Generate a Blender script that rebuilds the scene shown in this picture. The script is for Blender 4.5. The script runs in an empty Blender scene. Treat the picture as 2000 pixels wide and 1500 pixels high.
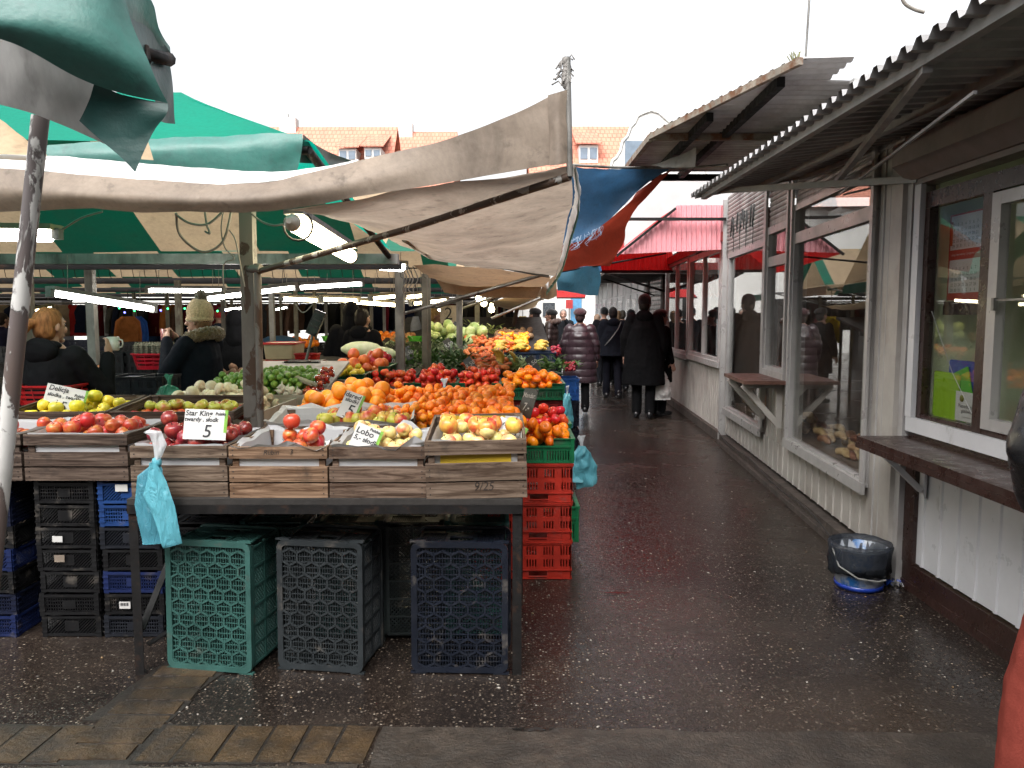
import bpy, math, random
from mathutils import Vector, Matrix, Euler, noise
V = Vector
RND = random.Random(11)
SC = bpy.context.scene
COL = SC.collection
PI = math.pi
# ---------------------------------------------------------------- camera maths
H, TH, F = 1.6, math.radians(5.14), 1500.0
CT, ST = math.cos(TH), math.sin(TH)
def ray(px, py):
    u = 750 - py
    return V((px - 1000, F * CT + u * ST, -F * ST + u * CT))
def P(px, py, Y):
    r = ray(px, py); k = Y / r.y
    return V((r.x * k, Y, H + r.z * k))
def PZ(px, py, z=0.0):
    r = ray(px, py); k = (z - H) / r.z
    return V((r.x * k, r.y * k, z))
cam = bpy.data.cameras.new('camera'); camo = bpy.data.objects.new('camera', cam); COL.objects.link(camo)
camo.location = (0, 0, H); camo.rotation_euler = (PI / 2 - TH, 0, 0)
cam.sensor_width = 36; cam.lens = 27; cam.clip_start = .05; cam.clip_end = 400
SC.camera = camo
# ---------------------------------------------------------------- mesh builder
class MB:
    def __init__(s, M=None): s.v = []; s.f = []; s.mi = []; s.sm = []; s.M = M
    def add(s, vs, fs, mi=0, sm=False):
        o = len(s.v); M = s.M
        s.v += [(M @ V(p)) if M else V(p) for p in vs]
        for f in fs: s.f.append([i + o for i in f]); s.mi.append(mi); s.sm.append(sm)
    def box(s, a, b, mi=0):
        x0, y0, z0 = a; x1, y1, z1 = b
        s.add([(x0,y0,z0),(x1,y0,z0),(x1,y1,z0),(x0,y1,z0),(x0,y0,z1),(x1,y0,z1),(x1,y1,z1),(x0,y1,z1)],
              [(0,3,2,1),(4,5,6,7),(0,1,5,4),(1,2,6,5),(2,3,7,6),(3,0,4,7)], mi)
    def bar(s, p, q, w, h=None, up=(0,0,1), mi=0):
        p = V(p); q = V(q); h = w if h is None else h
        d = (q - p).normalized(); u = V(up)
        a = d.cross(u)
        if a.length < 1e-4: a = d.cross(V((0,1,0)))
        a.normalize(); b = a.cross(d).normalized(); a = a * w / 2; b = b * h / 2
        s.add([p-a-b, p+a-b, p+a+b, p-a+b, q-a-b, q+a-b, q+a+b, q-a+b],
              [(0,1,2,3),(7,6,5,4),(4,5,1,0),(5,6,2,1),(6,7,3,2),(7,4,0,3)], mi)
    def tube(s, pts, r, n=8, mi=0, cap=True, sm=True):
        pts = [V(p) for p in pts]; m = len(pts)
        rs = r if isinstance(r, (list, tuple)) else [r] * m
        vs = []; a = None
        for i in range(m):
            d = (pts[min(i+1, m-1)] - pts[max(i-1, 0)])
            d = d.normalized() if d.length > 1e-9 else V((0,0,1))
            if a is None: a = d.orthogonal().normalized()
            else:
                a = a - d * a.dot(d)
                a = a.normalized() if a.length > 1e-6 else d.orthogonal().normalized()
            b = d.cross(a)
            for k in range(n):
                t = 2 * PI * k / n
                vs.append(pts[i] + (a * math.cos(t) + b * math.sin(t)) * rs[i])
        fs = [(i*n+k, i*n+(k+1) % n, (i+1)*n+(k+1) % n, (i+1)*n+k) for i in range(m-1) for k in range(n)]
        s.add(vs, fs, mi, sm)
        if cap: s.add(vs[:n], [tuple(range(n-1, -1, -1))], mi); s.add(vs[-n:], [tuple(range(n))], mi)
    def loft(s, rings, mi=0, cap=True, sm=True):
        n = len(rings[0]); vs = [p for r in rings for p in r]; m = len(rings)
        fs = [(i*n+k, i*n+(k+1) % n, (i+1)*n+(k+1) % n, (i+1)*n+k) for i in range(m-1) for k in range(n)]
        if cap: fs += [tuple(range(n-1, -1, -1)), tuple(range((m-1)*n, m*n))]
        s.add(vs, fs, mi, sm)
    def ell(s, c, r, n=12, m=8, rot=None, mi=0, warp=None):
        c = V(c); r = (r, r, r) if not hasattr(r, '__len__') else r
        vs = []
        for i in range(m+1):
            t = PI * i / m
            for k in range(n):
                u = 2 * PI * k / n
                p = V((math.sin(t)*math.cos(u), math.sin(t)*math.sin(u), -math.cos(t)))
                if warp: p = warp(p)
                p = V((p.x*r[0], p.y*r[1], p.z*r[2]))
                if rot: p = rot @ p
                vs.append(c + p)
        fs = [(i*n+k, i*n+(k+1) % n, (i+1)*n+(k+1) % n, (i+1)*n+k) for i in range(m) for k in range(n)]
        s.add(vs, fs, mi, True)
    def cap(s, p, q, r1, r2, n=10):
        p = V(p); q = V(q); d = q - p
        if d.length < 1e-5: s.ell(p, r1); return
        dn = d.normalized(); pts = []; rs = []
        for t in (90, 60, 30): a = math.radians(t); pts.append(p - dn*r1*math.sin(a)); rs.append(max(r1*math.cos(a), r1*.02))
        k = max(2, int(d.length / .06))
        for i in range(k+1): pts.append(p + d*i/k); rs.append(r1 + (r2-r1)*i/k)
        for t in (30, 60, 90): a = math.radians(t); pts.append(q + dn*r2*math.sin(a)); rs.append(max(r2*math.cos(a), r2*.02))
        s.tube(pts, rs, n)
    def lathe(s, prof, n=16, mi=0, c=(0,0,0), lob=0, la=0, sm=True):
        vs = []
        for (r, z) in prof:
            for k in range(n):
                u = 2*PI*k/n; rr = r * (1 + la*math.cos(lob*u)) if lob else r
                vs.append((c[0]+rr*math.cos(u), c[1]+rr*math.sin(u), c[2]+z))
        m = len(prof)
        fs = [(i*n+k, i*n+(k+1) % n, (i+1)*n+(k+1) % n, (i+1)*n+k) for i in range(m-1) for k in range(n)]
        s.add(vs, fs, mi, sm)
    def quadgrid(s, rows, mi=0, sm=True):
        n = len(rows[0]); vs = [p for r in rows for p in r]
        s.add(vs, [(i*n+k, i*n+k+1, (i+1)*n+k+1, (i+1)*n+k) for i in range(len(rows)-1) for k in range(n-1)], mi, sm)
    def mesh(s, name):
        me = bpy.data.meshes.new(name)
        me.from_pydata([tuple(p) for p in s.v], [], s.f)
        me.polygons.foreach_set('material_index', s.mi); me.polygons.foreach_set('use_smooth', s.sm)
        me.update(); return me
    def build(s, name, mats, parent=None, tint=None, **tg):
        """one mesh object; under a parent the vertices are taken as world coordinates unless s.local"""
        if parent is not None:
            if not getattr(s, 'local', False):
                Mi = ROOTM[parent.name].inverted(); s.v = [Mi @ p for p in s.v]
            off = V((0,0,0))
        elif getattr(s, 'local', False): off = V((0,0,0))
        else:
            xs = [p.x for p in s.v]; ys = [p.y for p in s.v]; zs = [p.z for p in s.v]
            off = V(((min(xs)+max(xs))/2, (min(ys)+max(ys))/2, min(zs)))
            s.v = [p - off for p in s.v]
        o = bpy.data.objects.new(name, s.mesh(name)); COL.objects.link(o)
        for m in (mats if isinstance(mats, (list, tuple)) else [mats]): o.data.materials.append(m)
        if parent is not None: o.parent = parent
        else: o.location = off
        ROOTM[o.name] = ROOTM[parent.name] if parent is not None else Matrix.Translation(off)
        if tint: o.color = (*tint, 1)
        if tg: tag(o, **tg)
        return o
ROOTM = {}
def L(M=None):
    b = MB(M); b.local = True; return b
def tag(o, label=None, cat=None, group=None, kind=None):
    if label: o['label'] = label
    if cat: o['category'] = cat
    if group: o['group'] = group
    if kind: o['kind'] = kind
    return o
def thing(name, label, cat, loc=(0,0,0), rz=0, group=None):
    o = bpy.data.objects.new(name, None); COL.objects.link(o)
    o.empty_display_size = .1
    o.location = loc; o.rotation_euler = (0, 0, rz)
    ROOTM[o.name] = Matrix.Translation(loc) @ Matrix.Rotation(rz, 4, 'Z')
    return tag(o, label, cat, group)
KIDS = {}
def copy_tree(src, loc=None, rot=None, label=None, group=None, tint=None, scale=None, parent=None, kids=None):
    c = src.copy(); COL.objects.link(c)
    if parent is not None: c.parent = parent
    if loc is not None: c.location = loc
    if rot is not None: c.rotation_euler = rot
    if scale is not None: c.scale = scale if hasattr(scale, '__len__') else (scale,)*3
    if label: c['label'] = label
    if group: c['group'] = group
    if tint: c.color = (*tint, 1)
    for ch in list(src.children): copy_tree(ch, parent=c, tint=tint if ch.get('tintable', True) else None)
    ROOTM[c.name] = Matrix.Translation(c.location) @ c.rotation_euler.to_matrix().to_4x4()
    return c
def lerp(a, b, t): return a + (b - a) * t
def crom(pts, n):
    """resample a polyline of points smoothly to n+1 points"""
    m = len(pts); out = []
    for i in range(n+1):
        t = i / n * (m-1); k = min(int(t), m-2); f = t - k
        p0 = pts[max(k-1, 0)]; p1 = pts[k]; p2 = pts[k+1]; p3 = pts[min(k+2, m-1)]
        out.append(.5*((2*p1) + (p2-p0)*f + (2*p0-5*p1+4*p2-p3)*f*f + (3*p1-p0-3*p2+p3)*f*f*f))
    return out
def sheetrows(rows, nu, nv, wr=0, sc=4, seed=0):
    """rows of control points -> fine smooth cloth grid with wrinkles along its normal"""
    g = [crom(r, nu) for r in rows]
    cols = [crom([g[i][k] for i in range(len(g))], nv) for k in range(nu+1)]
    gr = [[cols[k][j].copy() for k in range(nu+1)] for j in range(nv+1)]
    if wr:
        src = [[p.copy() for p in r] for r in gr]
        for j in range(nv+1):
            for k in range(nu+1):
                a = src[j][min(k+1, nu)] - src[j][max(k-1, 0)]; b = src[min(j+1, nv)][k] - src[max(j-1, 0)][k]
                nn = a.cross(b)
                if nn.length > 1e-9:
                    p = src[j][k]
                    w = noise.noise(p*sc + V((seed, 0, seed*2))) + .5*noise.noise(p*sc*2.7 + V((0, seed, 5)))
                    gr[j][k] += nn.normalized() * w * wr
    return gr
def union(name, mb, vox, mats, parent, smooth=4, disp=None, tint=None):
    """one continuous skin over overlapping shapes"""
    me = mb.mesh('tmp'); o = bpy.data.objects.new('tmp', me); COL.objects.link(o)
    m = o.modifiers.new('r', 'REMESH'); m.mode = 'VOXEL'; m.voxel_size = vox; m.use_smooth_shade = True
    if smooth: k = o.modifiers.new('s', 'SMOOTH'); k.iterations = smooth; k.factor = .5
    dg = bpy.context.evaluated_depsgraph_get(); dg.update()
    me2 = bpy.data.meshes.new_from_object(o.evaluated_get(dg)); bpy.data.objects.remove(o); bpy.data.meshes.remove(me)
    if disp:
        nr = [v.normal.copy() for v in me2.vertices]
        for v, n_ in zip(me2.vertices, nr): v.co += n_ * disp(v.co)
    for p in me2.polygons: p.use_smooth = True
    me2.materials.clear()
    for m in (mats if isinstance(mats, (list, tuple)) else [mats]): me2.materials.append(m)
    me2.name = name
    r = bpy.data.objects.new(name, me2); COL.objects.link(r); r.parent = parent
    if tint: r.color = (*tint, 1)
    return r
_tx = {}
def text_geo(s, size, align='CENTER', shear=0.0, bold=0.0):
    k = (s, size, align, shear, bold)
    if k not in _tx:
        c = bpy.data.curves.new('t', 'FONT'); c.body = s; c.size = size; c.align_x = align; c.align_y = 'CENTER'; c.shear = shear; c.offset = bold; c.resolution_u = 3
        o = bpy.data.objects.new('t', c); COL.objects.link(o)
        dg = bpy.context.evaluated_depsgraph_get(); dg.update()
        me = bpy.data.meshes.new_from_object(o.evaluated_get(dg))
        _tx[k] = ([v.co.copy() for v in me.vertices], [tuple(p.vertices) for p in me.polygons])
        bpy.data.objects.remove(o); bpy.data.curves.remove(c); bpy.data.meshes.remove(me)
    return _tx[k]
def put_text(mb, s, size, M, mi=1, **kw):
    """writing laid flat in the x-z plane of matrix M, reading along +x, facing -y"""
    vs, fs = text_geo(s, size, **kw)
    mb.add([M @ V((p.x, 0, p.y)) for p in vs], fs, mi)
# ---------------------------------------------------------------- materials
def nd(nt, t, ins=None, **at):
    n = nt.nodes.new(t)
    for k, v in at.items(): setattr(n, k, v)
    for k, v in (ins or {}).items():
        if isinstance(v, bpy.types.NodeSocket): nt.links.new(v, n.inputs[k])
        else: n.inputs[k].default_value = v
    return n
GD = .6                                    # lowers all everyday base colours alike, for deeper contrast
def c4(c): return (c[0], c[1], c[2], 1)
def mixc(nt, f, a, b, blend='MIX'):
    n = nt.nodes.new('ShaderNodeMix'); n.data_type = 'RGBA'; n.blend_type = blend
    for i, v in ((0, f), (6, a), (7, b)):
        if isinstance(v, bpy.types.NodeSocket): nt.links.new(v, n.inputs[i])
        else: n.inputs[i].default_value = v if i == 0 else c4(v)
    return n.outputs[2]
def mr(nt, v, a, b, c=0., d=1.):
    return nd(nt, 'ShaderNodeMapRange', {0: v, 1: a, 2: b, 3: c, 4: d}).outputs[0]
def math_(nt, op, a, b=0.):
    return nd(nt, 'ShaderNodeMath', {0: a, 1: b}, operation=op).outputs[0]
def newmat(name):
    m = bpy.data.materials.new(name); m.use_nodes = True; nt = m.node_tree; nt.nodes.clear()
    out = nd(nt, 'ShaderNodeOutputMaterial'); return m, nt, out
def coords(nt, stretch=(1,1,1), shift=True):
    tc = nd(nt, 'ShaderNodeTexCoord').outputs['Object']
    if shift:
        oi = nd(nt, 'ShaderNodeObjectInfo').outputs['Random']
        tc = nd(nt, 'ShaderNodeVectorMath', {0: tc, 1: nd(nt, 'ShaderNodeCombineXYZ', {0: math_(nt, 'MULTIPLY', oi, 37.), 1: math_(nt, 'MULTIPLY', oi, 91.), 2: math_(nt, 'MULTIPLY', oi, 53.)}).outputs[0]}, operation='ADD').outputs[0]
    return nd(nt, 'ShaderNodeMapping', {0: tc, 3: stretch}).outputs[0]
def nz(nt, co, sc, det=5, rough=.6, dist=0):
    return nd(nt, 'ShaderNodeTexNoise', {'Vector': co, 'Scale': sc, 'Detail': det, 'Roughness': rough, 'Distortion': dist}).outputs[0]
def pm(name, col=(.5,.5,.5), rough=.6, var=.3, scale=5, bump=.1, bscale=40, metal=0, tint=False, dirt=None, dirt2=None,
       rnd=0, trans=0, stretch=(1,1,1), coat=0, spec=.5, rvar=.15, sheen=0):
    m, nt, out = newmat(name)
    co = coords(nt, stretch)
    base = nd(nt, 'ShaderNodeObjectInfo').outputs['Color'] if tint else nd(nt, 'ShaderNodeRGB').outputs[0]
    if not tint: base.default_value = c4([x*GD for x in col])
    else: base = mixc(nt, 1., base, (GD,GD,GD), 'MULTIPLY')
    n1 = nz(nt, co, scale)
    f = mr(nt, n1, .3, .7, 1-var, 1+var)
    if rnd:
        oi = nd(nt, 'ShaderNodeObjectInfo').outputs['Random']
        f = math_(nt, 'MULTIPLY', f, mr(nt, oi, 0, 1, 1-rnd, 1+rnd))
    c = mixc(nt, 1., base, nd(nt, 'ShaderNodeCombineColor', {0: f, 1: f, 2: f}).outputs[0], 'MULTIPLY')
    for d in (dirt, dirt2):
        if d:
            dc, th, wd, ds, st = d
            n2 = nz(nt, coords(nt, st), ds, 7, .65)
            c = mixc(nt, mr(nt, n2, th-wd, th+wd, 0, 1), c, [x*GD for x in dc])
    p = nd(nt, 'ShaderNodeBsdfPrincipled', {'Base Color': c, 'Metallic': metal, 'Coat Weight': coat, 'Specular IOR Level': spec, 'Sheen Weight': sheen})
    nt.links.new(mr(nt, nz(nt, co, scale*2.3), .3, .7, max(.03, rough-rvar), min(1, rough+rvar)), p.inputs['Roughness'])
    if bump:
        b = nd(nt, 'ShaderNodeBump', {'Strength': bump, 'Distance': .01, 'Height': nz(nt, co, bscale, 4)})
        nt.links.new(b.outputs[0], p.inputs['Normal'])
    sh = p.outputs[0]
    if trans:
        t = nd(nt, 'ShaderNodeBsdfTranslucent', {'Color': c})
        sh = nd(nt, 'ShaderNodeMixShader', {0: trans, 1: sh, 2: t.outputs[0]}).outputs[0]
    nt.links.new(sh, out.inputs[0]); return m
def emis(name, col, st):
    m, nt, out = newmat(name)
    e = nd(nt, 'ShaderNodeEmission', {'Color': c4(col), 'Strength': st}); nt.links.new(e.outputs[0], out.inputs[0]); return m
def glass(name, tint=(1,1,1), k=1.6, rough=.0, dirty=.0):
    m, nt, out = newmat(name)
    fc = nd(nt, 'ShaderNodeLayerWeight', {'Blend': .5}).outputs[1]
    f = nd(nt, 'ShaderNodeMath', {0: math_(nt, 'ADD', math_(nt, 'MULTIPLY', math_(nt, 'POWER', fc, 4.), .9), .045), 1: k}, operation='MULTIPLY', use_clamp=True).outputs[0]
    t = nd(nt, 'ShaderNodeBsdfTransparent', {'Color': c4(tint)}); g = nd(nt, 'ShaderNodeBsdfGlossy', {'Roughness': rough, 'Color': (1,1,1,1)})
    sh = nd(nt, 'ShaderNodeMixShader', {0: f, 1: t.outputs[0], 2: g.outputs[0]}).outputs[0]
    if dirty:
        d = nd(nt, 'ShaderNodeBsdfDiffuse', {'Color': (.6,.6,.58,1)})
        dn = mr(nt, nz(nt, coords(nt), 3, 7), .45, .75, 0, dirty)
        sh = nd(nt, 'ShaderNodeMixShader', {0: dn, 1: sh, 2: d.outputs[0]}).outputs[0]
    nt.links.new(sh, out.inputs[0]); return m
def film(name, col, alpha, rough=.2, rnd=0):
    """thin plastic film: part see-through, part shiny coloured sheet"""
    m, nt, out = newmat(name)
    co = coords(nt)
    p = nd(nt, 'ShaderNodeBsdfPrincipled', {'Base Color': c4(col), 'Roughness': rough, 'Specular IOR Level': .7})
    b = nd(nt, 'ShaderNodeBump', {'Strength': .6, 'Distance': .02, 'Height': nz(nt, nd(nt, 'ShaderNodeMapping', {0: co, 3: (1,1,.35)}).outputs[0], 30, 5, .6, 2.5)}); nt.links.new(b.outputs[0], p.inputs['Normal'])
    t = nd(nt, 'ShaderNodeBsdfTranslucent', {'Color': c4(col)})
    s1 = nd(nt, 'ShaderNodeMixShader', {0: .2, 1: p.outputs[0], 2: t.outputs[0]}).outputs[0]
    tr = nd(nt, 'ShaderNodeBsdfTransparent', {'Color': c4([.5+.5*x for x in col])})
    nt.links.new(nd(nt, 'ShaderNodeMixShader', {0: 1-alpha, 1: s1, 2: tr.outputs[0]}).outputs[0], out.inputs[0]); return m
def fruitmat(name, a, b, th, wd, sc, st=(1,1,1), rough=.3, bump=.05, bs=60, var=.18, spots=0, end=None, coat=0):
    m, nt, out = newmat(name); co = coords(nt, st)
    n1 = nz(nt, co, sc, 4)
    c = mixc(nt, mr(nt, n1, th-wd, th+wd), a, b)
    if end:
        z = nd(nt, 'ShaderNodeSeparateXYZ', {0: nd(nt, 'ShaderNodeTexCoord').outputs['Object']}).outputs[2]
        c = mixc(nt, mr(nt, z, end[1], end[2]), c, end[0])
    if spots:
        vo = nd(nt, 'ShaderNodeTexVoronoi', {'Vector': co, 'Scale': 260.}).outputs[0]
        c = mixc(nt, mr(nt, vo, .1, .22, spots, 0), c, (.7, .55, .3))
    oi = nd(nt, 'ShaderNodeObjectInfo').outputs['Random']
    hs = nd(nt, 'ShaderNodeHueSaturation', {'Hue': mr(nt, oi, 0, 1, .488, .512), 'Saturation': 1.0, 'Value': mr(nt, math_(nt, 'FRACT', math_(nt, 'MULTIPLY', oi, 7.31)), 0, 1, .95*(1-var), .95*(1+var)), 'Color': c}).outputs[0]
    p = nd(nt, 'ShaderNodeBsdfPrincipled', {'Base Color': hs, 'Roughness': rough, 'Coat Weight': coat, 'Subsurface Weight': .0})
    if bump:
        bb = nd(nt, 'ShaderNodeBump', {'Strength': bump, 'Distance': .003, 'Height': nz(nt, co, bs, 3)}); nt.links.new(bb.outputs[0], p.inputs['Normal'])
    nt.links.new(p.outputs[0], out.inputs[0]); return m
# ---------------------------------------------------------------- world and light
w = bpy.data.worlds.new('World'); SC.world = w; w.use_nodes = True
nt = w.node_tree; nt.nodes.clear()
sky = nd(nt, 'ShaderNodeTexSky', sky_type='NISHITA', sun_disc=False, sun_elevation=math.radians(48), sun_rotation=math.radians(205), dust_density=7.0, air_density=1.0, ozone_density=1.0)
hs = nd(nt, 'ShaderNodeHueSaturation', {'Saturation': .12, 'Color': sky.outputs[0]})
bg = nd(nt, 'ShaderNodeBackground', {'Color': hs.outputs[0], 'Strength': .15})
nt.links.new(bg.outputs[0], nd(nt, 'ShaderNodeOutputWorld').inputs[0])
sl = bpy.data.lights.new('overcast_sun', 'SUN'); so = bpy.data.objects.new('overcast_sun', sl); COL.objects.link(so)
sl.energy = .7; sl.angle = math.radians(22); sl.color = (1, .98, .95)
so.rotation_euler = V((-.30, .66, -1.05)).to_track_quat('-Z', 'Y').to_euler()   # high light from behind the viewer
vs_ = SC.view_settings; vs_.view_transform = 'Standard'; vs_.look = 'None'; vs_.exposure = 1.5; vs_.gamma = 1
SC.cycles.use_denoising = True
SC.cycles.max_bounces = 8; SC.cycles.diffuse_bounces = 4; SC.cycles.transparent_max_bounces = 16; SC.cycles.sample_clamp_indirect = 6
SC.cycles.caustics_reflective = False; SC.cycles.caustics_refractive = False
# ---------------------------------------------------------------- shared materials
M_wood = {}
for ax in 'xy':
    m, nt, out = newmat('weathered_wood_' + ax)
    st = (2, 30, 30) if ax == 'x' else (30, 2, 30)
    co = coords(nt, st)
    g1 = nz(nt, co, 1.6, 8, .65, 1.2); g2 = nz(nt, co, 6, 4, .6)
    base = mixc(nt, 1., nd(nt, 'ShaderNodeObjectInfo').outputs['Color'], (.60,.49,.40), 'MULTIPLY')
    dk = mixc(nt, 1., base, (.26, .21, .17), 'MULTIPLY'); lt = mixc(nt, .12, base, (.5, .44, .38))
    c = mixc(nt, mr(nt, g1, .36, .62), dk, lt)
    c = mixc(nt, mr(nt, g2, .6, .75, 0, .6), c, dk)
    st2 = nz(nt, coords(nt, (1,1,1)), 9, 6)
    c = mixc(nt, mr(nt, st2, .56, .74, 0, .75), c, (.022, .017, .014))
    wv = nd(nt, 'ShaderNodeTexWave', {'Vector': coords(nt, (1.2, 9, 9) if ax == 'x' else (9, 1.2, 9)), 'Scale': 2.2, 'Distortion': 7.0, 'Detail': 3.0, 'Detail Scale': .7}, wave_type='RINGS').outputs[1]
    c = mixc(nt, mr(nt, wv, .0, .4, .45, 0), c, dk)
    p = nd(nt, 'ShaderNodeBsdfPrincipled', {'Base Color': c, 'Roughness': .78, 'Specular IOR Level': .25})
    b = nd(nt, 'ShaderNodeBump', {'Strength': .5, 'Distance': .004, 'Height': g1}); nt.links.new(b.outputs[0], p.inputs['Normal'])
    nt.links.new(p.outputs[0], out.inputs[0]); M_wood[ax] = m
M_nail = pm('rusty_nail', (.03, .02, .015), .6)
M_plastic = pm('crate_plastic', tint=True, spec=.3, rough=.42, var=.25, scale=7, bump=.12, bscale=90, dirt=((.16,.14,.12), .68, .1, 9, (1,1,1)), rnd=.08)
M_cloth = pm('coat_cloth', tint=True, rough=.85, var=.2, scale=9, bump=.3, bscale=140, sheen=0, spec=.06)
M_shiny = pm('shiny_jacket', tint=True, rough=.38, var=.25, scale=9, bump=.25, bscale=25, spec=.5)
M_leather = pm('black_leather', (.012,.012,.014), .33, .3, 12, .35, 18)
M_knit = pm('knitted_wool', tint=True, rough=.95, var=.3, scale=60, bump=.8, bscale=110, sheen=.3, spec=.1)
M_fur = pm('fur_trim', tint=True, rough=.95, var=.5, scale=60, bump=1., bscale=130, sheen=.4, spec=.1)
M_skin = pm('skin', (.52,.29,.21), .5, .12, 14, .05, 160, spec=.35)
M_hair = pm('hair', tint=True, spec=.15, rough=.65, var=.45, scale=60, bump=.6, bscale=90, stretch=(1,1,.25))
M_eye = pm('eye', (.05,.04,.035), .15, 0, 1, 0)
M_paper = pm('white_paper', (.74,.74,.76), .75, .05, 6, .3, 9, trans=.15)
M_yellowpaper = pm('yellow_card', (.75,.5,.03), .6, .06, 6, .1, 9)
M_card = pm('sign_card', (.76,.75,.72), .55, .04, 7, .03, 40)
M_ink = pm('black_ink', (.015,.015,.02), .6, .1, 9, 0)
M_signgreen = pm('green_print', (.2,.45,.03), .5, .35, 60, 0)
M_blackboard = pm('black_price_board', (.02,.021,.022), .4, .3, 9, .1, 50)
M_chalk = pm('white_marker', (.6,.6,.58), .8, .1, 60, 0)
M_darkmetal = pm('dark_steel', (.012,.011,.011), .6, .4, 8, .2, 50, spec=.2, dirt=((.06,.03,.018), .64, .08, 14, (1,1,1)))
M_steel = pm('grey_steel', (.34,.33,.31), .45, .3, 5, .15, 60, metal=.5, dirt=((.09,.075,.06), .6, .12, 6, (1,1,.3)), dirt2=((.16,.07,.03), .7, .05, 12, (1,1,1)))
M_tablewood = pm('dark_table_board', (.024,.02,.017), .8, .4, 6, .3, 40)
# paint that has come off a dark steel pole in flakes
def peel(name, paint, under, th, sc=9, stretch=(1,1,.45)):
    m, nt, out = newmat(name); co = coords(nt, stretch)
    n = nz(nt, co, sc, 8, .62, .6); k = mr(nt, n, th-.012, th+.012)
    n3 = nz(nt, co, 3.); under_c = mixc(nt, n3, under, (.09,.05,.03)); pc = mixc(nt, mr(nt, nz(nt, co, 14), .45, .75, 0, .5), paint, (.2,.19,.17))
    p = nd(nt, 'ShaderNodeBsdfPrincipled', {'Base Color': mixc(nt, k, under_c, pc), 'Roughness': .5})
    b = nd(nt, 'ShaderNodeBump', {'Strength': .8, 'Distance': .004, 'Height': k}); nt.links.new(b.outputs[0], p.inputs['Normal'])
    nt.links.new(p.outputs[0], out.inputs[0]); return m
M_peel = peel('peeling_white_paint', (.5,.49,.47), (.10,.10,.11), .535, 8)
M_peelpost = peel('chipped_grey_paint', (.115,.102,.09), (.022,.013,.009), .44, 8)
M_peeldark = peel('chipped_dark_pipe', (.3,.29,.27), (.015,.012,.011), .56, 12)
# canvas
def canvas(name, col, trans=.45, grime=.5, th=.58, rough=.6, st=(1,1,1), gcol=(.07,.055,.045)):
    m, nt, out = newmat(name)
    co = coords(nt, st, False)
    n1 = nz(nt, co, 2.2, 8, .68, .8); n2 = nz(nt, co, 11, 5); n4 = nz(nt, co, 45, 3)
    c = mixc(nt, mr(nt, n1, th-.22, th+.2, 0, grime), col, gcol)
    c = mixc(nt, mr(nt, n2, .58, .74, 0, grime*.8), c, [x*.5 for x in gcol])
    c = mixc(nt, mr(nt, n4, .4, .7, 0, .12), c, (0,0,0))
    p = nd(nt, 'ShaderNodeBsdfPrincipled', {'Base Color': c, 'Roughness': rough, 'Specular IOR Level': .4})
    b = nd(nt, 'ShaderNodeBump', {'Strength': .35, 'Distance': .01, 'Height': nz(nt, co, 16, 5)}); nt.links.new(b.outputs[0], p.inputs['Normal'])
    t = nd(nt, 'ShaderNodeBsdfTranslucent', {'Color': c})
    nt.links.new(nd(nt, 'ShaderNodeMixShader', {0: trans, 1: p.outputs[0], 2: t.outputs[0]}).outputs[0], out.inputs[0]); return m
M_cgreen = canvas('green_canvas', (.003,.11,.065), .2, .25)
M_ccream = canvas('cream_canvas', (.50,.37,.235), .38, .35)
M_cbeige = canvas('dirty_beige_canvas', (.40,.325,.26), .42, .7, .54)
M_cwhite = canvas('white_and_skylit_canvas', (.75,.74,.73), .15, .3)
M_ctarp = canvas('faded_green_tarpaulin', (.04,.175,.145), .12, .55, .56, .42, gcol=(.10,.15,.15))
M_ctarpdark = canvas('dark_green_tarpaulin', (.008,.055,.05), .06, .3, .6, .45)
M_csilver = canvas('silver_tarpaulin', (.46,.45,.44), .12, .5, .55, .38, (1,1,.3))
M_cemerald = canvas('emerald_canvas', (.0,.36,.25), .6, .08)
M_cblue = canvas('blue_tarpaulin', (.04,.12,.24), .4, .35, .62)
M_cblue2 = canvas('teal_blue_tarpaulin', (.05,.16,.24), .4, .35, .62)
M_cred = canvas('rust_red_tarpaulin', (.3,.04,.02), .45, .2, .62)
M_cbrown = canvas('tan_canvas', (.34,.22,.13), .38, .6, .55)
M_tube = emis('fluorescent_tube', (1, .97, .9), 15)
M_tubewarm = emis('warm_fluorescent_tube', (1, .84, .5), 11)
M_lampbody = pm('yellowed_lamp_housing', (.3,.25,.14), .5, .3, 9, .1)
M_greybody = pm('grey_lamp_housing', (.2,.2,.19), .5, .3, 9, .1)
M_cable = pm('cable_rubber', (.32,.29,.25), .6, .2, 9, .05)
M_blackcable = pm('black_cable', (.02,.02,.02), .5, .2, 9, .05)
M_bagteal = film('teal_plastic_film', (.13,.45,.54), .88, .22)
M_bagteal2 = film('shaded_teal_film', (.07,.28,.36), .9, .22)  # shade of the rear bag fold, put into a darker film colour
M_bagclear = film('clear_plastic_film', (.75,.78,.8), .5, .15)
M_bagwhite = film('white_plastic_film', (.68,.67,.65), .9, .3)
M_baggreen = film('dark_green_film', (.03,.22,.14), .9, .22)
M_bagdark = film('smoky_plastic_film', (.035,.042,.055), .6, .2)
M_behind = pm('aged_render_wall', (.34,.31,.26), .8, .2, 1, .1)
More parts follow.
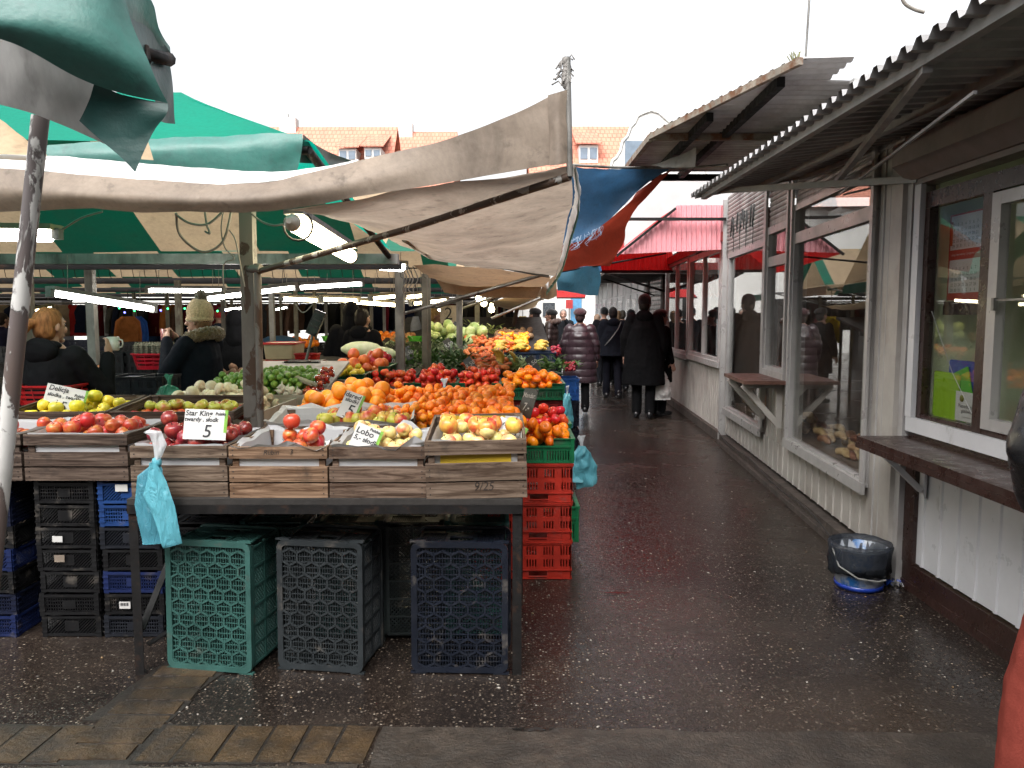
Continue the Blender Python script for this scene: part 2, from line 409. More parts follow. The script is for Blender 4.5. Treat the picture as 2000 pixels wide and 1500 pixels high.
def back_house(label, x0, x1, y, z):
    t = thing('town_house', label, 'house', ((x0+x1)/2, y, 0), 0, 'houses behind the viewer')
    b = MB(); b.box((x0, y-8, 0), (x1, y, z)); b.build('wall', M_behind, t)
    b = MB(); b.add([(x0-.3,y+.4,z-.1),(x1+.3,y+.4,z-.1),(x1+.3,y-4,z+3.2),(x0-.3,y-4,z+3.2)], [(0,1,2,3)]); b.build('roof', pm('brown_roof', (.2,.1,.07), .8, .2, 4), t)
    for i in range(int((x1-x0)/2.6)):
        for k in range(int(z/3)):
            xx = x0+.8+i*2.6; b = MB(); b.box((xx, y, 1+3*k), (xx+1.1, y+.03, 2.6+3*k)); w_ = b.build('window', pm('old_window_frame', (.7,.7,.68), .5) if 'old_window_frame' not in bpy.data.materials else bpy.data.materials['old_window_frame'], t)
back_house('aged cream house behind the viewer facing down the alley', -16, 1.5, -9, 9.5); back_house('aged house behind the viewer at the kiosk side', 1.6, 14, -8, 8.5)
# ---------------------------------------------------------------- the ground
def ground_mat():
    m, nt, out = newmat('wet_exposed_aggregate')
    co = nd(nt, 'ShaderNodeTexCoord').outputs['Object']
    v1 = nd(nt, 'ShaderNodeTexVoronoi', {'Vector': co, 'Scale': 74., 'Randomness': 1.0}); v2 = nd(nt, 'ShaderNodeTexVoronoi', {'Vector': co, 'Scale': 115.})
    big = nz(nt, co, .55, 6, .6); mid = nz(nt, co, 2.3, 6, .6)
    rc = nd(nt, 'ShaderNodeSeparateColor', {0: v1.outputs['Color']}).outputs[0]
    ramp = nd(nt, 'ShaderNodeValToRGB', {0: rc})
    el = ramp.color_ramp.elements; el[0].position = 0; el[0].color = (.012,.009,.008,1); el[1].position = 1; el[1].color = (.36,.32,.27,1)
    for pos, cc in ((.4, (.026,.019,.016)), (.66, (.048,.037,.029)), (.82, (.095,.072,.054)), (.94, (.19,.155,.12))):
        e = el.new(pos); e.color = c4(cc)
    stone = mr(nt, v1.outputs['Distance'], .25, .48, 1, 0)
    rc2 = nd(nt, 'ShaderNodeSeparateColor', {0: v2.outputs['Color']}).outputs[1]
    matrix = mixc(nt, mr(nt, rc2, .7, 1., 0, .8), (.012,.009,.008), (.055,.042,.034))
    c = mixc(nt, stone, matrix, ramp.outputs[0])
    c = mixc(nt, mr(nt, mid, .42, .68, 0, .55), c, (.012,.009,.008))
    c = mixc(nt, mr(nt, big, .45, .7, 0, .4), c, (.07,.05,.036))
    c = mixc(nt, 1., c, (.76,.745,.73), 'MULTIPLY')
    p = nd(nt, 'ShaderNodeBsdfPrincipled', {'Base Color': c, 'Specular IOR Level': .5})
    wet = mr(nt, big, .36, .6); wet2 = mr(nt, mid, .3, .62)
    nt.links.new(mr(nt, math_(nt, 'MULTIPLY', wet, wet2), 0, 1, .09, .40), p.inputs['Roughness'])
    hgt = math_(nt, 'ADD', math_(nt, 'MULTIPLY', stone, 1.0), math_(nt, 'ADD', math_(nt, 'MULTIPLY', nz(nt, co, 34, 4), 1.6), math_(nt, 'MULTIPLY', nz(nt, co, 7, 4), 2.2)))
    b = nd(nt, 'ShaderNodeBump', {'Strength': .32, 'Distance': .006, 'Height': hgt}); nt.links.new(b.outputs[0], p.inputs['Normal'])
    nt.links.new(p.outputs[0], out.inputs[0]); return m
g = MB(); g.quadgrid([[V((x, y, 0)) for x in (-150, -30, -6, 6, 30, 150)] for y in (-60, -3, 10, 30, 80, 300)], sm=False)
tag(g.build('ground', ground_mat()), kind='structure')
M_conc = pm('wet_concrete', (.075,.058,.045), .42, .45, 5, .8, 55, rvar=.2, dirt=((.035,.029,.024), .5, .2, 14, (1,1,1)), dirt2=((.22,.18,.13), .72, .03, 90, (1,1,1)))
M_brick = pm('worn_paving_brick', (.085,.053,.026), .42, .6, 5, .7, 60, dirt=((.03,.022,.016), .50, .12, 6, (1,1,1)), rnd=.25, dirt2=((.2,.14,.09), .72, .04, 50, (1,1,1)))
# concrete strip in front, brick course and brick gutter on the left
def strip(pts, name, mat, z=.005, ragged=.012):
    b = MB(); top = []
    for i, p in enumerate(pts):
        q = pts[(i+1) % len(pts)]; n = max(1, int((q-p).length/.12))
        for k in range(n):
            t = p.lerp(q, k/n); top.append(V((t.x + RND.uniform(-1,1)*ragged, t.y + RND.uniform(-1,1)*ragged, z)))
    n = len(top); b.add(top, [tuple(range(n))]); b.add(top + [V((p.x, p.y, -.02)) for p in top], [(i, i+n, (i+1) % n + n, (i+1) % n) for i in range(n)])
    return tag(b.build(name, mat), kind='structure')
y1 = 2.855; y0 = 2.63
strip([V((-.5, y1, 0)), V((3.4, y1-.09, 0)), V((3.4, 1.0, 0)), V((-.55, 1.0, 0))], 'concrete_pavement', M_conc, .006)
strip([V((-6, 2.56, 0)), V((-.55, 2.6, 0)), V((-.55, 1.0, 0)), V((-6, 1.0, 0))], 'concrete_pavement', M_conc, .006)
M_bed = pm('dark_joint_dirt', (.022,.017,.013), .5, .4, 20, .5, 60)
strip([V((-4.6,2.61,0)), V((-.58,2.61,0)), V((-.60,2.87,0)), V((-4.6,2.88,0))], 'pavement_bed', M_bed, .0035)
strip([V((-1.69,2.9,0)), V((-1.36,2.9,0)), V((-1.27,3.5,0)), V((-1.60,3.5,0))], 'pavement_bed', M_bed, .0032)
bb = MB()
def pbrick(c, a, lx, ly):
    R_ = Matrix.Rotation(a, 4, 'Z'); mb = MB(Matrix.Translation(c) @ R_)
    e = .006; h = .007 + RND.uniform(-.003, .003)
    x, y = lx/2, ly/2
    vs = [(-x,-y,-.03),(x,-y,-.03),(x,y,-.03),(-x,y,-.03),(-x+e,-y+e,h),(x-e,-y+e,h),(x-e,y-e,h),(-x+e,y-e,h)]
    mb.add(vs, [(4,5,6,7),(0,1,5,4),(1,2,6,5),(2,3,7,6),(3,0,4,7)])
    bb.add(mb.v, mb.f)
x = -4.4
while x < -.62:
    wdt = RND.uniform(.125, .155)
    if not (-1.72 < x < -1.36): pbrick((x + wdt/2, 2.74 + RND.uniform(-.006,.006), 0), math.radians(-3 + RND.uniform(-2,2)), wdt-.002, .25)
    x += wdt
y = 2.68
while y < 3.5:
    pbrick((-1.53 + RND.uniform(-.008,.008) + (y-2.68)*.12, y, 0), math.radians(RND.uniform(-2,2)), .28, .104); y += .107
tag(bb.build('brick_paving', M_brick), kind='structure')
M_puddle = pm('wet_film', (.012,.011,.010), .08, .2, 6, .08, 12, rvar=.04)
def puddle(px0, px1, py, ry, seed):
    a, c = PZ(px0, py), PZ(px1, py); m_ = (a+c)/2; b = MB(); n = 40
    b.add([V((m_.x + (c.x-a.x)/2*math.cos(2*PI*k/n)*(1+.25*noise.noise(V((k*.35,seed,0)))), m_.y + ry*math.sin(2*PI*k/n)*(1+.6*noise.noise(V((k*.5,seed,4)))), .0085)) for k in range(n)], [tuple(range(n))])
    tag(b.build('puddle_water', M_puddle), kind='structure')
puddle(1000, 1078, 1428, .014, 1); puddle(1180, 1230, 1160, .010, 4)
# small loose stones and scraps on the ground
pb = MB()
for i in range(420):
    Y = 2.5 + 5*RND.random()**1.7; X = RND.uniform(-2.2, 2.1)
    r = RND.uniform(.0022, .0055) * (1 + .06*Y)
    pb.ell((X, Y, r*.3), (r*RND.uniform(1,1.7), r, r*.55), 6, 4, Matrix.Rotation(RND.random()*6, 3, 'Z'), RND.choice((0,0,0,1,2,3)))
pb.build('gravel', [pm('pale_pebble', (.36,.33,.29), .4), pm('ochre_pebble', (.28,.18,.09), .4), pm('grey_pebble', (.15,.14,.13), .4), pm('dark_pebble', (.05,.04,.035), .35)], kind='stuff', label='small loose pebbles scattered on the wet ground')
# ---------------------------------------------------------------- tables
def table(name, label, x0, x1, y0, y1, z, legs, braces=()):
    t = thing(name, label, 'table', ((x0+x1)/2, (y0+y1)/2, 0), 0)
    b = MB(); b.box((x0, y0, z-.025), (x1, y1, z)); b.build('table_top', M_tablewood, t)
    b = MB(); b.box((x0, y0-.004, z-.065), (x1, y0+.035, z-.0255)); b.box((x0, y1-.035, z-.065), (x1, y1, z-.0255))
    b.box((x0, y0+.036, z-.065), (x0+.035, y1-.036, z-.0255)); b.box((x1-.035, y0+.036, z-.065), (x1, y1-.036, z-.0255)); b.build('table_frame', M_darkmetal, t)
    for lx, ly in legs:
        b = MB(); b.box((lx-.02, ly-.003, 0), (lx+.02, ly, z-.066)); b.box((lx-.02, ly, 0), (lx-.016, ly+.035, z-.066)); b.build('leg', M_darkmetal, t)
    for p, q in braces:
        b = MB(); b.bar(p, q, .03, .008); b.build('brace', M_darkmetal, t)
    return t
TZ = .80
table('market_table', 'dark steel framed stall table carrying the wooden apple crates, hex crates beneath', -1.68, .045, 3.29, 4.25, TZ, [(-1.66,3.30),(.022,3.30),(-1.66,4.2),(.022,4.2)],
      [((-1.655,3.32,.2), (-1.655,3.62,.42)), ((-1.64,3.34,.12), (-1.2,3.75,.36))])
# ---------------------------------------------------------------- wooden crates
def wooden_crate(w=.44, d=.54, h=.215, gaps=None):
    t = thing('wooden_crate', 'x', 'crate')
    sl = gaps or [(.0, .062), (.0685, .132), (.168, .222)]
    for nm, y in (('front_panel', 0), ('back_panel', d-.013)):
        b = L()
        for z0, z1 in sl:
            b.box((-w/2, y+RND.uniform(0,.002), z0), (w/2, y+.012, z1+RND.uniform(-.003,.003)))
            for sx in (-1, 1):
                for zz in (.3, .7): b.tube([(sx*(w/2-.018), y-.0015, lerp(z0,z1,zz)), (sx*(w/2-.018), y+.002, lerp(z0,z1,zz))], .0032, 6, 1)
        b.build(nm, [M_wood['x'], M_nail], t)
    for sx in (-1, 1):
        b = L()
        for z0, z1 in sl: b.box((sx*w/2-(.012 if sx > 0 else 0), .014, z0), (sx*w/2+(.012 if sx < 0 else 0), d-.015, z1-.002))
        b.build('side_panel', M_wood['y'], t)
    for sx in (-1, 1):
        for y in (.0125, d-.0385):
            b = L(); x = sx*(w/2-.0265); b.box((x-.0135, y, 0.004), (x+.0135, y+.025, sl[-1][1]-.004)); b.build('corner_post', M_wood['x'], t)
    b = L()
    for k in range(4): b.box((-w/2+.014, .02+k*(d-.04)/4, -.0), (w/2-.014, .02+(k+.85)*(d-.04)/4, .008))
    b.build('base', M_wood['x'], t)
    return t
def liner(crate_loc, w, d, h, label, seed, rz=0, ruff=.03, mat=None, tilt=0):
    """paper lining a crate: floor sheet rising up the walls and folding over the rim"""
    M = Matrix.Translation(crate_loc) @ Matrix.Rotation(rz, 4, 'Z') @ Matrix.Rotation(tilt, 4, 'X')
    b = MB(M); R_ = random.Random(seed); n = 40; rings = []
    def per(i, inset, z, amp):
        t = i/n*4; k = int(t) % 4; f = t - int(t); x, y = [(-1,-1),(1,-1),(1,1),(-1,1)][k]; x2, y2 = [(1,-1),(1,1),(-1,1),(-1,-1)][k]
        px = lerp(x, x2, f)*(w/2-inset); py = d/2 + lerp(y, y2, f)*(d/2-inset)
        a = noise.noise(V((px*13+seed, py*13, z*7)))*amp; c = noise.noise(V((px*9, py*9+seed, 3)))*amp
        return V((px*(1+a*.3), d/2+(py-d/2)*(1+a*.3), z + c))
    for inset, z, amp in ((.10, .10, .01), (.03, .10, .01), (.022, .13, .012), (.018, .17, .015), (.012, h-.005, ruff), (-.004 if ruff > .02 else .008, h+.012, ruff*1.6)):
        rings.append([per(i, inset, z, amp) for i in range(n)])
    b.loft(rings, cap=False, sm=False)
    b.add([rings[0][i] for i in range(n)], [tuple(range(n))])
    for p in range(len(b.v)): pass
    return b.build('paper_liner', mat or M_paper, label=label, cat='paper', group='paper liners in the fruit crates')
# ---------------------------------------------------------------- fruit kinds
def fruit(name, prof, mat, n=14, stem=None, lob=0, la=0, cat='fruit', calyx=None):
    b = L(); b.lathe(prof, n, lob=lob, la=la); mats = [mat]
    if stem: b.tube([(0,0,stem[0]), (.002,0,stem[0]+stem[1]*.6), (.005,.001,stem[0]+stem[1])], stem[2], 5, 1); mats.append(M_stem)
    if calyx:
        zc, r = calyx
        for k in range(5):
            a = k*2*PI/5; b.add([(0,0,zc+.002), (r*.35*math.cos(a-.4), r*.35*math.sin(a-.4), zc+.002), (r*math.cos(a), r*math.sin(a), zc-.001), (r*.35*math.cos(a+.4), r*.35*math.sin(a+.4), zc+.002)], [(0,1,2,3)], 1)
        mats.append(M_calyx)
    o = b.build(name, mats); COL.objects.unlink(o) if False else None
    me = o.data; bpy.data.objects.remove(o); me.name = name
    return me
M_stem = pm('fruit_stem', (.07,.045,.02), .7); M_calyx = pm('green_calyx', (.05,.16,.02), .6)
def aprof(r, h=.92, dim=.25):
    pts = []
    for i in range(13):
        t = PI*i/12; rr = r*math.sin(t)**.85*(1-.10*math.cos(t)*-1*.0 + .07*(-math.cos(t))); z = -r*h*math.cos(t)
        e = math.exp(-(rr/(r*.33))**2); z += (-1 if z > 0 else 1)*e*r*dim
        pts.append((max(rr, .0003), z))
    return pts
RA = .038
FM = {
 'apple_red': fruit('apple', aprof(RA), fruitmat('apple_red', (.42,.035,.02), (.55,.26,.05), .64, .14, 22, (1,1,.35)), stem=(RA*.62, .022, .0016)),
 'apple_dark': fruit('apple', aprof(RA, .98), fruitmat('apple_dark', (.17,.012,.016), (.33,.06,.035), .6, .14, 26, (1,1,.3), .26), stem=(RA*.66, .022, .0016)),
 'apple_mix': fruit('apple', aprof(RA, .9), fruitmat('apple_mix', (.5,.05,.025), (.62,.42,.07), .5, .1, 18, (1,1,.5)), stem=(RA*.6, .02, .0016)),
 'apple_pale': fruit('apple', aprof(RA, .9), fruitmat('apple_pale', (.68,.58,.22), (.6,.17,.09), .56, .12, 17, (1,1,.6)), stem=(RA*.6, .02, .0016)),
 'apple_green': fruit('apple', aprof(RA, .88), fruitmat('apple_green', (.42,.40,.05), (.40,.10,.03), .64, .1, 15, (1,1,.5)), stem=(RA*.6, .02, .0016)),
 'apple_yellow': fruit('apple', aprof(RA, .92), fruitmat('apple_yellow', (.72,.55,.03), (.5,.45,.04), .55, .15, 15), stem=(RA*.62, .022, .0016)),
 'orange': fruit('orange', aprof(.043, .97, .06), fruitmat('orange_peel', (.9,.25,.008), (.9,.33,.012), .5, .2, 9, rough=.36, bump=.35, bs=420), n=16),
 'tangerine': fruit('tangerine', aprof(.032, .82, .16), fruitmat('tangerine_peel', (.9,.19,.006), (.9,.26,.011), .5, .2, 12, rough=.3, bump=.3, bs=380), n=14, calyx=(.0235,.006)),
 'tomato': fruit('tomato', aprof(.036, .82, .16), fruitmat('tomato_skin', (.68,.045,.02), (.72,.13,.03), .6, .15, 10, rough=.2, bump=0), lob=5, la=.035, n=20, calyx=(.025,.018)),
 'mushroom': None, }
def mush():
    b = L(); b.lathe([(.0004,-.016),(.009,-.016),(.0085,-.004),(.011,.0),(.027,-.003),(.030,.002),(.029,.012),(.022,.021),(.012,.0255),(.0004,.027)], 12)
    o = b.build('mushroom', fruitmat('mushroom_skin', (.66,.55,.42), (.48,.36,.24), .6, .15, 30, rough=.8)); me = o.data; bpy.data.objects.remove(o); return me
FM['mushroom'] = mush()
FM['sprout'] = fruit('brussels_sprout', aprof(.018, 1.0, .1), fruitmat('sprout_leaf', (.10,.21,.02), (.30,.40,.08), .55, .12, 60, rough=.45, bump=.5, bs=130), n=10, cat='vegetable')
FM['potato'] = fruit('potato', [(.0005,-.045),(.022,-.038),(.032,-.018),(.034,.004),(.03,.024),(.018,.041),(.0005,.046)], fruitmat('potato_skin', (.24,.13,.065), (.15,.08,.045), .55, .2, 24, rough=.85, bump=.4, bs=90), n=12)
FM['lemon'] = fruit('lemon', [(.0005,-.048),(.006,-.045),(.012,-.038),(.026,-.026),(.033,-.008),(.033,.008),(.026,.026),(.012,.038),(.006,.044),(.0005,.046)], fruitmat('lemon_peel', (.74,.50,.02), (.76,.55,.05), .5, .2, 18, rough=.35, bump=.3, bs=400), n=14)
FM['pumpkin'] = fruit('grapefruit', aprof(.058, .92, .12), fruitmat('grapefruit_peel', (.72,.2,.03), (.66,.1,.04), .52, .12, 10, rough=.4, bump=.3, bs=300), n=16)
FM['pepper'] = fruit('red_pepper', [(.0005,-.05),(.02,-.05),(.03,-.042),(.037,-.01),(.041,.02),(.036,.04),(.02,.044),(.0005,.036)], fruitmat('pepper_skin', (.5,.012,.01), (.55,.03,.012), .5, .2, 9, rough=.14, bump=0), n=20, stem=(.034,.03,.004), lob=4, la=.10)
FM['garlic'] = fruit('garlic_bulb', [(.0005,-.02),(.012,-.02),(.026,-.01),(.028,.002),(.02,.016),(.008,.026),(.004,.04),(.0005,.052)], fruitmat('garlic_skin', (.66,.58,.5), (.5,.36,.34), .6, .12, 26, (1,1,.2), rough=.6), n=16, lob=8, la=.05)
FM['onion'] = fruit('onion', [(.0005,-.03),(.016,-.028),(.032,-.012),(.034,.004),(.024,.022),(.008,.032),(.0005,.046)], fruitmat('onion_skin', (.45,.2,.06), (.3,.11,.03), .5, .15, 30, (1,1,.2), rough=.35), n=14)
FM['cabbage'] = fruit('cabbage', aprof(.105, .88, .05), fruitmat('cabbage_leaf', (.36,.48,.14), (.60,.66,.34), .52, .12, 14, (1,1,.4), rough=.5, bump=1., bs=26), n=22, lob=6, la=.03)
FM['radish'] = fruit('radish', [(.0005,-.028),(.002,-.018),(.010,-.012),(.014,0),(.010,.012),(.0005,.015)], fruitmat('radish_skin', (.25,.006,.018), (.3,.015,.03), .5, .2, 20, rough=.3), n=10)
FM['beet'] = fruit('cherry_tomato', aprof(.014, .95, .08), fruitmat('cherry_tomato_skin', (.6,.03,.012), (.6,.06,.015), .5, .2, 20, rough=.18, bump=0), n=10, calyx=(.012,.008))
def pile(n, r, x0, x1, y0, y1, base, heap=None, seed=1, jit=.12, K=14, sq=.95):
    """balls dropped one by one to where they rest lowest; heap(x,y) biases them into a mound"""
    R_ = random.Random(seed); out = []
    for i in range(n):
        ri = r * (1 + R_.uniform(-jit, jit)); best = None
        for k in range(K):
            x = R_.uniform(x0+ri*.6, x1-ri*.6); y = R_.uniform(y0+ri*.6, y1-ri*.6); z = base(x, y) + ri*.9
            for (q, rq) in out:
                dx = q.x-x; dy = q.y-y; s = (ri+rq)*sq; d2 = dx*dx+dy*dy
                if d2 < s*s: z = max(z, q.z + math.sqrt(s*s-d2))
            cost = z - (heap(x, y) if heap else 0)
            if best is None or cost < best[0]: best = (cost, x, y, z)
        out.append((V(best[1:]), ri))
    return out
NF = {}
def place(kind, name, balls, r0, label, group, cat, seed=3, upright=0, M=None):
    R_ = random.Random(seed); lst = []
    for p, r in balls:
        o = bpy.data.objects.new(name, FM[kind]); COL.objects.link(o)
        if M: p = M @ p
        o.location = p
        o.rotation_euler = (R_.gauss(0, .5), R_.gauss(0, .5), R_.uniform(0, 6.28)) if upright else (R_.uniform(-1.3,1.3), R_.uniform(-1.3,1.3), R_.uniform(0,6.28))
        s = r / r0; o.scale = (s, s, s)
        tag(o, label, cat, group); lst.append(o)
    return lst
# ---------------------------------------------------------------- wooden crates along the table front
W0 = wooden_crate()
def pxX(px, py, Y): return P(px, py, Y).x
G_CR = 'wooden fruit crates along the stall front'
crates = [  # px left, px right, Y, tint, label, tilt
 (256, 446, 3.33, (.20,.16,.125), 'weathered grey wooden crate of dark red apples with teal bags hung on its front', 0, .0),
 (448, 641, 3.31, (.34,.235,.15), 'light brown wooden crate of red apples with a scribble on its top slat', 0, .0),
 (643, 833, 3.31, (.20,.145,.11), 'brown wooden crate of pale yellow apples, between the scribbled crate and the raised end crate', 0, .0),
 (50, 253, 3.66, (.095,.06,.042), 'dark brown wooden crate of large red apples beside the slanted peeling pole', 0, .0),
 (-160, 46, 3.66, (.085,.055,.04), 'dark brown wooden crate of red apples behind the slanted peeling pole', 0, .0)]
cl = []; crate_obs = []
for i, (a, b_, Y, tint, lab, rz, tl) in enumerate(crates):
    xa = pxX(a, 960, Y); xb = pxX(b_, 960, Y); sx = (xb-xa-.004)/.44
    o = W0 if i == 0 else copy_tree(W0)
    o.location = ((xa+xb)/2, Y, TZ+.001); o.scale = (sx, 1, 1.03); o['label'] = lab; o['group'] = G_CR
    for ch in o.children: ch.color = (*tint, 1)
    cl.append(((xa+xb)/2, Y, sx*.44)); crate_obs.append(o); ROOTM[o.name] = Matrix.Translation(o.location)
# raised end crate, tipped up at the back
o = copy_tree(W0); o['label'] = 'grey wooden crate with yellow lining at the table corner, tipped up higher than the others'; o['group'] = G_CR
xa = pxX(833, 950, 3.30); xb = pxX(1030, 950, 3.30); o.location = ((xa+xb)/2, 3.30, TZ+.001); o.scale = ((xb-xa)/.44, 1, 1.18); o.rotation_euler = (math.radians(5), math.radians(-1.2), math.radians(1))
for ch in o.children: ch.color = (.21,.165,.13, 1)
cD = ((xa+xb)/2, 3.30, xb-xa); crate_end = o
# second row crate with mixed apples
o = copy_tree(W0); o['label'] = 'grey wooden crate of mottled apples standing behind the front row, price card in it'; o['group'] = G_CR
xa = pxX(520, 830, 3.9); xb = pxX(808, 830, 3.9); o.location = ((xa+xb)/2, 3.88, TZ+.03); o.scale = ((xb-xa)/.44, .9, .95); o.rotation_euler = (math.radians(4), 0, math.radians(4))
for ch in o.children: ch.color = (.2,.16,.13, 1)
cG = ((xa+xb)/2, 3.88, xb-xa)
o = copy_tree(W0); o['label'] = 'dark brown wooden crate of yellow apples behind the red apple crate'; o['group'] = G_CR
xa = pxX(20, 800, 4.25); xb = pxX(215, 800, 4.25); o.location = ((xa+xb)/2, 4.22, TZ+.06); o.scale = ((xb-xa)/.44, .9, .95); o.rotation_euler = (math.radians(5), 0, 0)
for ch in o.children: ch.color = (.10,.065,.045, 1)
cY = ((xa+xb)/2, 4.22, xb-xa)
o = copy_tree(W0); o['label'] = 'dark brown wooden crate of mixed red and green apples in front of the mushrooms'; o['group'] = G_CR
xa = pxX(222, 800, 4.25); xb = pxX(462, 800, 4.25); o.location = ((xa+xb)/2, 4.22, TZ+.06); o.scale = ((xb-xa)/.44, .9, .95); o.rotation_euler = (math.radians(5), 0, 0)
for ch in o.children: ch.color = (.11,.07,.05, 1)
cM = ((xa+xb)/2, 4.22, xb-xa)
# liners
for (c, lab, sd, rf) in ((cl[0], 'white paper showing through the slats of the dark red apple crate', 1, .01), (cl[1], 'crumpled white paper lining the scribbled light brown crate', 2, .034), (cl[2], 'crumpled white paper lining the pale yellow apple crate', 3, .038), (cl[3], 'white paper showing through the slats of the dark brown crate by the pole', 4, .012), (cl[4], 'white paper in the dark crate behind the peeling pole', 9, .01)):
    liner((c[0], c[1], TZ), c[2]-.02, .53, .222, lab, sd, ruff=rf)
liner((cD[0], cD[1]+.01, TZ+.0), cD[2]-.03, .5, .245, 'white paper folded inside the raised end crate', 5, ruff=.012, tilt=math.radians(5))
liner((cG[0], cG[1], TZ+.04), cG[2]-.02, .47, .21, 'white paper spilling over the front of the second row crate', 6, ruff=.022, rz=math.radians(4), tilt=math.radians(4))
yb = MB(Matrix.Translation((cD[0], cD[1], TZ)) @ Matrix.Rotation(math.radians(5), 4, 'X'))
yb.box((-.16, .0245, .10), (.15, .0265, .21)); yb.box((-.17, .49, .18), (.12, .492, .262))
yb.build('yellow_card_liner', M_yellowpaper, label='yellow card lining showing between the slats of the raised end crate', cat='card')
# apples in crates
def crate_fruit(kind, c, n, z, lab, grp, seed, r=.038, d=.5, x=(-1,1), y=(.05,.95), hp=.0, jit=.1, upright=1):
    x0 = c[0] + x[0]*(c[2]/2-.03); x1 = c[0] + x[1]*(c[2]/2-.03); y0 = c[1]+.03+y[0]*d*.9; y1 = c[1]+.03+y[1]*d*.9
    return place(kind, 'apple', pile(n, r, x0, x1, y0, y1, lambda a, b: TZ+z+.02, (lambda a, b: hp*(1-abs((b-y0)/(y1-y0)*2-1))) if hp else None, seed, jit), RA, lab, grp, 'apple', seed, upright)
crate_fruit('apple_dark', cl[0], 42, .135, 'dark red apple in the grey crate with the hanging teal bags', 'dark red apples in the grey crate', 1, .037, hp=.04)
crate_fruit('apple_red', cl[1], 10, .15, 'red apple lying on paper in the scribbled light brown crate', 'red apples in the scribbled crate', 2, .036, x=(-.2,.8), y=(.1,.75), hp=.12)
crate_fruit('apple_pale', cl[2], 22, .155, 'pale yellow blushed apple lying on paper in the brown crate', 'pale apples in the brown crate', 3, .035, x=(-.8,.95), y=(.08,.75), hp=.06)
crate_fruit('apple_pale', cD, 14, .175, 'pale apple in the raised yellow lined end crate', 'pale apples in the raised end crate', 4, .038, x=(-.85,.9), y=(.1,.7))
crate_fruit('apple_mix', cD, 7, .235, 'large red and yellow apple on top in the raised end crate', 'large apples on top in the raised end crate', 14, .043, x=(-.95,1), y=(.02,.85))
crate_fruit('apple_red', cl[3], 36, .12, 'large red apple in the dark crate by the peeling pole', 'large red apples by the pole', 5, .040, hp=.02)
crate_fruit('apple_red', cl[4], 26, .12, 'red apple in the crate behind the peeling pole', 'red apples behind the pole', 6, .038, hp=.05)
crate_fruit('apple_green', cG, 14, .19, 'green apple with a red blush in the second row crate', 'green apples in the second row crate', 7, .037, x=(-.55,.85), y=(.02,.8), hp=.05)
crate_fruit('apple_mix', cG, 18, .195, 'mottled red and yellow apple in the second row crate', 'mottled apples in the second row crate', 8, .039, x=(-.4,.95), y=(.05,.95), hp=.09)
crate_fruit('apple_yellow', cY, 40, .17, 'yellow apple in the crate with the leaning price card', 'yellow apples behind the red ones', 9, .038, hp=.05)
crate_fruit('apple_red', cM, 26, .165, 'red apple in the crate before the mushrooms', 'red apples before the mushrooms', 10, .038, hp=.04)
crate_fruit('apple_green', cM, 14, .21, 'green apple on top of the crate before the mushrooms', 'green apples before the mushrooms', 11, .036, hp=.05)
# ---------------------------------------------------------------- price cards
def sign(lines, c, w, h, label, rx=-12, rz=0, ry=0, mat=None, ink=None, strip=True, name='price_sign', bend=0, cat='sign', group=None):
    t = thing(name, label, cat, c, 0, group)
    M = Matrix.Rotation(math.radians(rz), 4, 'Z') @ Matrix.Rotation(math.radians(ry), 4, 'Y') @ Matrix.Rotation(math.radians(rx), 4, 'X')
    b = L(M); nseg = 6
    for k in range(nseg):
        x0 = -w/2 + w*k/nseg; x1 = -w/2 + w*(k+1)/nseg
        b.box((x0, 0, 0), (x1, .0022, h))
    b.build('card', mat or M_card, t)
    if strip:
        s = L(M); s.box((w/2-.012, -.0012, h*.25), (w/2+.002, -.0004, h)); s.build('printed_edge', M_signgreen, t)
    tb = L()
    for (s_, size, x, z) in lines:
        put_text(tb, s_, size*1.3, M @ Matrix.Translation((x*w, -.0016, z*h)), 0, shear=.12, bold=.0006)
    tb.build('handwriting', ink or M_ink, t)
    return t
a = P(400, 858, 3.38)
sign([('Star King', .025, -.17, .86), ('Polska', .014, .34, .86), ('twardy , s\u0142odk', .020, -.1, .66), ('5', .062, .05, .26)], V((a.x, 3.37, a.z)), .19, .135, 'white price card reading Star King with a 5 among dark red apples', -14, 0, 2)
a = P(98, 805, 4.25)
sign([('Delicja', .032, -.2, .86), ('Polska', .018, .33, .74), ('s\u0142odka , twarda', .024, -.03, .62), ('5', .06, .0, .25)], V((a.x, 4.35, a.z-.02)), .235, .155, 'cream price card reading Delicja with a 5 among the yellow apples', -12, 0, 12)
a = P(678, 808, 4.1)
sign([('Idared', .028, -.12, .86), ('s\u0142odki', .024, -.05, .68), ('5', .065, .05, .33), ('z\u0142/kg', .016, .3, .1)], V((a.x-.0, 4.05, a.z-.02)), .105, .155, 'narrow white price card with a 5 leaning on the oranges behind the mottled apples', -28, 0, 20)
a = P(706, 880, 3.38)
sign([('Lobo', .03, -.12, .72), ('5,- s\u0142odk', .024, .0, .45), ('Polska', .014, .2, .9)], V((a.x, 3.36, a.z)), .12, .12, 'white price card tilted like a roof in the pale apple crate', -22, 8, 24)
a = P(652, 876, 3.6)
sign([('Rubin', .024, -.15, .6), ('s\u0142odki 5', .02, .05, .28)], V((a.x-.01, 3.66, a.z-.005)), .17, .07, 'creased cream price card lying flat on red apples in the scribbled crate', -68, 6, -6)
a = P(994, 850, 3.5)
sign([('m - so', .03, 0, .6), ('5', .03, .15, .25)], V((a.x, 3.56, a.z-.01)), .14, .08, 'small white price card stuck between apples of the raised end crate', -42, 0, 26)
a = P(1022, 815, 4.3)
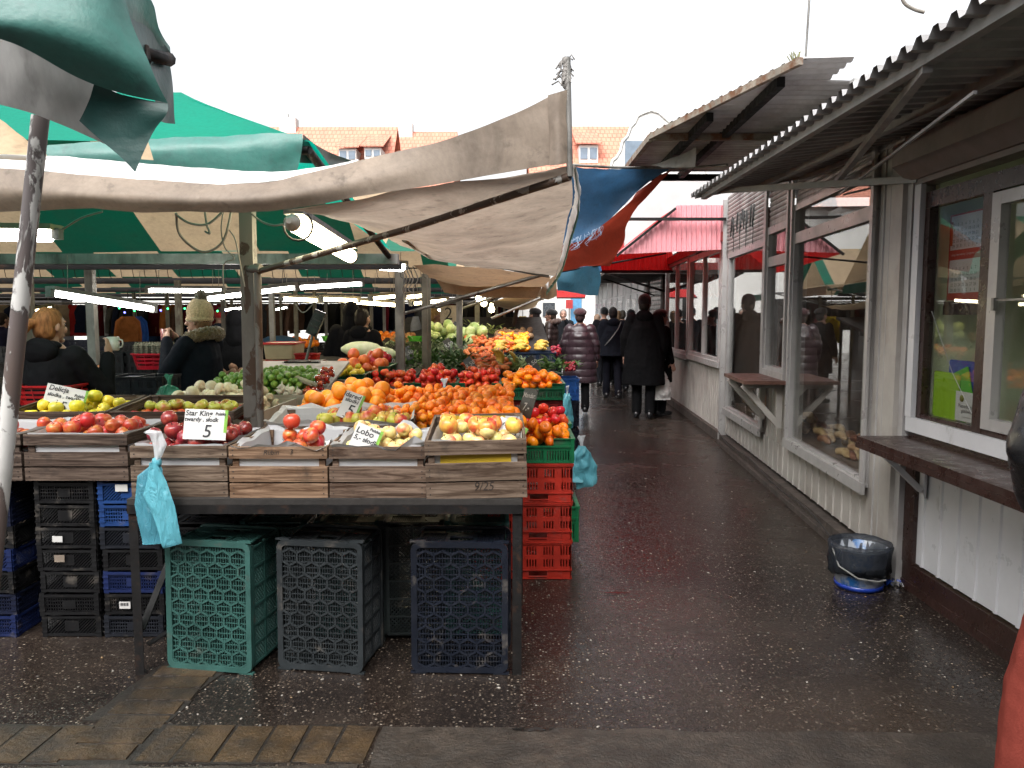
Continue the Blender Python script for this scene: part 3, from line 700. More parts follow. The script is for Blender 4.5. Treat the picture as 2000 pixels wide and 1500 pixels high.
sign([('Mandar.', .03, 0, .75), ('7.-', .05, 0, .35)], V((a.x+.0, 4.3, a.z)), .14, .17, 'black price board with white chalk writing beside the tangerine heap', -20, -58, 0, M_blackboard, M_chalk, False)
b = MB(); a = P(717, 838, 3.62); b.box((a.x-.02, 3.6, a.z-.012), (a.x+.02, 3.602, a.z+.004)); b.build('yellow_tag', M_yellowpaper, label='small bright yellow tag on the rim of the pale apple crate', cat='tag')
# scribbles on the crates
for cr, items in ((crate_obs[1], (('Rubin', .03, -.03, .195), ('3', .032, .06, .197))), (crate_end, (('9/25', .05, .03, .045),))):
    tb = L()
    for s_, sz, x, z in items: put_text(tb, s_, sz, Matrix.Translation((x, -.0012, z)), 0, shear=.2)
    tb.build('scribble', M_nail, cr)
# ---------------------------------------------------------------- oranges and tangerines behind the apples
def tz(x, y): return .96 + (y-4.0)*.075
xa = pxX(600, 800, 4.6)
place('orange', 'orange', pile(50, .046, xa-.05, xa+.50, 4.36, 5.0, lambda x, y: tz(x,y)-.0, lambda x, y: .12*math.exp(-((x-xa-.3)/.25)**2), 21, .1), .043, 'large orange in the heap behind the mottled apples', 'heap of large oranges', 'orange', 5, 0)
xl = pxX(775, 800, 4.6); xr = pxX(1018, 810, 4.3)
def mass(kind, name, balls, r0, label, group, seed, mat):
    """the far remainder of a heap too big to count, as one object"""
    R_ = random.Random(seed); me = FM[kind]; vs = [v.co.copy() for v in me.vertices]; fs = [tuple(p.vertices) for p in me.polygons]; mi = [p.material_index for p in me.polygons]; b = MB()
    for p, r in balls:
        E_ = Euler((R_.uniform(-1.3,1.3), R_.uniform(-1.3,1.3), R_.uniform(0,6.28))).to_matrix(); k = r/r0; o_ = len(b.v)
        b.v += [p + (E_ @ v)*k for v in vs]; b.f += [[i_+o_ for i_ in f] for f in fs]; b.mi += mi; b.sm += [True]*len(fs)
    return tag(b.build(name, list(me.materials)), label, None, group, 'stuff')
tb_ = pile(450, .0275, xl-.10, xr-.04, 4.12, 5.3, lambda x, y: tz(x,y)-.005, lambda x, y: .03*math.exp(-((y-4.9)/.35)**2), 22, .14, 10)
tb_.sort(key=lambda q: q[0].y - q[0].z*2)
place('tangerine', 'tangerine', tb_[:235], .032, 'tangerine in the large heap behind the raised end crate', 'large heap of tangerines', 'tangerine', 6, 0)
mass('tangerine', 'tangerines', tb_[235:], .032, 'the rest of the large tangerine heap behind the raised end crate', None, 6, None)
xm = pxX(950, 800, 4.3)
place('tangerine', 'clementine', pile(38, .037, xm-.20, xr+.02, 4.1, 4.5, lambda x, y: .975, lambda x, y: .07*math.exp(-((x-xm)/.12)**2), 23, .1), .032, 'large glossy clementine heaped beside the black price board', 'heap of large clementines', 'clementine', 7, 0)
b = MB(); b.box((xa-.1, 4.33, .80), (xr+.01, 5.35, .955)); b.box((-1.5, 4.34, .0), (-1.46, 4.38, .8)); 
tt = thing('display_bench', 'dark display bench under the orange and tangerine heaps', 'bench', ((xa+xr)/2, 4.8, 0))
b = MB(); b.add([(xa-.12,4.12,.83),(xr+.02,4.12,.83),(xr+.02,5.4,.925),(xa-.12,5.4,.925),(xa-.12,4.12,.865),(xr+.02,4.12,.865),(xr+.02,5.4,.96),(xa-.12,5.4,.96)], [(0,3,2,1),(4,5,6,7),(0,1,5,4),(1,2,6,5),(2,3,7,6),(3,0,4,7)]); b.build('bench_top', M_tablewood, tt)
for lx in (xa-.08, xr-.03):
    for ly in (4.32, 5.33): b = MB(); b.box((lx, ly, 0), (lx+.04, ly+.04, .835)); b.build('leg', M_darkmetal, tt)
# ---------------------------------------------------------------- plastic crates
def rrect(w, h, r, n=4):
    pts = []
    for cx, cz, a0 in ((w/2-r, -h/2+r, -90), (w/2-r, h/2-r, 0), (-w/2+r, h/2-r, 90), (-w/2+r, -h/2+r, 180)):
        for k in range(n+1): a = math.radians(a0 + 90*k/n); pts.append((cx + r*math.cos(a), cz + r*math.sin(a)))
    return pts
def clipseg(x0, y0, x1, y1, X0, Y0, X1, Y1):
    t0, t1 = 0., 1.; dx, dy = x1-x0, y1-y0
    for p, q in ((-dx, x0-X0), (dx, X1-x0), (-dy, y0-Y0), (dy, Y1-y0)):
        if abs(p) < 1e-9:
            if q < 0: return None
        else:
            r = q/p
            if p < 0: t0 = max(t0, r)
            else: t1 = min(t1, r)
    return (x0+t0*dx, y0+t0*dy, x0+t1*dx, y0+t1*dy) if t1 - t0 > .02 else None
def lattice(b, fr, X0, Y0, X1, Y1, sp, ang, wd, th, off=0):
    """diagonal bars filling a rectangle; fr maps (u,v,n) to a point"""
    a = math.radians(ang); d = (math.cos(a), math.sin(a)); nn = (-d[1], d[0]); R_ = math.hypot(X1-X0, Y1-Y0)
    cx, cy = (X0+X1)/2, (Y0+Y1)/2; k = -R_/2
    while k < R_/2:
        px, py = cx + nn[0]*k, cy + nn[1]*k
        s = clipseg(px-d[0]*R_, py-d[1]*R_, px+d[0]*R_, py+d[1]*R_, X0, Y0, X1, Y1)
        if s:
            h = wd/2; q = [(s[0]-nn[0]*h, s[1]-nn[1]*h), (s[2]-nn[0]*h, s[3]-nn[1]*h), (s[2]+nn[0]*h, s[3]+nn[1]*h), (s[0]+nn[0]*h, s[1]+nn[1]*h)]
            vs = [fr(u, v, off) for u, v in q] + [fr(u, v, off-th) for u, v in q]
            b.add(vs, [(0,1,2,3),(0,4,5,1),(1,5,6,2),(2,6,7,3),(3,7,4,0)])
        k += sp
def hbar(b, fr, u0, v0, u1, v1, off, th):
    vs = [fr(u, v, n) for n in (off, off-th) for u, v in ((u0,v0),(u1,v0),(u1,v1),(u0,v1))]
    b.add(vs, [(0,1,2,3),(0,4,5,1),(1,5,6,2),(2,6,7,3),(3,7,4,0),(7,6,5,4)])
def hex_crate(w=.40, h=.60, d=.29):
    """plastic harvest crate standing on its end, its honeycomb base towards -y, open side towards +y"""
    t = thing('plastic_crate', 'x', 'crate')
    b = L(); fr = lambda u, v, n: V((u, -n, v + h/2))          # base grid in the plane y = 0
    iw, ih = w/2-.024, h/2-.026
    n = 30
    for k in range(1, n): u = -iw + 2*iw*k/n; hbar(b, fr, u-.0016, -ih, u+.0016, ih, .0, .006)
    for k in range(1, 22): v = -ih + 2*ih*k/22; hbar(b, fr, -iw, v-.0019, iw, v+.0019, .0006, .006)
    cw = 2*iw/5; rh = 2*ih/9.5
    for r_ in range(10):
        v = ih - rh*(r_+.42); pts = []
        for k in range(11): pts.append((-iw + k*cw/2, v + (rh*.17 if (k % 2) ^ (r_ % 2) else -rh*.17)))
        for (p, q) in zip(pts, pts[1:]): b.bar(fr(p[0], p[1], .003), fr(q[0], q[1], .003), .009, .0055, up=(0,1,0))
        for k in range(11):
            if not ((k % 2) ^ (r_ % 2)) and r_ < 9: b.bar(fr(pts[k][0], pts[k][1], .002), fr(pts[k][0], max(-ih, pts[k][1]-rh*.66), .002), .009, .0055, up=(0,1,0))
    b.build('base_grid', M_plastic, t)
    b = L(); o_ = rrect(w, h, .036); i_ = rrect(w-.048, h-.052, .018)
    rings = [[V((x, y, z+h/2)) for x, z in pr] for pr, y in ((i_, .008), (i_, -.007), (o_, -.009), (o_, .012), (rrect(w-.014, h-.014, .034), .022), (rrect(w-.018, h-.018, .03), .03))]
    b.loft(rings, cap=False, sm=False)
    for sx in (-1, 1):
        for sz in (0, 1): b.box((sx*w/2-.06 if sx > 0 else -w/2-.004, -.008, h-.002 if sz else -.006), (w/2+.004 if sx > 0 else -w/2+.06, .014, h+.006 if sz else .002))
    b.build('base_rim', M_plastic, t)
    for sx in (-1, 1):                                         # long sides: two columns of latticed cells
        b = L(); fr = lambda u, v, n, sx=sx: V((sx*(w/2-.011+n), u, v))
        for c in range(2):
            u0 = .035 + c*(d-.06)/2; u1 = u0 + (d-.06)/2 - .012
            for k in range(6):
                v0 = .03 + k*(h-.06)/6; v1 = v0 + (h-.06)/6 - .01
                lattice(b, fr, u0, v0, u1, v1, .014, 48, .004, .004); lattice(b, fr, u0, v0, u1, v1, .014, -48, .004, .004, -.0005)
        for k in range(7): v = .03 + k*(h-.06)/6 - .01; hbar(b, fr, .03, v, d-.02, v+.01, .005, .009)
        for u in (.026, .035+(d-.06)/2-.012, d-.03): hbar(b, fr, u, .02, u+.012, h-.02, .006, .01)
        b.build('side_wall', M_plastic, t)
    for sz in (0, 1):                                          # short ends with the hand hole
        b = L(); z = h-.012 if sz else .012; sg = 1 if sz else -1; fr = lambda u, v, n, z=z, sg=sg: V((u, v, z + sg*n))
        lattice(b, fr, -w/2+.03, .04, -w*.16, d*.62, .013, 45, .005, .004); lattice(b, fr, w*.16, .04, w/2-.03, d*.62, .013, 45, .005, .004)
        lattice(b, fr, -w/2+.03, .04, -w*.16, d*.62, .013, -45, .005, .004, -.0004); lattice(b, fr, w*.16, .04, w/2-.03, d*.62, .013, -45, .005, .004, -.0004)
        for q in ((-w/2+.02,.024,w/2-.02,.04), (-w/2+.02,d*.62,w/2-.02,d*.66), (-w*.16,.04,-w*.12,d*.62), (w*.12,.04,w*.16,d*.62), (-w/2+.02,.04,-w/2+.03,d-.02), (w/2-.03,.04,w/2-.02,d-.02),
                  (-w*.12,.04,w*.12,d*.2), (-w*.12,d*.42,w*.12,d*.62), (-w/2+.03,d*.66,-w*.2,d-.02), (w*.2,d*.66,w/2-.03,d-.02), (-w*.2,d*.86,w*.2,d-.02)): hbar(b, fr, *q, .004, .007)
        b.build('end_wall', M_plastic, t)
    b = L(); rings = [[V((x, y, z+h/2)) for x, z in rrect(w+e, h+e, .034)] for y, e in ((d-.022, -.03), (d-.02, .006), (d, .006), (d, -.03))]
    b.loft(rings, cap=False, sm=False); b.build('open_rim', M_plastic, t)
    return t
HX = hex_crate()
G_HX = 'honeycomb plastic crates stood on end under the table'
hx = [(323, 500, 3.33, (.04,.115,.10), 'teal honeycomb crate stood on end under the hanging teal bags', -9),
      (541, 714, 3.33, (.026,.031,.034), 'charcoal honeycomb crate stood on end between the teal and the navy ones', -8),
      (804, 992, 3.31, (.009,.012,.021), 'navy honeycomb crate stood on end beside the table leg', -2)]
for i, (a, b_, Y, tint, lab, rz) in enumerate(hx):
    o = HX if i == 0 else copy_tree(HX)
    xa = pxX(a, 1320, Y); xb = pxX(b_, 1320, Y); s = (xb-xa)/.40
    o.location = ((xa+xb)/2, Y, .007); o.rotation_euler = (math.radians(-1.5), 0, math.radians(rz)); o.scale = (s, 1, .985); o['label'] = lab; o['group'] = G_HX
    for ch in o.children: ch.color = (*tint, 1)
back = [(-1.66, (.02,.02,.022), 'black crate behind the teal one, its side to the viewer'), (-1.32, (.03,.09,.085), 'dim teal crate in the back row, half hidden by the teal crate'), (-.96, (.025,.08,.075), 'dim teal crate in the back row behind the charcoal one'), (-.645, (.028,.036,.036), 'grey crate seen in the gap between charcoal and navy'), (-.325, (.03,.105,.09), 'green crate in the back row behind the navy one near the table leg')]
for X, tint, lab in back:
    o = copy_tree(HX, (X, 3.86, .006), (0, 0, -PI/2 + RND.uniform(-.03,.03)), lab, G_HX, scale=(1, 1.06, .985))
    for ch in o.children: ch.color = (*tint, 1)
# low stacking crates, black and blue
def low_crate(w=.30, d=.40, h=.112, style=0):
    t = thing('stacking_crate', 'x', 'crate')
    for nm, fr, wd in (('front_wall', lambda u, v, n: V((u, -n, v)), w), ('back_wall', lambda u, v, n: V((u, d+n-.004, v)), w), ('side_wall', lambda u, v, n: V((-w/2-n+.004, u+d/2, v)), d), ('side_wall', lambda u, v, n: V((w/2+n-.004, u+d/2, v)), d)):
        b = L()
        if style == 0:
            lattice(b, fr, -wd/2+.03, .02, wd/2-.03, h-.02, .011, 45, .0045, .005)
            hbar(b, fr, -.035, .03, .035, h-.03, .002, .006)
        else:
            for k in range(int((wd-.06)/.012)): u = -wd/2+.03+k*.012; hbar(b, fr, u, .018, u+.004, h-.018, 0, .005)
            for k in range(5): v = .02 + k*.017; hbar(b, fr, -wd/2+.02, v, wd/2-.02, v+.005, 0, .005)
            hbar(b, fr, -.03, .035, .03, h-.035, .003, .006)
        hbar(b, fr, -wd/2+.004, h-.018, wd/2-.004, h-.006, .005, .01); hbar(b, fr, -wd/2+.004, .004, wd/2-.004, .018, .003, .008)
        for sx in (-1, 1):
            u = sx*(wd/2-.016); hbar(b, fr, u-.012, 0, u+.012, h, .004, .008)
            for k in range(3): hbar(b, fr, u-.014, .022+k*.028, u+.014, .028+k*.028, .008, .006)
        b.build(nm, M_plastic, t)
    b = L(); b.box((-w/2+.008, .008, .006), (w/2-.008, d-.008, .012)); b.build('base', M_plastic, t)
    return t
LC = [low_crate(style=0), low_crate(style=1)]; used = [0, 0]
G_LC = 'low stacking crates under the left table'
BLK = (.007,.007,.008); BL = (.010,.02,.085); BL2 = (.016,.06,.22); BLD = (.008,.012,.035); DK = (.012,.014,.02)
cols = [(-26, [BL, BLD, BLK, BL, BLK, BLD, BLD], [1,1,0,0,0,1,1]), (138, [BLK]*7, [0,1,0,0,0,0,1]), (262, [DK, BLK, BL, BLK, DK, BL2, BL2], [1,1,1,0,0,1,0])]
names = ['leftmost stack behind the slanted pole', 'black stack right of the slanted pole', 'stack nearest the table leg']
ordn = ['bottom', 'second from bottom', 'third from bottom', 'middle', 'third from top', 'second from top', 'top']
for ci, (px, tints, sty) in enumerate(cols):
    X = pxX(px, 1100, 3.72)
    for k, (tint, st) in enumerate(zip(tints, sty)):
        st_ = st; proto = LC[st_]
        o = proto if not used[st_] else copy_tree(proto); used[st_] = 1
        o.location = (X + RND.uniform(-.004,.004), 3.70 + RND.uniform(-.006,.006), .001 + k*.1125); o.rotation_euler = (0, 0, math.radians(RND.uniform(-1.5,1.5)))
        cn = 'black' if tint in (BLK, DK) else ('bright blue' if tint == BL2 else 'dark blue')
        o['label'] = f'{cn} low crate, {ordn[k]} one of the {names[ci]}'; o['group'] = G_LC
        for ch in o.children: ch.color = (*tint, 1)
for px, py, w_, h_, m, lab in ((237, 953, .06, .035, M_card, 'torn white paper tag on the topmost bright blue crate'), (112, 1053, .05, .03, M_card, 'white paper scrap stuck on a black crate, the higher of two'), (116, 1091, .05, .035, M_cbeige, 'beige paper scrap stuck on a black crate below the white one'), (244, 1182, .055, .035, M_card, 'white barcode label on a black crate near the table leg')):
    p = P(px, py, 3.685); b = MB(); b.box((p.x-w_/2, 3.684, p.z-h_/2), (p.x+w_/2, 3.686, p.z+h_/2))
    if 'barcode' in lab:
        for k in range(14): b.box((p.x-.022+k*.003, 3.683, p.z-.003), (p.x-.022+k*.003+RND.choice((.001,.002)), 3.6836, p.z+.012), 1)
    b.build('paper_tag', [m, M_ink], label=lab, cat='tag')
# ---------------------------------------------------------------- red slotted crates
def slot_crate(w=.60, d=.40, h=.235):
    t = thing('slotted_crate', 'x', 'crate')
    for nm, fr, wd in (('front_wall', lambda u, v, n: V((u, -n, v)), w), ('side_wall', lambda u, v, n: V((-w/2-n, u+d/2, v)), d), ('side_wall', lambda u, v, n: V((w/2+n, u+d/2, v)), d), ('back_wall', lambda u, v, n: V((u, d+n, v)), w)):
        b = L(); T = .005
        hx0 = -.055 + (.1 if wd > .5 else 0); hx1 = hx0 + .11
        zb = [(.0, .014), (.05, .075), (.12, .148), (.2, h)]     # solid bands
        for a, c in zb: hbar(b, fr, -wd/2, a, wd/2, c, 0, T)
        hbar(b, fr, -wd/2, .0141, hx0, .0499, 0, T); hbar(b, fr, hx1, .0141, wd/2, .0499, 0, T)
        hbar(b, fr, hx0, .012, hx1, .018, .008, .012)
        for (z0, z1) in ((.0751, .1199), (.1481, .1999)):
            u = -wd/2; pitch = .017
            while u < wd/2 - .0001:
                kk = int((u+wd/2)/pitch); solid = (kk % 6) in (0, 5)
                hbar(b, fr, u, z0, min(u + (pitch if solid else .009), wd/2), z1, 0, T); u += pitch
        for a in (.0, .052, .215): hbar(b, fr, -wd/2-.004, a, wd/2+.004, a+.005, .007, .007)
        for u in (-wd/2+.05, wd/2-.055): hbar(b, fr, u, .0, u+.005, h-.002, .006, .006)
        hbar(b, fr, -wd/2-.005, h-.012, wd/2+.005, h, .009, .012)
        b.build(nm, M_plastic, t)
    b = L(); b.box((-w/2+.004, .004, .003), (w/2-.004, d-.004, .008)); b.build('base', M_plastic, t)
    return t
RC = slot_crate(); RED = (.48,.032,.018)
rx = pxX(1116, 1100, 4.54) - .30
for k, nm in enumerate(('bottom', 'middle', 'top')):
    o = RC if k == 0 else copy_tree(RC)
    o.location = (rx + RND.uniform(-.004,.004), 4.54, .004 + k*.237); o['label'] = f'bright red slotted crate, {nm} one of the stack beside the table leg'; o['group'] = 'red slotted crates beside the table'
    for ch in o.children: ch.color = (*RED, 1)
# ---------------------------------------------------------------- green produce crates with a dip in the front
def produce_crate(w=.40, d=.58, h=.15, dip=True):
    t = thing('produce_crate', 'x', 'crate')
    for nm, fr, wd, dp in (('front_wall', lambda u, v, n: V((u, -n, v)), w, dip), ('side_wall', lambda u, v, n: V((-w/2-n, u+d/2, v)), d, False), ('side_wall', lambda u, v, n: V((w/2+n, u+d/2, v)), d, False), ('back_wall', lambda u, v, n: V((u, d+n, v)), w, dip)):
        b = L(); T = .005; top = h-.045 if dp else h
        hbar(b, fr, -wd/2, .0, wd/2, .016, 0, T); hbar(b, fr, -wd/2, top-.03, wd/2, top-.0, 0, T); hbar(b, fr, -wd/2-.006, top-.01, wd/2+.006, top, .012, .014)
        k = -wd/2
        while k < wd/2-.004: hbar(b, fr, k, .0161, k+.005, top-.0301, 0, T); k += .0105
        for u in (-.09, 0, .09): hbar(b, fr, u-.004, .0, u+.004, top-.01, .006, .006)
        for sx in (-1, 1):
            u0, u1 = sorted((sx*wd/2, sx*(wd/2-.075)))
            if dp: hbar(b, fr, u0, top, u1, h, 0, T); hbar(b, fr, u0-.006*(sx<0), h-.008, u1+.006*(sx>0), h, .012, .014)
            hbar(b, fr, sx*wd/2-.006, 0, sx*wd/2+.006, h, .008, .01)
        b.build(nm, M_plastic, t)
    b = L(); b.box((-w/2+.004, .004, .003), (w/2-.004, d-.004, .008)); b.build('base', M_plastic, t)
    return t
GC = produce_crate(); GREEN = (.01,.115,.05); GREEN_L = (.012,.2,.075); g_used = [0]
def gcrate(x, y, z, label, w=.40, tint=GREEN, d=1., h=1., group='green produce crates on the stalls', rz=0):
    o = GC if not g_used[0] else copy_tree(GC); g_used[0] = 1
    o.location = (x, y, z); o.rotation_euler = (0, 0, rz); o.scale = (w/.40, d, h); o['label'] = label; o['group'] = group
    for ch in o.children: ch.color = (*tint, 1)
    return o
# on the red stack: a green crate of tangerines and tomatoes
gcrate(rx, 4.54, .716, 'bright green crate on the red stack, filled with persimmons and tomatoes', .60, GREEN_L, .7)
place('tangerine', 'persimmon', pile(62, .037, rx-.29, rx+.29, 4.55, 4.93, lambda x, y: .80, lambda x, y: .03*math.cos((x-rx)*4), 31), .032, 'orange persimmon in the bright green crate on the red stack', 'persimmons on the red stack', 'persimmon', 8, 0)
place('tomato', 'tomato', pile(18, .036, rx+.0, rx+.29, 4.75, 5.0, lambda x, y: .90, None, 32), .036, 'red tomato at the back of the green crate on the red stack', 'tomatoes on the red stack', 'tomato', 8, 1)
gcrate(rx+.02, 5.05, .73, 'green crate just behind the persimmon crate beside the hanging teal bag', .60, GREEN_L, .7)
gcrate(rx+.06, 4.98, .10, 'lone green crate low on the ground behind the red stack', .62, GREEN_L, .7, 1.6)
# ---------------------------------------------------------------- second stall: tomatoes, greens, carrots
BZ = .83
def slope(y): return BZ + max(0, y-7.05)*.125
def S(px, py, dz=0):
    r = ray(px, py); a = .125; z0 = BZ + dz
    k = (z0 - a*7.05 - H) / (r.z - a*r.y); return V((r.x*k, r.y*k, H + r.z*k))
xl2, xr2 = pxX(752, 770, 7.0), pxX(1104, 770, 7.0)
t2 = thing('market_table', 'long sloping dark stall table carrying the tomato crates and greens', 'table', ((xl2+xr2)/2, 8.5, 0))
def slab(b, x0, x1, y0, y1, z0, z1, th): b.add([(x0,y0,z0-th),(x1,y0,z0-th),(x1,y1,z1-th),(x0,y1,z1-th),(x0,y0,z0),(x1,y0,z0),(x1,y1,z1),(x0,y1,z1)], [(0,3,2,1),(4,5,6,7),(0,1,5,4),(1,2,6,5),(2,3,7,6),(3,0,4,7)])
b = MB(); slab(b, xl2-.6, xr2, 7.02, 13.0, BZ-.01, slope(13)-.01, .04); b.build('table_top', M_tablewood, t2)
for lx in (xl2-.5, -.1, xr2-.06):
    for ly in (7.25, 9.6, 12.8): b = MB(); b.box((lx, ly, 0), (lx+.04, ly+.04, slope(ly)-.06)); b.build('leg', M_darkmetal, t2)
for i, (a, c) in enumerate(((752, 806), (807, 890), (892, 976))):
    nm = ('leftmost green crate of the tomato row', 'middle green crate of the tomato row, teal bag hanging before it', 'green crate of tomatoes next to the tangerine crate')[i]
    xa, xb = pxX(a, 765, 7.0), pxX(c, 765, 7.0)
    if i == 0: xa = xb-.42
    gcrate((xa+xb)/2, 7.0, BZ, nm, xb-xa-.01)
    place('tomato', 'tomato', pile(58, .037, xa+.01, xb-.01, 7.03, 7.5, lambda x, y: BZ+.09, (lambda x, y: .09*math.exp(-((x-(xa+xb)/2)/.15)**2)) if i == 1 else None, 40+i), .036, 'red tomato in the ' + nm, ('tomatoes in the leftmost crate', 'tomatoes in the middle crate', 'tomatoes beside the tangerine crate')[i], 'tomato', 40+i, 1)
xa, xb = pxX(978, 765, 6.95), pxX(1102, 765, 6.95)
gcrate((xa+xb)/2, 6.95, BZ, 'green crate of tangerines at the alley corner of the sloping stall', xb-xa-.01)
place('tangerine', 'tangerine', pile(62, .04, xa+.01, xb-.01, 6.98, 7.5, lambda x, y: BZ+.085, lambda x, y: .06*math.exp(-((x-(xa+xb)/2)/.2)**2), 50, .12), .032, 'tangerine in the green crate at the alley corner', 'tangerines in the corner crate', 'tangerine', 50, 1)
# dark red crates under it and dark tubs at the front
o = copy_tree(RC, ((xa+xb)/2, 6.98, .52), (0,0,0), 'dark red slotted crate under the corner tangerine crate', 'red slotted crates under the sloping stall', scale=(1, 1, 1.3))
for ch in o.children: ch.color = (.2,.012,.012, 1)
o = copy_tree(RC, ((xa+xb)/2, 6.98, .2), (0,0,0), 'dark red slotted crate on the ground below the corner tangerines', 'red slotted crates under the sloping stall', scale=(1, 1, 1.3))
for ch in o.children: ch.color = (.2,.012,.012, 1)
for i, (X, lab) in enumerate(((-1.0, 'leftmost'), (-.58, 'middle'), (-.16, 'rightmost'))):
    o = copy_tree(RC, (X, 7.03, .5), (0,0,0), f'dark navy slotted crate under the tomato row, {lab} of three', 'navy slotted crates under the tomatoes', scale=(.68, 1, 1.3))
    for ch in o.children: ch.color = (.012,.018,.03, 1)
o = copy_tree(RC, (pxX(1103, 750, 7.9), 7.9, .72), (0,0,0), 'blue slotted crate at the alley side behind the corner tangerines', 'blue crates at the alley side', scale=(.5, 1, .95))
for ch in o.children: ch.color = (.02,.10,.36, 1)
for k, lab in enumerate(('upper', 'lower')):
    o = copy_tree(RC, (pxX(1103, 800, 7.9), 7.9, .45-.3*k), (0,0,0), f'{lab} dark navy crate under the blue alley side crate', 'blue crates at the alley side', scale=(.5, 1, 1.1))
    for ch in o.children: ch.color = (.012,.016,.03, 1)
# leaves and bunches
def leafy(name, label, cat, c, n, size, spread, mat, seed, up=.5, group=None, long=1.6, stems=None):
    """a heap of leaf blades standing in all directions"""
    R_ = random.Random(seed); b = MB(); c = V(c)
    for i in range(n):
        a = R_.uniform(0, 2*PI); q = V((R_.gauss(0, spread[0]), R_.gauss(0, spread[1]), abs(R_.gauss(0, spread[2])))); p = c + q
        d = V((math.cos(a), math.sin(a), up + R_.uniform(-.3,.6))).normalized(); s = d.cross(V((0,0,1)))
        s = s.normalized() if s.length > .01 else V((1,0,0)); L_ = size*R_.uniform(.7,1.4)*long; w_ = size*R_.uniform(.35,.6); nn = s.cross(d)
        vs = [p, p+d*L_*.35+s*w_*.5+nn*w_*.15, p+d*L_*.35-s*w_*.5+nn*w_*.15, p+d*L_*.75+s*w_*.4-nn*L_*.02, p+d*L_*.75-s*w_*.4-nn*L_*.02, p+d*L_-nn*L_*.12, p+d*L_*.4-nn*w_*.1, p+d*L_*.75-nn*w_*.25-nn*L_*.02]
        b.add(vs, [(0,6,1),(0,2,6),(1,6,7,3),(6,2,4,7),(3,7,5),(7,4,5)], 0, True)
    if stems:
        for i in range(stems[0]):
            p = c + V((R_.gauss(0, spread[0]), R_.gauss(0, spread[1]*.5), R_.uniform(0, spread[2]))); d = V((R_.uniform(-.5,.5), -1, -.2)).normalized()
            b.tube([p, p+d*stems[1]], [stems[2], stems[2]*1.3], 5, 1)
    ms = [mat] + ([stems[3]] if stems else [])
    return b.build(name, ms, label=label, cat=cat, group=group)
def leafmat(name, a, b_): return pm(name, a, .5, .35, 30, .2, 60, trans=.25, dirt=(b_, .55, .12, 18, (1,1,1)))
M_lf1 = leafmat('dark_leaf', (.035,.10,.018), (.07,.17,.03)); M_lf2 = leafmat('mid_leaf', (.07,.19,.025), (.16,.3,.05)); M_lf3 = leafmat('pale_leaf', (.34,.46,.12), (.6,.66,.34)); M_lf4 = leafmat('grey_green_leaf', (.16,.23,.12), (.34,.38,.22))
M_stalk = pm('white_stalk', (.55,.6,.42), .5, .2, 30, .1)
GL = 'bunches of greens on the sloping stall'
for px, py, n, sz, m, lab, cat, sd, st in (
 (812, 705, 170, .06, M_lf2, 'bunch of parsley behind the middle tomato crate', 'parsley', 1, None),
 (862, 700, 190, .06, M_lf1, 'dark leafy celery heads with pale stalks behind the tomatoes', 'celery', 2, (22, .22, .008, M_stalk)),
 (900, 712, 120, .07, M_lf1, 'leeks with dark green tops beside the carrots', 'leek', 3, (18, .26, .012, M_stalk)),
 (775, 700, 150, .055, M_lf1, 'dark parsley bunch behind the garlic', 'parsley', 4, None),
 (800, 722, 110, .05, M_lf1, 'dark broccoli leaves just behind the leftmost tomato crate', 'greens', 14, None),
 (885, 722, 110, .05, M_lf1, 'dark green spinach just behind the tomato crate by the bananas', 'spinach', 15, None),
 (1012, 718, 150, .075, M_lf3, 'pale green frilly lettuce behind the corner tangerines', 'lettuce', 5, None),
 (1078, 716, 120, .06, M_lf2, 'fresh radish leaves at the alley corner of the sloping stall', 'radish leaves', 6, None),
 (905, 692, 120, .06, M_lf4, 'pale napa cabbage in clear wrap behind the leeks', 'cabbage', 7, None),
 (870, 668, 170, .05, M_lf1, 'dark dill heap under the pale cabbages', 'dill', 8, None),
 (792, 672, 120, .06, M_lf4, 'greyish kale in plastic behind the parsley', 'kale', 9, None),
 (838, 680, 130, .06, M_lf4, 'plastic wrapped herbs behind the celery', 'herbs', 10, None),
 (945, 646, 110, .06, M_lf3, 'pale celery roots with tops near the far post', 'celeriac', 11, None),
 (975, 700, 90, .05, M_lf4, 'wilted carrot tops between carrots and bananas', 'carrot tops', 12, None)):
    p = S(px, py+8); s_ = p.y/8.
    leafy('greens', lab, cat, p, n, sz, (.12*s_, .12, .05), m, sd, group=GL, stems=st)
def cucumbers(px, py, n, lab, col, seed, name='courgette', cat='courgette', r=.022, ln=.24):
    R_ = random.Random(seed); m = pm(name+'_skin_'+str(seed), col, .35, .3, 20, .1)
    for i in range(n):
        p = S(px + R_.uniform(-22,22), py + R_.uniform(-5,5), .03); b = MB(); a = R_.uniform(-.5,.5)
        d = V((math.cos(a), math.sin(a), 0)); b.tube([p-d*ln*.5, p-d*ln*.4, p+V((0,0,.01)), p+d*ln*.4, p+d*ln*.5], [.004, r*.8, r, r*.85, .004], 10); b.build(name, m, label=lab, cat=cat, group=lab)
cucumbers(1062, 735, 9, 'dark green courgette behind the corner tangerines', (.02,.05,.02), 1)
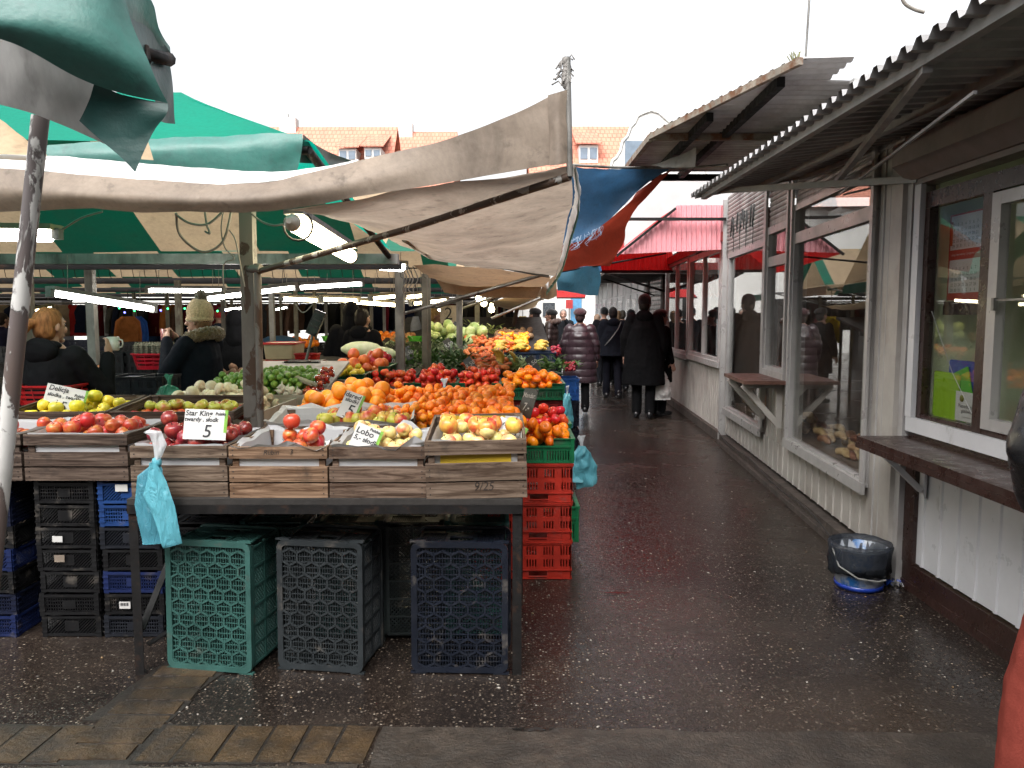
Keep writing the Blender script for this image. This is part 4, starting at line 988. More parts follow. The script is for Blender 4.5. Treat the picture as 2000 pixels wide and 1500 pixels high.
# carrots
M_carrot = fruitmat('carrot_skin', (.66,.15,.03), (.5,.14,.05), .55, .15, 30, (4,4,1), rough=.55)
cb = L(); cb.tube([(0,0,-.09),(0,0,-.07),(.002,0,0),(0,.002,.06),(0,0,.078),(0,0,.082)], [.001,.006,.013,.018,.015,.004], 9); cbo = cb.build('carrot', M_carrot); FM['carrot'] = cbo.data; bpy.data.objects.remove(cbo)
def strew(kind, name, pts, label, group, cat, seed, sc=1., flat=True):
    R_ = random.Random(seed)
    for p in pts:
        o = bpy.data.objects.new(name, FM[kind]); COL.objects.link(o); o.location = p
        o.rotation_euler = (PI/2 + R_.uniform(-.25,.25), R_.uniform(-.4,.4), R_.uniform(-.9,.9) + (PI if R_.random() < .4 else 0)); s = sc*R_.uniform(.85,1.25); o.scale = (s,s,s); tag(o, label, cat, group)
def cloud(n, px0, px1, py0, py1, seed, dz=(.03,.1)):
    R_ = random.Random(seed); return [S(R_.uniform(px0,px1), R_.uniform(py0,py1), R_.uniform(*dz)) for i in range(n)]
strew('carrot', 'carrot', cloud(70, 912, 985, 680, 722, 1, (.05,.12)), 'orange carrot in the bunches behind the bananas', 'carrots behind the bananas', 'carrot', 2, 1.5)
strew('carrot', 'carrot', cloud(60, 915, 1000, 655, 690, 3, (.04,.12)), 'carrot in the far heap near the banana box', 'carrots in the far heap', 'carrot', 4, 1.3)
mass('tangerine', 'tangerines', [(S(RND.uniform(972,1032), RND.uniform(652,684), RND.uniform(.03,.09)), .036) for i in range(130)], .032, 'far heap of tangerines above the banana crate', None, 60, None)
place('potato', 'parsley_root', [(S(RND.uniform(968,1040), RND.uniform(645,660), .05), .06) for i in range(26)], .046, 'pale brown root vegetable far along the stall', 'far root vegetables', 'root vegetable', 61)
# bananas
M_banana = fruitmat('banana_skin', (.55,.36,.05), (.42,.27,.05), .58, .12, 14, rough=.5)
def bananas(c, n, label, rz, s=1., flat=False):
    t = thing('banana_bunch', label, 'bananas', c, rz, 'banana bunches on the sloping stall')
    for k in range(n):
        b = L(); a = -.5 + k/(max(1,n-1)); pts = []; rs = []
        for i in range(9):
            u = i/8; th = -1.1 + 2.1*u; R0 = .12*s
            pts.append(V((a*.10*s + a*.05*s*u, -R0*math.cos(th)+.03*s, R0*math.sin(th)*.75 + .05*s + .012*abs(a)))); rs.append(s*(.006 if i in (0,) else .009 if i == 8 else .013 + .006*math.sin(PI*u)))
        pts = [V((p.y*.9, p.z-.05*s, .02*s + abs(p.x)*.25 + .035*s*(1-abs(a)*1.6))) for p in pts] if flat else pts
        if flat: pts = [p + V((0,0,0)) + V((a*.05*s, a*.0, 0)) for p in pts]
        b.tube(pts, rs, 7); b.build('banana', M_banana, t)
    return t
p = S(958, 727); bananas(p+V((0,0,.08)), 6, 'yellow banana bunch leaning by the tomato crate next to the tangerines', 1.9, 1.25); bananas(p+V((.16,.1,.06)), 5, 'yellow banana bunch behind the leaning one', 1.6, 1.2)
bx = S(1028, 704); 
o = copy_tree(RC, (bx.x, bx.y, slope(bx.y)-.14), (0,0,0), 'navy crate full of banana bunches by the alley', 'banana crate', scale=(1.15, 1.2, 1.0))
for ch in o.children: ch.color = (.015,.03,.065, 1)
for i in range(9):
    bananas((bx.x - .26 + .26*(i % 3) + RND.uniform(-.03,.03), bx.y + .1 + .17*(i//3), slope(bx.y)+.085+.03*(i//3)), 5, ('banana bunch at the front of the navy crate', 'banana bunch in the middle of the navy crate', 'banana bunch at the back of the navy crate')[i//3], RND.uniform(-.5,.5), 1.2, True)
# cabbages on raised crates
for (cxp, cyp, n, sd, lab) in ((870, 662, 22, 70, 'pale green cabbage heaped behind the dill'), (922, 668, 10, 71, 'pale green cabbage to the right of the middle post')):
    p = P(cxp, cyp, 10.2)
    gcrate(p.x, 10.0, p.z-.17, 'dark green crate under the ' + ('heap of cabbages' if sd == 70 else 'cabbages right of the post'), .5, (.01,.07,.04))
    place('cabbage', 'cabbage', pile(n, .062 if sd == 70 else .085, p.x-.24, p.x+.24, 10.05, 10.5, lambda x, y: p.z-.07, lambda x, y: .05*(y-10), sd, .12), .105, lab, lab + 's', 'cabbage', sd)
place('garlic', 'garlic_bulb', [(S(RND.uniform(748,770), RND.uniform(716,742), RND.uniform(.05,.16)), .036) for i in range(34)], .028, 'white garlic bulb tied in the bunch left of the tomatoes', 'garlic bunch by the tomatoes', 'garlic', 72)
place('radish', 'radish', [(S(RND.uniform(1100,1124), RND.uniform(708,722), RND.uniform(.02,.06)), .016) for i in range(50)], .014, 'red radish at the alley corner of the stall', 'radishes', 'radish', 73)
place('radish', 'radish', [(S(RND.uniform(1078,1094), RND.uniform(676,694), RND.uniform(.0,.06)), .02) for i in range(40)], .014, 'dark red radish in the tub beside the purple coat', 'far radishes', 'radish', 74)
# small black price boards among the greens
for px, py, rz, lab in ((772, 728, -30, 'small black price board between garlic and broccoli'), (805, 708, -25, 'pale plastic price tag standing in the parsley'), (885, 690, -30, 'price board leaning on the leeks'), (930, 730, -35, 'black price tag stuck before the bananas'), (1052, 728, -35, 'black price tag leaning on the corner tangerines'), (884, 655, 20, 'small price board beside the dill')):
    p = S(px, py, .06); sign([('3,50', .05, 0, .6)], p, .09, .2, lab, -20, 0, rz, M_blackboard, M_chalk, False, name='price_board', group='black price boards')
# ---------------------------------------------------------------- left part of the first stall: mushrooms, sprouts, lemons ...
mz = .98
M_whitewood = pm('pale_board', (.56,.47,.40), .6, .15, 6, .1, dirt=((.25,.2,.15), .62, .08, 8, (1,1,1)))
def tray(name, label, c, w, d, h, mat, rz=0, cat='tray', th=.012, group=None):
    t = thing(name, label, cat, c, rz, group)
    b = L(); b.box((-w/2, 0, 0), (w/2, th, h)); b.build('front_panel', mat, t)
    b = L(); b.box((-w/2, d-th, 0), (w/2, d, h)); b.build('back_panel', mat, t)
    for s in (-1, 1): b = L(); b.box((s*w/2-(th if s > 0 else 0), th+.001, 0), (s*w/2+(th if s < 0 else 0), d-th-.001, h)); b.build('side_panel', mat, t)
    b = L(); b.box((-w/2+th+.001, th+.001, .002), (w/2-th-.001, d-th-.001, .008)); b.build('base', mat, t)
    return t
bt = thing('display_bench', 'dark bench under the mushroom and sprout trays behind the apples', 'bench', (-2.1, 5.2, 0))
b = MB(); slab(b, -3.0, -1.38, 4.62, 6.9, .89, .915, .04); b.build('bench_top', M_tablewood, bt)
for lx in (-2.95, -1.45):
    for ly in (4.8, 6.8): b = MB(); b.box((lx, ly, 0), (lx+.04, ly+.04, .82)); b.build('leg', M_darkmetal, bt)
def mb_(y): return .93 + (y-4.7)*.03
tray('wooden_tray', 'pale tray of white mushrooms around the chipped post', (-1.86, 4.66, .90), .68, .74, .115, M_whitewood, group='pale trays of mushrooms and sprouts')
place('mushroom', 'mushroom', pile(125, .037, -2.19, -1.62, 4.69, 5.36, lambda x, y: mb_(y), lambda x, y: .07*math.exp(-((x+1.95)/.2)**2), 80, .3, 10), .03, 'cream white mushroom in the pale tray by the chipped post', 'mushrooms by the post', 'mushroom', 80)
tray('wooden_tray', 'wide pale tray heaped with brussels sprouts, cherry tomatoes along its edge', (-1.84, 5.42, .92), .88, 1.3, .115, M_whitewood, group='pale trays of mushrooms and sprouts')
pc = V((-1.86, 6.0, 0))
b = MB(); slab(b, -2.26, -1.42, 5.44, 6.70, .95, 1.2, .02); b.build('display_board', M_whitewood, label='sloping pale board under the heap of brussels sprouts', cat='board')
place('sprout', 'brussels_sprout', pile(290, .0235, -2.25, -1.5, 5.62, 6.5, lambda x, y: .985 + (y-5.62)*.24, lambda x, y: .05*math.exp(-((x+1.8)/.25)**2), 83, .2, 10), .018, 'green brussels sprout in the wide heap behind the garlic', 'heap of brussels sprouts', 'brussels sprout', 83)
place('garlic', 'garlic_bulb', [(P(RND.uniform(535,605), RND.uniform(752,772), 5.5), .026) for i in range(10)], .028, 'white garlic bulb lying before the brussels sprouts', 'garlic before the sprouts', 'garlic', 82)
M_root = pm('pale_root', (.62,.5,.36), .7, .2, 20, .2)
rt = MB(); 
for i in range(9):
    a = P(562+RND.uniform(-6,6), 730+RND.uniform(-4,4), 5.8); c = P(612+RND.uniform(-8,8), 752+RND.uniform(-4,4), 5.55); rt.tube([a, a.lerp(c,.6), c], [.012, .01, .003], 6)
rt.build('parsley_root_bunch', M_root, label='bunch of pale parsley roots lying on the brussels sprouts', cat='root vegetable')
# punnets of cherry tomatoes
M_punnet = glass('clear_punnet', (.93,.95,.95), 1.3, .08)
for i, (X, Y, lab) in enumerate(((-1.47, 5.56, 'clear punnet of cherry tomatoes nearest the oranges'), (-1.47, 5.72, 'second clear punnet of cherry tomatoes from the front'), (-1.46, 5.88, 'third clear punnet of cherry tomatoes from the front'), (-1.46, 6.05, 'clear punnet of cherry tomatoes farthest back by the lemons'))):
    p = V((X, Y, .985+(Y-5.5)*.22)); b = MB(); b.lathe([(.05,0),(.062,.05),(.066,.052),(.058,.066),(.0005,.07)], 16, c=p); b.build('punnet', M_punnet, label=lab, cat='punnet', group='punnets of cherry tomatoes')
    place('beet', 'cherry_tomato', pile(22, .015, p.x-.05, p.x+.05, p.y-.05, p.y+.05, lambda x, y: p.z+.002, None, 90+i), .014, 'cherry tomato in the ' + lab[6:], 'cherry tomatoes in punnet', 'cherry tomato', 90+i)
# lemons, grapefruits, peppers, marrows
pl = P(655, 735, 6.9); gcrate(pl.x, 6.75, pl.z-.12, 'dark green crate of lemons behind the brussels sprouts', .56)
place('lemon', 'lemon', pile(34, .04, pl.x-.26, pl.x+.24, 6.78, 7.3, lambda x, y: pl.z-.01, None, 84), .046, 'yellow lemon in the dark green crate', 'crate of lemons', 'lemon', 84)
pp = P(712, 728, 7.3); gcrate(pp.x, 7.15, pp.z-.08, 'dark green crate of grapefruits right of the lemons', .5)
place('pumpkin', 'grapefruit', pile(20, .055, pp.x-.26, pp.x+.2, 7.2, 7.6, lambda x, y: pp.z-.05, lambda x, y: .05*math.exp(-((x-pp.x+.05)/.15)**2), 85), .058, 'orange red grapefruit heaped behind the lemons', 'heap of grapefruits', 'grapefruit', 85)
place('pepper', 'red_pepper', [(P(RND.uniform(722,756), RND.uniform(698,714), 7.9), .055) for i in range(14)], .041, 'shiny red pepper beside the grapefruits', 'red peppers', 'pepper', 86)
M_marrow = fruitmat('napa_leaf', (.55,.62,.32), (.7,.72,.5), .5, .15, 12, (1,1,.3), rough=.4, bump=.8, bs=30)
for i, (px, py, w_) in enumerate(((706, 682, .36), (738, 692, .34), (728, 700, .3))):
    p = P(px, py, 8.4); b = MB(); pts = [p+V((-w_*.62+w_*1.24*k/8, RND.uniform(-.01,.01), 0)) for k in range(9)]; b.tube(pts, [.02,.055,.075,.085,.088,.085,.075,.06,.02], 14)
    b.build('napa_cabbage', M_marrow, label=('long pale napa cabbage lying uppermost behind the red peppers', 'pale napa cabbage lower right behind the red peppers', 'pale napa cabbage tucked under the other two')[i], cat='cabbage', group='napa cabbages')
bb2 = thing('display_bench', 'dark bench under the peppers and napa cabbages', 'bench', (-1.3, 8, 0))
b = MB(); slab(b, -2.6, -.95, 6.72, 9.2, pl.z-.13, 1.12, .04); b.build('bench_top', M_tablewood, bb2)
for lx in (-2.5, -1.1):
    for ly in (7.0, 9.0): b = MB(); b.box((lx, ly, 0), (lx+.04, ly+.04, .85)); b.build('leg', M_darkmetal, bb2)
# potatoes in a crate left of the post
pt = P(462, 750, 6.6); o = copy_tree(W0, (pt.x+.02, 6.5, .72), (0,0,0), 'dark wooden crate of potatoes left of the chipped post', 'wooden crates inside the stall', scale=(1.0,1,1.2))
for ch in o.children: ch.color = (.1,.07,.05, 1)
place('potato', 'potato', pile(40, .047, pt.x-.16, pt.x+.22, 6.54, 7.0, lambda x, y: .95, lambda x, y: .05*(y-6.5), 87, .15), .046, 'brown potato in the crate left of the chipped post', 'crate of potatoes', 'potato', 87)
b = MB(); b.box((pt.x-.3, 6.45, 0), (pt.x+.35, 7.05, .715)); b.build('crate_plinth', M_tablewood, label='dark plinth under the potato crate', cat='plinth')
# cream boxes with red rims
M_cream = pm('cream_plastic', (.55,.45,.28), .5, .15, 6, .05); M_redp = pm('red_plastic', (.5,.02,.02), .4, .15, 6, .05)
for k, (py, lab) in enumerate(((735, 'cream box with a red rim, lower of two behind the brussels sprouts'), (703, 'cream box with a red rim, upper of two behind the brussels sprouts'))):
    p = P(545, 735, 7.1); t = thing('storage_box', lab, 'box', (p.x, 7.1, 1.03 + k*.16), 0, 'cream boxes with red rims')
    b = L(); b.loft([[V((x, y+.2, z)) for x, y in rrect(w_, w_+.08, .03)] for w_, z in ((.27,.0),(.30,.145),(.275,.145),(.25,.01))], sm=False); b.build('box_body', M_cream, t)
    b = L(); b.add([(x, y+.2, .1475) for x, y in rrect(.284, .364, .03)], [tuple(range(20))]); b.build('lid', M_cream, t)
    b = L(); b.loft([[V((x, y+.2, z)) for x, y in rrect(w_, w_+.085, .03)] for w_, z in ((.30,.137),(.315,.137),(.315,.153),(.285,.153),(.28,.147))], cap=False, sm=False); b.build('rim', M_redp, t)
# baskets
def basket(label, c, w, d, h, tint, rz=0, group='coloured plastic baskets'):
    t = thing('plastic_basket', label, 'basket', c, rz, group)
    b = L(); k = .8
    lo = rrect(w*k, d*k, .03); hi = rrect(w, d, .04)
    for (z0, z1) in ((0, .25), (.36, .5), (.6, .74), (.84, 1.)):
        b.loft([[V((lerp(p[0],q[0],z), lerp(p[1],q[1],z), z*h)) for p, q in zip(lo, hi)] for z in (z0, z1)], cap=False, sm=False)
    for i in range(len(lo)):
        for f in (0, .33, .66):
            j = (i+1) % len(lo); pl_ = V(lo[i]).lerp(V(lo[j]), f); ph = V(hi[i]).lerp(V(hi[j]), f); b.bar((pl_.x, pl_.y, 0), (ph.x, ph.y, h), .008, .003)
    b.add([(x, y, .002) for x, y in lo], [tuple(range(len(lo)))]); b.build('basket_body', M_plastic, t, tint=tint)
    b = L(); b.loft([[V((x*s, y*s, z)) for x, y in hi] for s, z in ((1,h-.01),(1.07,h-.008),(1.07,h+.004),(.99,h+.004))], cap=False, sm=False); b.build('rim', M_plastic, t, tint=tint)
    return t
p = P(84, 785, 4.75); basket('red plastic basket behind the Delicja price card', (p.x, 4.85, p.z-.02), .36, .28, .12, (.5,.012,.015))
p = P(305, 718, 6.9); basket('red plastic basket under the egg trays beside the fur hooded woman', (p.x, 6.9, p.z-.01), .32, .28, .14, (.55,.012,.03))
M_eggtray = pm('grey_pulp', (.2,.19,.14), .9, .3, 40, .4)
for k in range(5):
    b = MB(); z0 = p.z + .128 + k*.018
    for i in range(6):
        for j in range(5): b.lathe([(.004,.03),(.012,.022),(.022,.004),(.025,.0)], 6, c=(p.x-.125+.05*i, 6.8+.05*j, z0), sm=False)
    b.box((p.x-.15, 6.775, z0-.002), (p.x+.15, 7.03, z0+.002)); b.build('egg_tray', M_eggtray, label='grey pulp egg tray in the pile on the red basket', cat='egg tray', group='egg trays piled on the red basket')
p = P(601, 713, 7.0); basket('red plastic basket behind the brussels sprouts, under the scale', (p.x, 7.0, p.z-.01), .20, .2, .115, (.55,.012,.012))
for px, py, lab in ((646, 657, 'lime green tub in front of the dark couple'), (813, 657, 'lime green tub beside the far cabbages')):
    p = P(px, py, 9.6); basket(lab, (p.x, 9.6, p.z-.06), .2, .18, .06, (.1,.5,.03))
# the table with dark goods between the two vendor women
t = thing('market_table', 'dark table between the two women at the back of the stall', 'table', (-2.9, 6.5, 0))
b = MB(); b.box((-4.3, 6.3, .9), (-2.35, 7.2, .93)); b.box((-4.3, 6.32, .55), (-2.35, 6.36, .8999)); b.build('table_top', M_tablewood, t)
for lx in (-4.25, -2.42): b = MB(); b.box((lx, 6.37, 0), (lx+.04, 6.41, .9)); b.build('leg', M_darkmetal, t)
for i, (px, py, w_, lab) in enumerate(((210, 790, .42, 'black slotted crate right of the ponytail vendor'), (265, 790, .40, 'black slotted crate before the green bag'))):
    p = P(px, py, 5.6); o = copy_tree(RC, (p.x, 5.6, p.z-.02), (0,0,0), lab, 'black crates between the vendors', scale=(w_/.6, .8, .95))
    for ch in o.children: ch.color = (.012,.014,.02, 1)
b = MB(); b.box((-3.35, 5.55, .0), (-2.5, 6.0, P(210,790,5.6).z-.025)); b.build('crate_plinth', M_tablewood, label='dark plinth under the black crates between the vendors', cat='plinth')
p = P(225, 735, 5.7); b = MB(); b.box((p.x-.16, 5.62, p.z-.03), (p.x+.2, 5.95, p.z-.012)); b.build('folded_tarp', pm('navy_tarp', (.015,.03,.09), .4), label='folded navy tarp on the black crates', cat='tarp')
place('onion', 'onion', [(P(RND.uniform(165,205), RND.uniform(722,732), 6.4), .042) for i in range(24)], .034, 'golden onion beside the ponytail vendor', 'onions by the vendor', 'onion', 88)
p = P(222, 728, 6.42); t = thing('jar', 'glass jar holding brushes on the back table', 'jar', (p.x, 6.42, .93))
b = L(); b.lathe([(.05,0),(.065,.03),(.06,.08),(.063,.085)], 14); b.build('jar_body', pm('clouded_glass', (.4,.38,.34), .25), t)
b = L(); 
for k in range(7): a = k*.9; b.tube([(0,0,.05),(.035*math.cos(a),.035*math.sin(a),.16+.01*(k%3))], .006, 5, k % 2)
b.build('brushes', [pm('brush_white', (.5,.45,.4), .6), pm('brush_pink', (.5,.1,.12), .6)], t)
for k in range(3):
    p = P(225+k*55, 672, 7.6); o = copy_tree(RC, (p.x, 7.5, .94), (0,0,0), ('left', 'middle', 'right')[k] + ' one of three black crates stacked behind the egg trays', 'black crates behind the egg trays', scale=(.5,.8,1.3))
    for ch in o.children: ch.color = (.012,.013,.016, 1)
t = thing('market_table', 'dark table behind the egg trays under three black crates', 'table', (-3.7, 7.7, 0))
b = MB(); b.box((-5.5, 7.4, .9), (-2.6, 8.2, .935)); b.build('table_top', M_tablewood, t)
for lx in (-5.4, -2.7): b = MB(); b.box((lx, 7.5, 0), (lx+.04, 7.54, .9)); b.build('leg', M_darkmetal, t)
# scale with its display post
p = P(596, 712, 6.75); t = thing('market_scale', 'black market scale with a tilted display on a post behind the sprouts', 'scale', (p.x, 6.75, p.z-.02))
M_black = pm('black_plastic', (.012,.012,.013), .35, .2, 9, .05)
b = L(); b.box((-.17, -.12, 0), (.17, .16, .045)); b.box((-.15, -.13, .046), (.15, .15, .056)); b.build('weighing_plate', M_black, t)
b = L(); b.tube([(-.02,.1,.045), (.03,.1,.22), (.05,.1,.30)], .013, 8); b.build('post', M_steel, t)
Ms = Matrix.Translation((.075, .1, .38)) @ Matrix.Rotation(math.radians(24), 4, 'Y')
b = L(Ms); b.box((-.05, -.02, -.11), (.05, .03, .12)); b.build('display', M_black, t)
b = L(Ms); 
for k in range(3): b.box((-.038, -.0225, -.085+.062*k), (.038, -.0201, -.035+.062*k))
b.build('display_window', pm('grey_lcd', (.05,.065,.06), .2), t)
# ---------------------------------------------------------------- canopies over the stalls
def sheet(name, rows, mat, parent=None, nu=24, nv=16, wr=.0, sc=4, seed=0, local=False, **tg):
    b = MB(); b.quadgrid(sheetrows(rows, nu, nv, wr, sc, seed)); return b.build(name, mat, parent, **tg)
# big green tarpaulin close to the viewer, upper left, with its folded corner
t = thing('tarpaulin', 'faded green tarpaulin hanging from above near the viewer with a dark folded corner', 'tarpaulin', (-1.3, 2.0, 2.2))
sheet('top_sheet', [[P(-150,-140,1.75), P(60,-120,1.8), P(200,-90,1.85), P(238,-20,1.9)],
                    [P(-150,-40,1.72), P(60,-20,1.76), P(190,0,1.82), P(262,60,1.9)],
                    [P(-150,20,1.7), P(60,50,1.74), P(190,95,1.8), P(296,140,1.9)],
                    [P(-150,38,1.72), P(20,84,1.76), P(180,162,1.86), P(328,202,1.93)]], M_ctarp, t, 30, 20, .008, 5, 1)
sheet('folded_corner', [[P(184,161,1.865), P(232,182,1.89), P(285,196,1.915), P(328,203,1.935)],
                        [P(176,190,1.88), P(230,205,1.9), P(285,225,1.91), P(326,222,1.925)],
                        [P(164,218,1.89), P(212,250,1.9), P(262,268,1.91), P(300,258,1.92)],
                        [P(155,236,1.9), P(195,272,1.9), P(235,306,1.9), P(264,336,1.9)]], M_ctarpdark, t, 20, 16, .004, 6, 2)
sheet('back_flap', [[P(238,-20,1.95), P(290,-5,2.1), P(312,60,2.2), P(332,92,2.3)],
                    [P(246,40,1.97), P(280,62,2.12), P(310,88,2.22), P(333,112,2.3)]], M_ctarp, t, 16, 6, .006, 6, 3)
sheet('back_flap', [[P(290,112,2.14), P(305,122,2.22), P(318,122,2.28), P(330,118,2.31)],
                    [P(300,170,2.14), P(312,172,2.2), P(328,172,2.26), P(337,160,2.31)],
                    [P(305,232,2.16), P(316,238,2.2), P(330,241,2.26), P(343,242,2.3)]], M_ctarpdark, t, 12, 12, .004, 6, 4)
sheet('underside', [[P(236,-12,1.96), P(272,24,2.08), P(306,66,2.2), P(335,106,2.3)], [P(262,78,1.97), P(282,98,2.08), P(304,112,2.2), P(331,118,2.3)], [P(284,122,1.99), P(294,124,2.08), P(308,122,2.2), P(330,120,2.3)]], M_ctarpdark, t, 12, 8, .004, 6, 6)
sheet('silver_lining', [[P(-150,30,1.9), P(10,70,1.92), P(110,125,1.95), P(190,170,1.98)],
                        [P(-150,120,1.92), P(10,130,1.94), P(110,180,1.97), P(185,215,2.0)],
                        [P(-150,170,1.95), P(20,208,1.97), P(110,238,2.0), P(212,285,2.04)]], M_csilver, t, 24, 14, .012, 5, 5)
b = MB(); b.tube([P(-150,-60,1.98), P(288,108,2.1), P(330,116,2.28)], .02, 8); b.build('support_pipe', M_darkmetal, t)
b = MB(); b.tube([P(286,92,2.1), P(290,118,2.06), P(284,128,2.06), P(280,112,2.09), P(286,96,2.1)], .008, 6); b.build('hook', M_darkmetal, t)
# the slanted pole with flaking white paint
b = MB(); q0, q1 = P(79, 228, 2.1), P(-76, 1694, 2.1); b.tube([q1, q1.lerp(q0,.5), q0], [.024,.023,.022], 16)
b.build('support_pole', M_peel, label='slanted grey pole with flaking white paint close to the viewer', cat='pole')
# pitched tent roof in front: emerald slope, dark green valance, striped underside
def stripes_roof(name, label, x0, x1, ya, za, yr, zr, yb, zb, x_start, wdt, hip=0, front=None, seed=0, sag=.03, group='striped canopies over the market'):
    """pitched canvas: near slope from eave (ya,za) to ridge (yr,zr), far slope down to (yb,zb); colour stripes along the slope"""
    t = thing(name, label, 'canopy', ((x0+x1)/2, (ya+yb)/2, zb), 0, group)
    for nm, (Y0, Z0, Y1, Z1), plain in (('far_slope', (yr, zr, yb, zb), None), ('near_slope', (ya, za, yr, zr), front)):
        b = MB(); k0 = math.floor((x0-x_start)/wdt); xs = sorted(set([x0, x1] + [x_start + wdt*k for k in range(k0+1, k0+2+int((x1-x0)/wdt)) if x0 < x_start+wdt*k < x1]))
        for xa, xb in zip(xs, xs[1:]):
            k = int(math.floor(((xa+xb)/2-x_start)/wdt)); mi = k % 2; rows = []
            for j in range(9):
                v = j/8; r = []
                for i in range(7):
                    x = lerp(xa, xb, i/6)
                    if hip: 
                        rr = v if nm == 'near_slope' else 1-v
                        lim = x1 - hip*rr; x = min(x, lim)
                    y = lerp(Y0, Y1, v); z = lerp(Z0, Z1, v) - sag*math.sin(PI*v)*(1+.5*math.sin(x*2.1+seed)) + .012*noise.noise(V((x*2, y*2, seed)))
                    r.append(V((x, y, z)))
                rows.append(r)
            b.quadgrid(rows, mi)
        b.build(nm, [plain, plain] if plain else [M_cgreen, M_ccream], t)
    return t
RG = P(340,180,4.9)
t1 = stripes_roof('tent_roof', 'emerald pitched canvas tent with a hanging green valance, striped underside above the fruit', -7.5, -.95, 3.72, 2.42, 4.9, RG.z, 6.15, 2.10, -2.0, .78, 1.1, M_cemerald, 1)
sheet('valance', [[P(-350,268,3.7), P(60,283,3.7), P(250,272,3.7), P(450,264,3.7), P(592,262,3.7)],
                  [P(-350,296,3.68), P(60,308,3.68), P(250,298,3.66), P(450,290,3.66), P(590,290,3.69)],
                  [P(-350,350,3.7), P(60,345,3.7), P(250,345,3.69), P(450,345,3.68), P(578,345,3.7)]], M_ctarp, t1, 44, 12, .012, 5, 7)
sheet('valance', [[P(592,262,3.7), P(620,285,4.0), P(655,302,4.4), P(694,316,4.9)], [P(590,290,3.72), P(618,302,4.0), P(650,312,4.4), P(690,318,4.9)], [P(586,318,3.72), P(615,320,4.0), P(650,324,4.4), P(690,324,4.9)]], M_ctarpdark, t1, 16, 8, .006, 6, 8)
b = MB(); rr = []
for (xx, yy, zz) in ((-.95, 3.75, 2.42), (RG.x, 4.9, RG.z-.01), (-.95, 6.1, 2.10)): rr.append(V((xx, yy, zz)))
b.add(rr, [(0,1,2)]); b.build('hip_end', M_cemerald, t1)
b = MB(); b.tube([V((-7.5, 3.74, 2.38)), V((-.97, 3.74, 2.38))], .022, 8); b.tube([V((-.97,3.74,2.38)), V((-.97,6.1,2.06))], .022, 8); b.build('roof_frame', M_darkmetal, t1)
# second cream canopy to the far left
sheet('canvas_flap', [[P(-260,170,3.5), P(-40,215,3.5), P(40,262,3.5), P(92,300,3.5)], [P(-260,300,3.4), P(-40,300,3.4), P(40,301,3.4), P(92,303,3.45)]], M_ccream, None, 16, 8, .01, 4, 9, label='cream canvas corner at the far left under the silver lining', cat='canvas')
b = MB(); b.add([P(278,285,3.45), P(288,272,3.46), P(300,313,3.45), P(276,311,3.44)], [(0,1,2,3)]); b.build('canvas_flap', M_ccream, label='small cream canvas scrap beside the tip of the folded green corner', cat='canvas')
# the dirty beige awning
aw = thing('awning', 'dirty beige canvas awning sagging at left and raised to a post at its right corner', 'awning', (-.8, 3.2, 2.1))
cx = [-260, 0, 150, 300, 450, 570, 700, 870, 1000, 1076]
top = [298, 301, 308, 321, 334, 333, 311, 271, 222, 184]; cre = [325, 331, 340, 353, 359, 347, 314, 273, 224, 186]; mid = [365, 372, 380, 388, 390, 380, 352, 318, 281, 254]; bot = [405, 412, 409, 413, 414, 408, 384, 357, 335, 322]
Yt = [3.62, 3.6, 3.58, 3.55, 3.5, 3.42, 3.26, 3.14, 3.1, 3.1]; Yc = [3.12]*5 + [3.14, 3.17, 3.13, 3.1, 3.1]
sheet('top_sheet', [[P(x, y, Y) for x, y, Y in zip(cx[:7], top, Yt)], [P(x, lerp(a, c, .55), lerp(Y, Y2, .6)) for x, a, c, Y, Y2 in zip(cx[:7], top, cre, Yt, Yc)], [P(x, y, Y) for x, y, Y in zip(cx[:7], cre, Yc)]], M_cwhite, aw, 90, 10, .006, 6, 11)  # white colour stands in for sky light on the beige canvas fold
sheet('front_valance', [[P(x, y, Y) for x, y, Y in zip(cx, cre, Yc)], [P(x, y, Y) for x, y, Y in zip(cx, mid, [3.07]*5+[3.08,3.11,3.12,3.11,3.1])], [P(x, y, 3.12) for x, y in zip(cx, bot)]], M_cbeige, aw, 90, 12, .010, 5, 12)
sheet('corner_wrap', [[P(1070,186,3.095), P(1090,180,3.06), P(1112,174,3.1)], [P(1072,250,3.095), P(1090,248,3.06), P(1112,246,3.1)], [P(1074,324,3.095), P(1092,322,3.06), P(1112,318,3.1)]], M_cbeige, aw, 10, 14, .006, 9, 13)
sheet('roof_sheet', [[P(560,409,3.14), P(640,394,3.16), P(700,386,3.15), P(870,359,3.13), P(1000,337,3.12), P(1112,322,3.1)],
                     [P(640,420,3.6), P(700,428,3.7), P(790,432,3.7), P(900,428,3.7), P(1010,410,3.7), P(1118,380,3.6)],
                     [P(735,455,4.5), P(790,470,4.6), P(850,480,4.6), P(930,482,4.6), P(1020,470,4.6), P(1106,440,4.5)],
                     [P(800,486,5.3), P(845,500,5.4), P(890,508,5.5), P(950,515,5.6), P(1020,520,5.7), P(1092,518,5.7)],
                     [P(845,508,5.9), P(870,512,5.9), P(900,518,6.0), P(960,525,6.1), P(1020,530,6.1), P(1084,540,6.1)]], M_cbeige, aw, 40, 40, .016, 3, 14)
rows = []
ol = [P(1112,318,3.1), P(1120,352,3.35), P(1122,382,3.7), P(1112,430,4.4), P(1098,490,5.3), P(1084,545,6.1)]
olb = [P(1121,330,3.1), P(1128,385,3.35), P(1126,420,3.7), P(1112,470,4.4), P(1094,530,5.3), P(1066,572,6.1)]
sheet('side_valance', [ol, [a.lerp(c, .5) + V((.02,0,0)) for a, c in zip(ol, olb)], olb], M_cwhite, aw, 60, 6, .008, 7, 15)
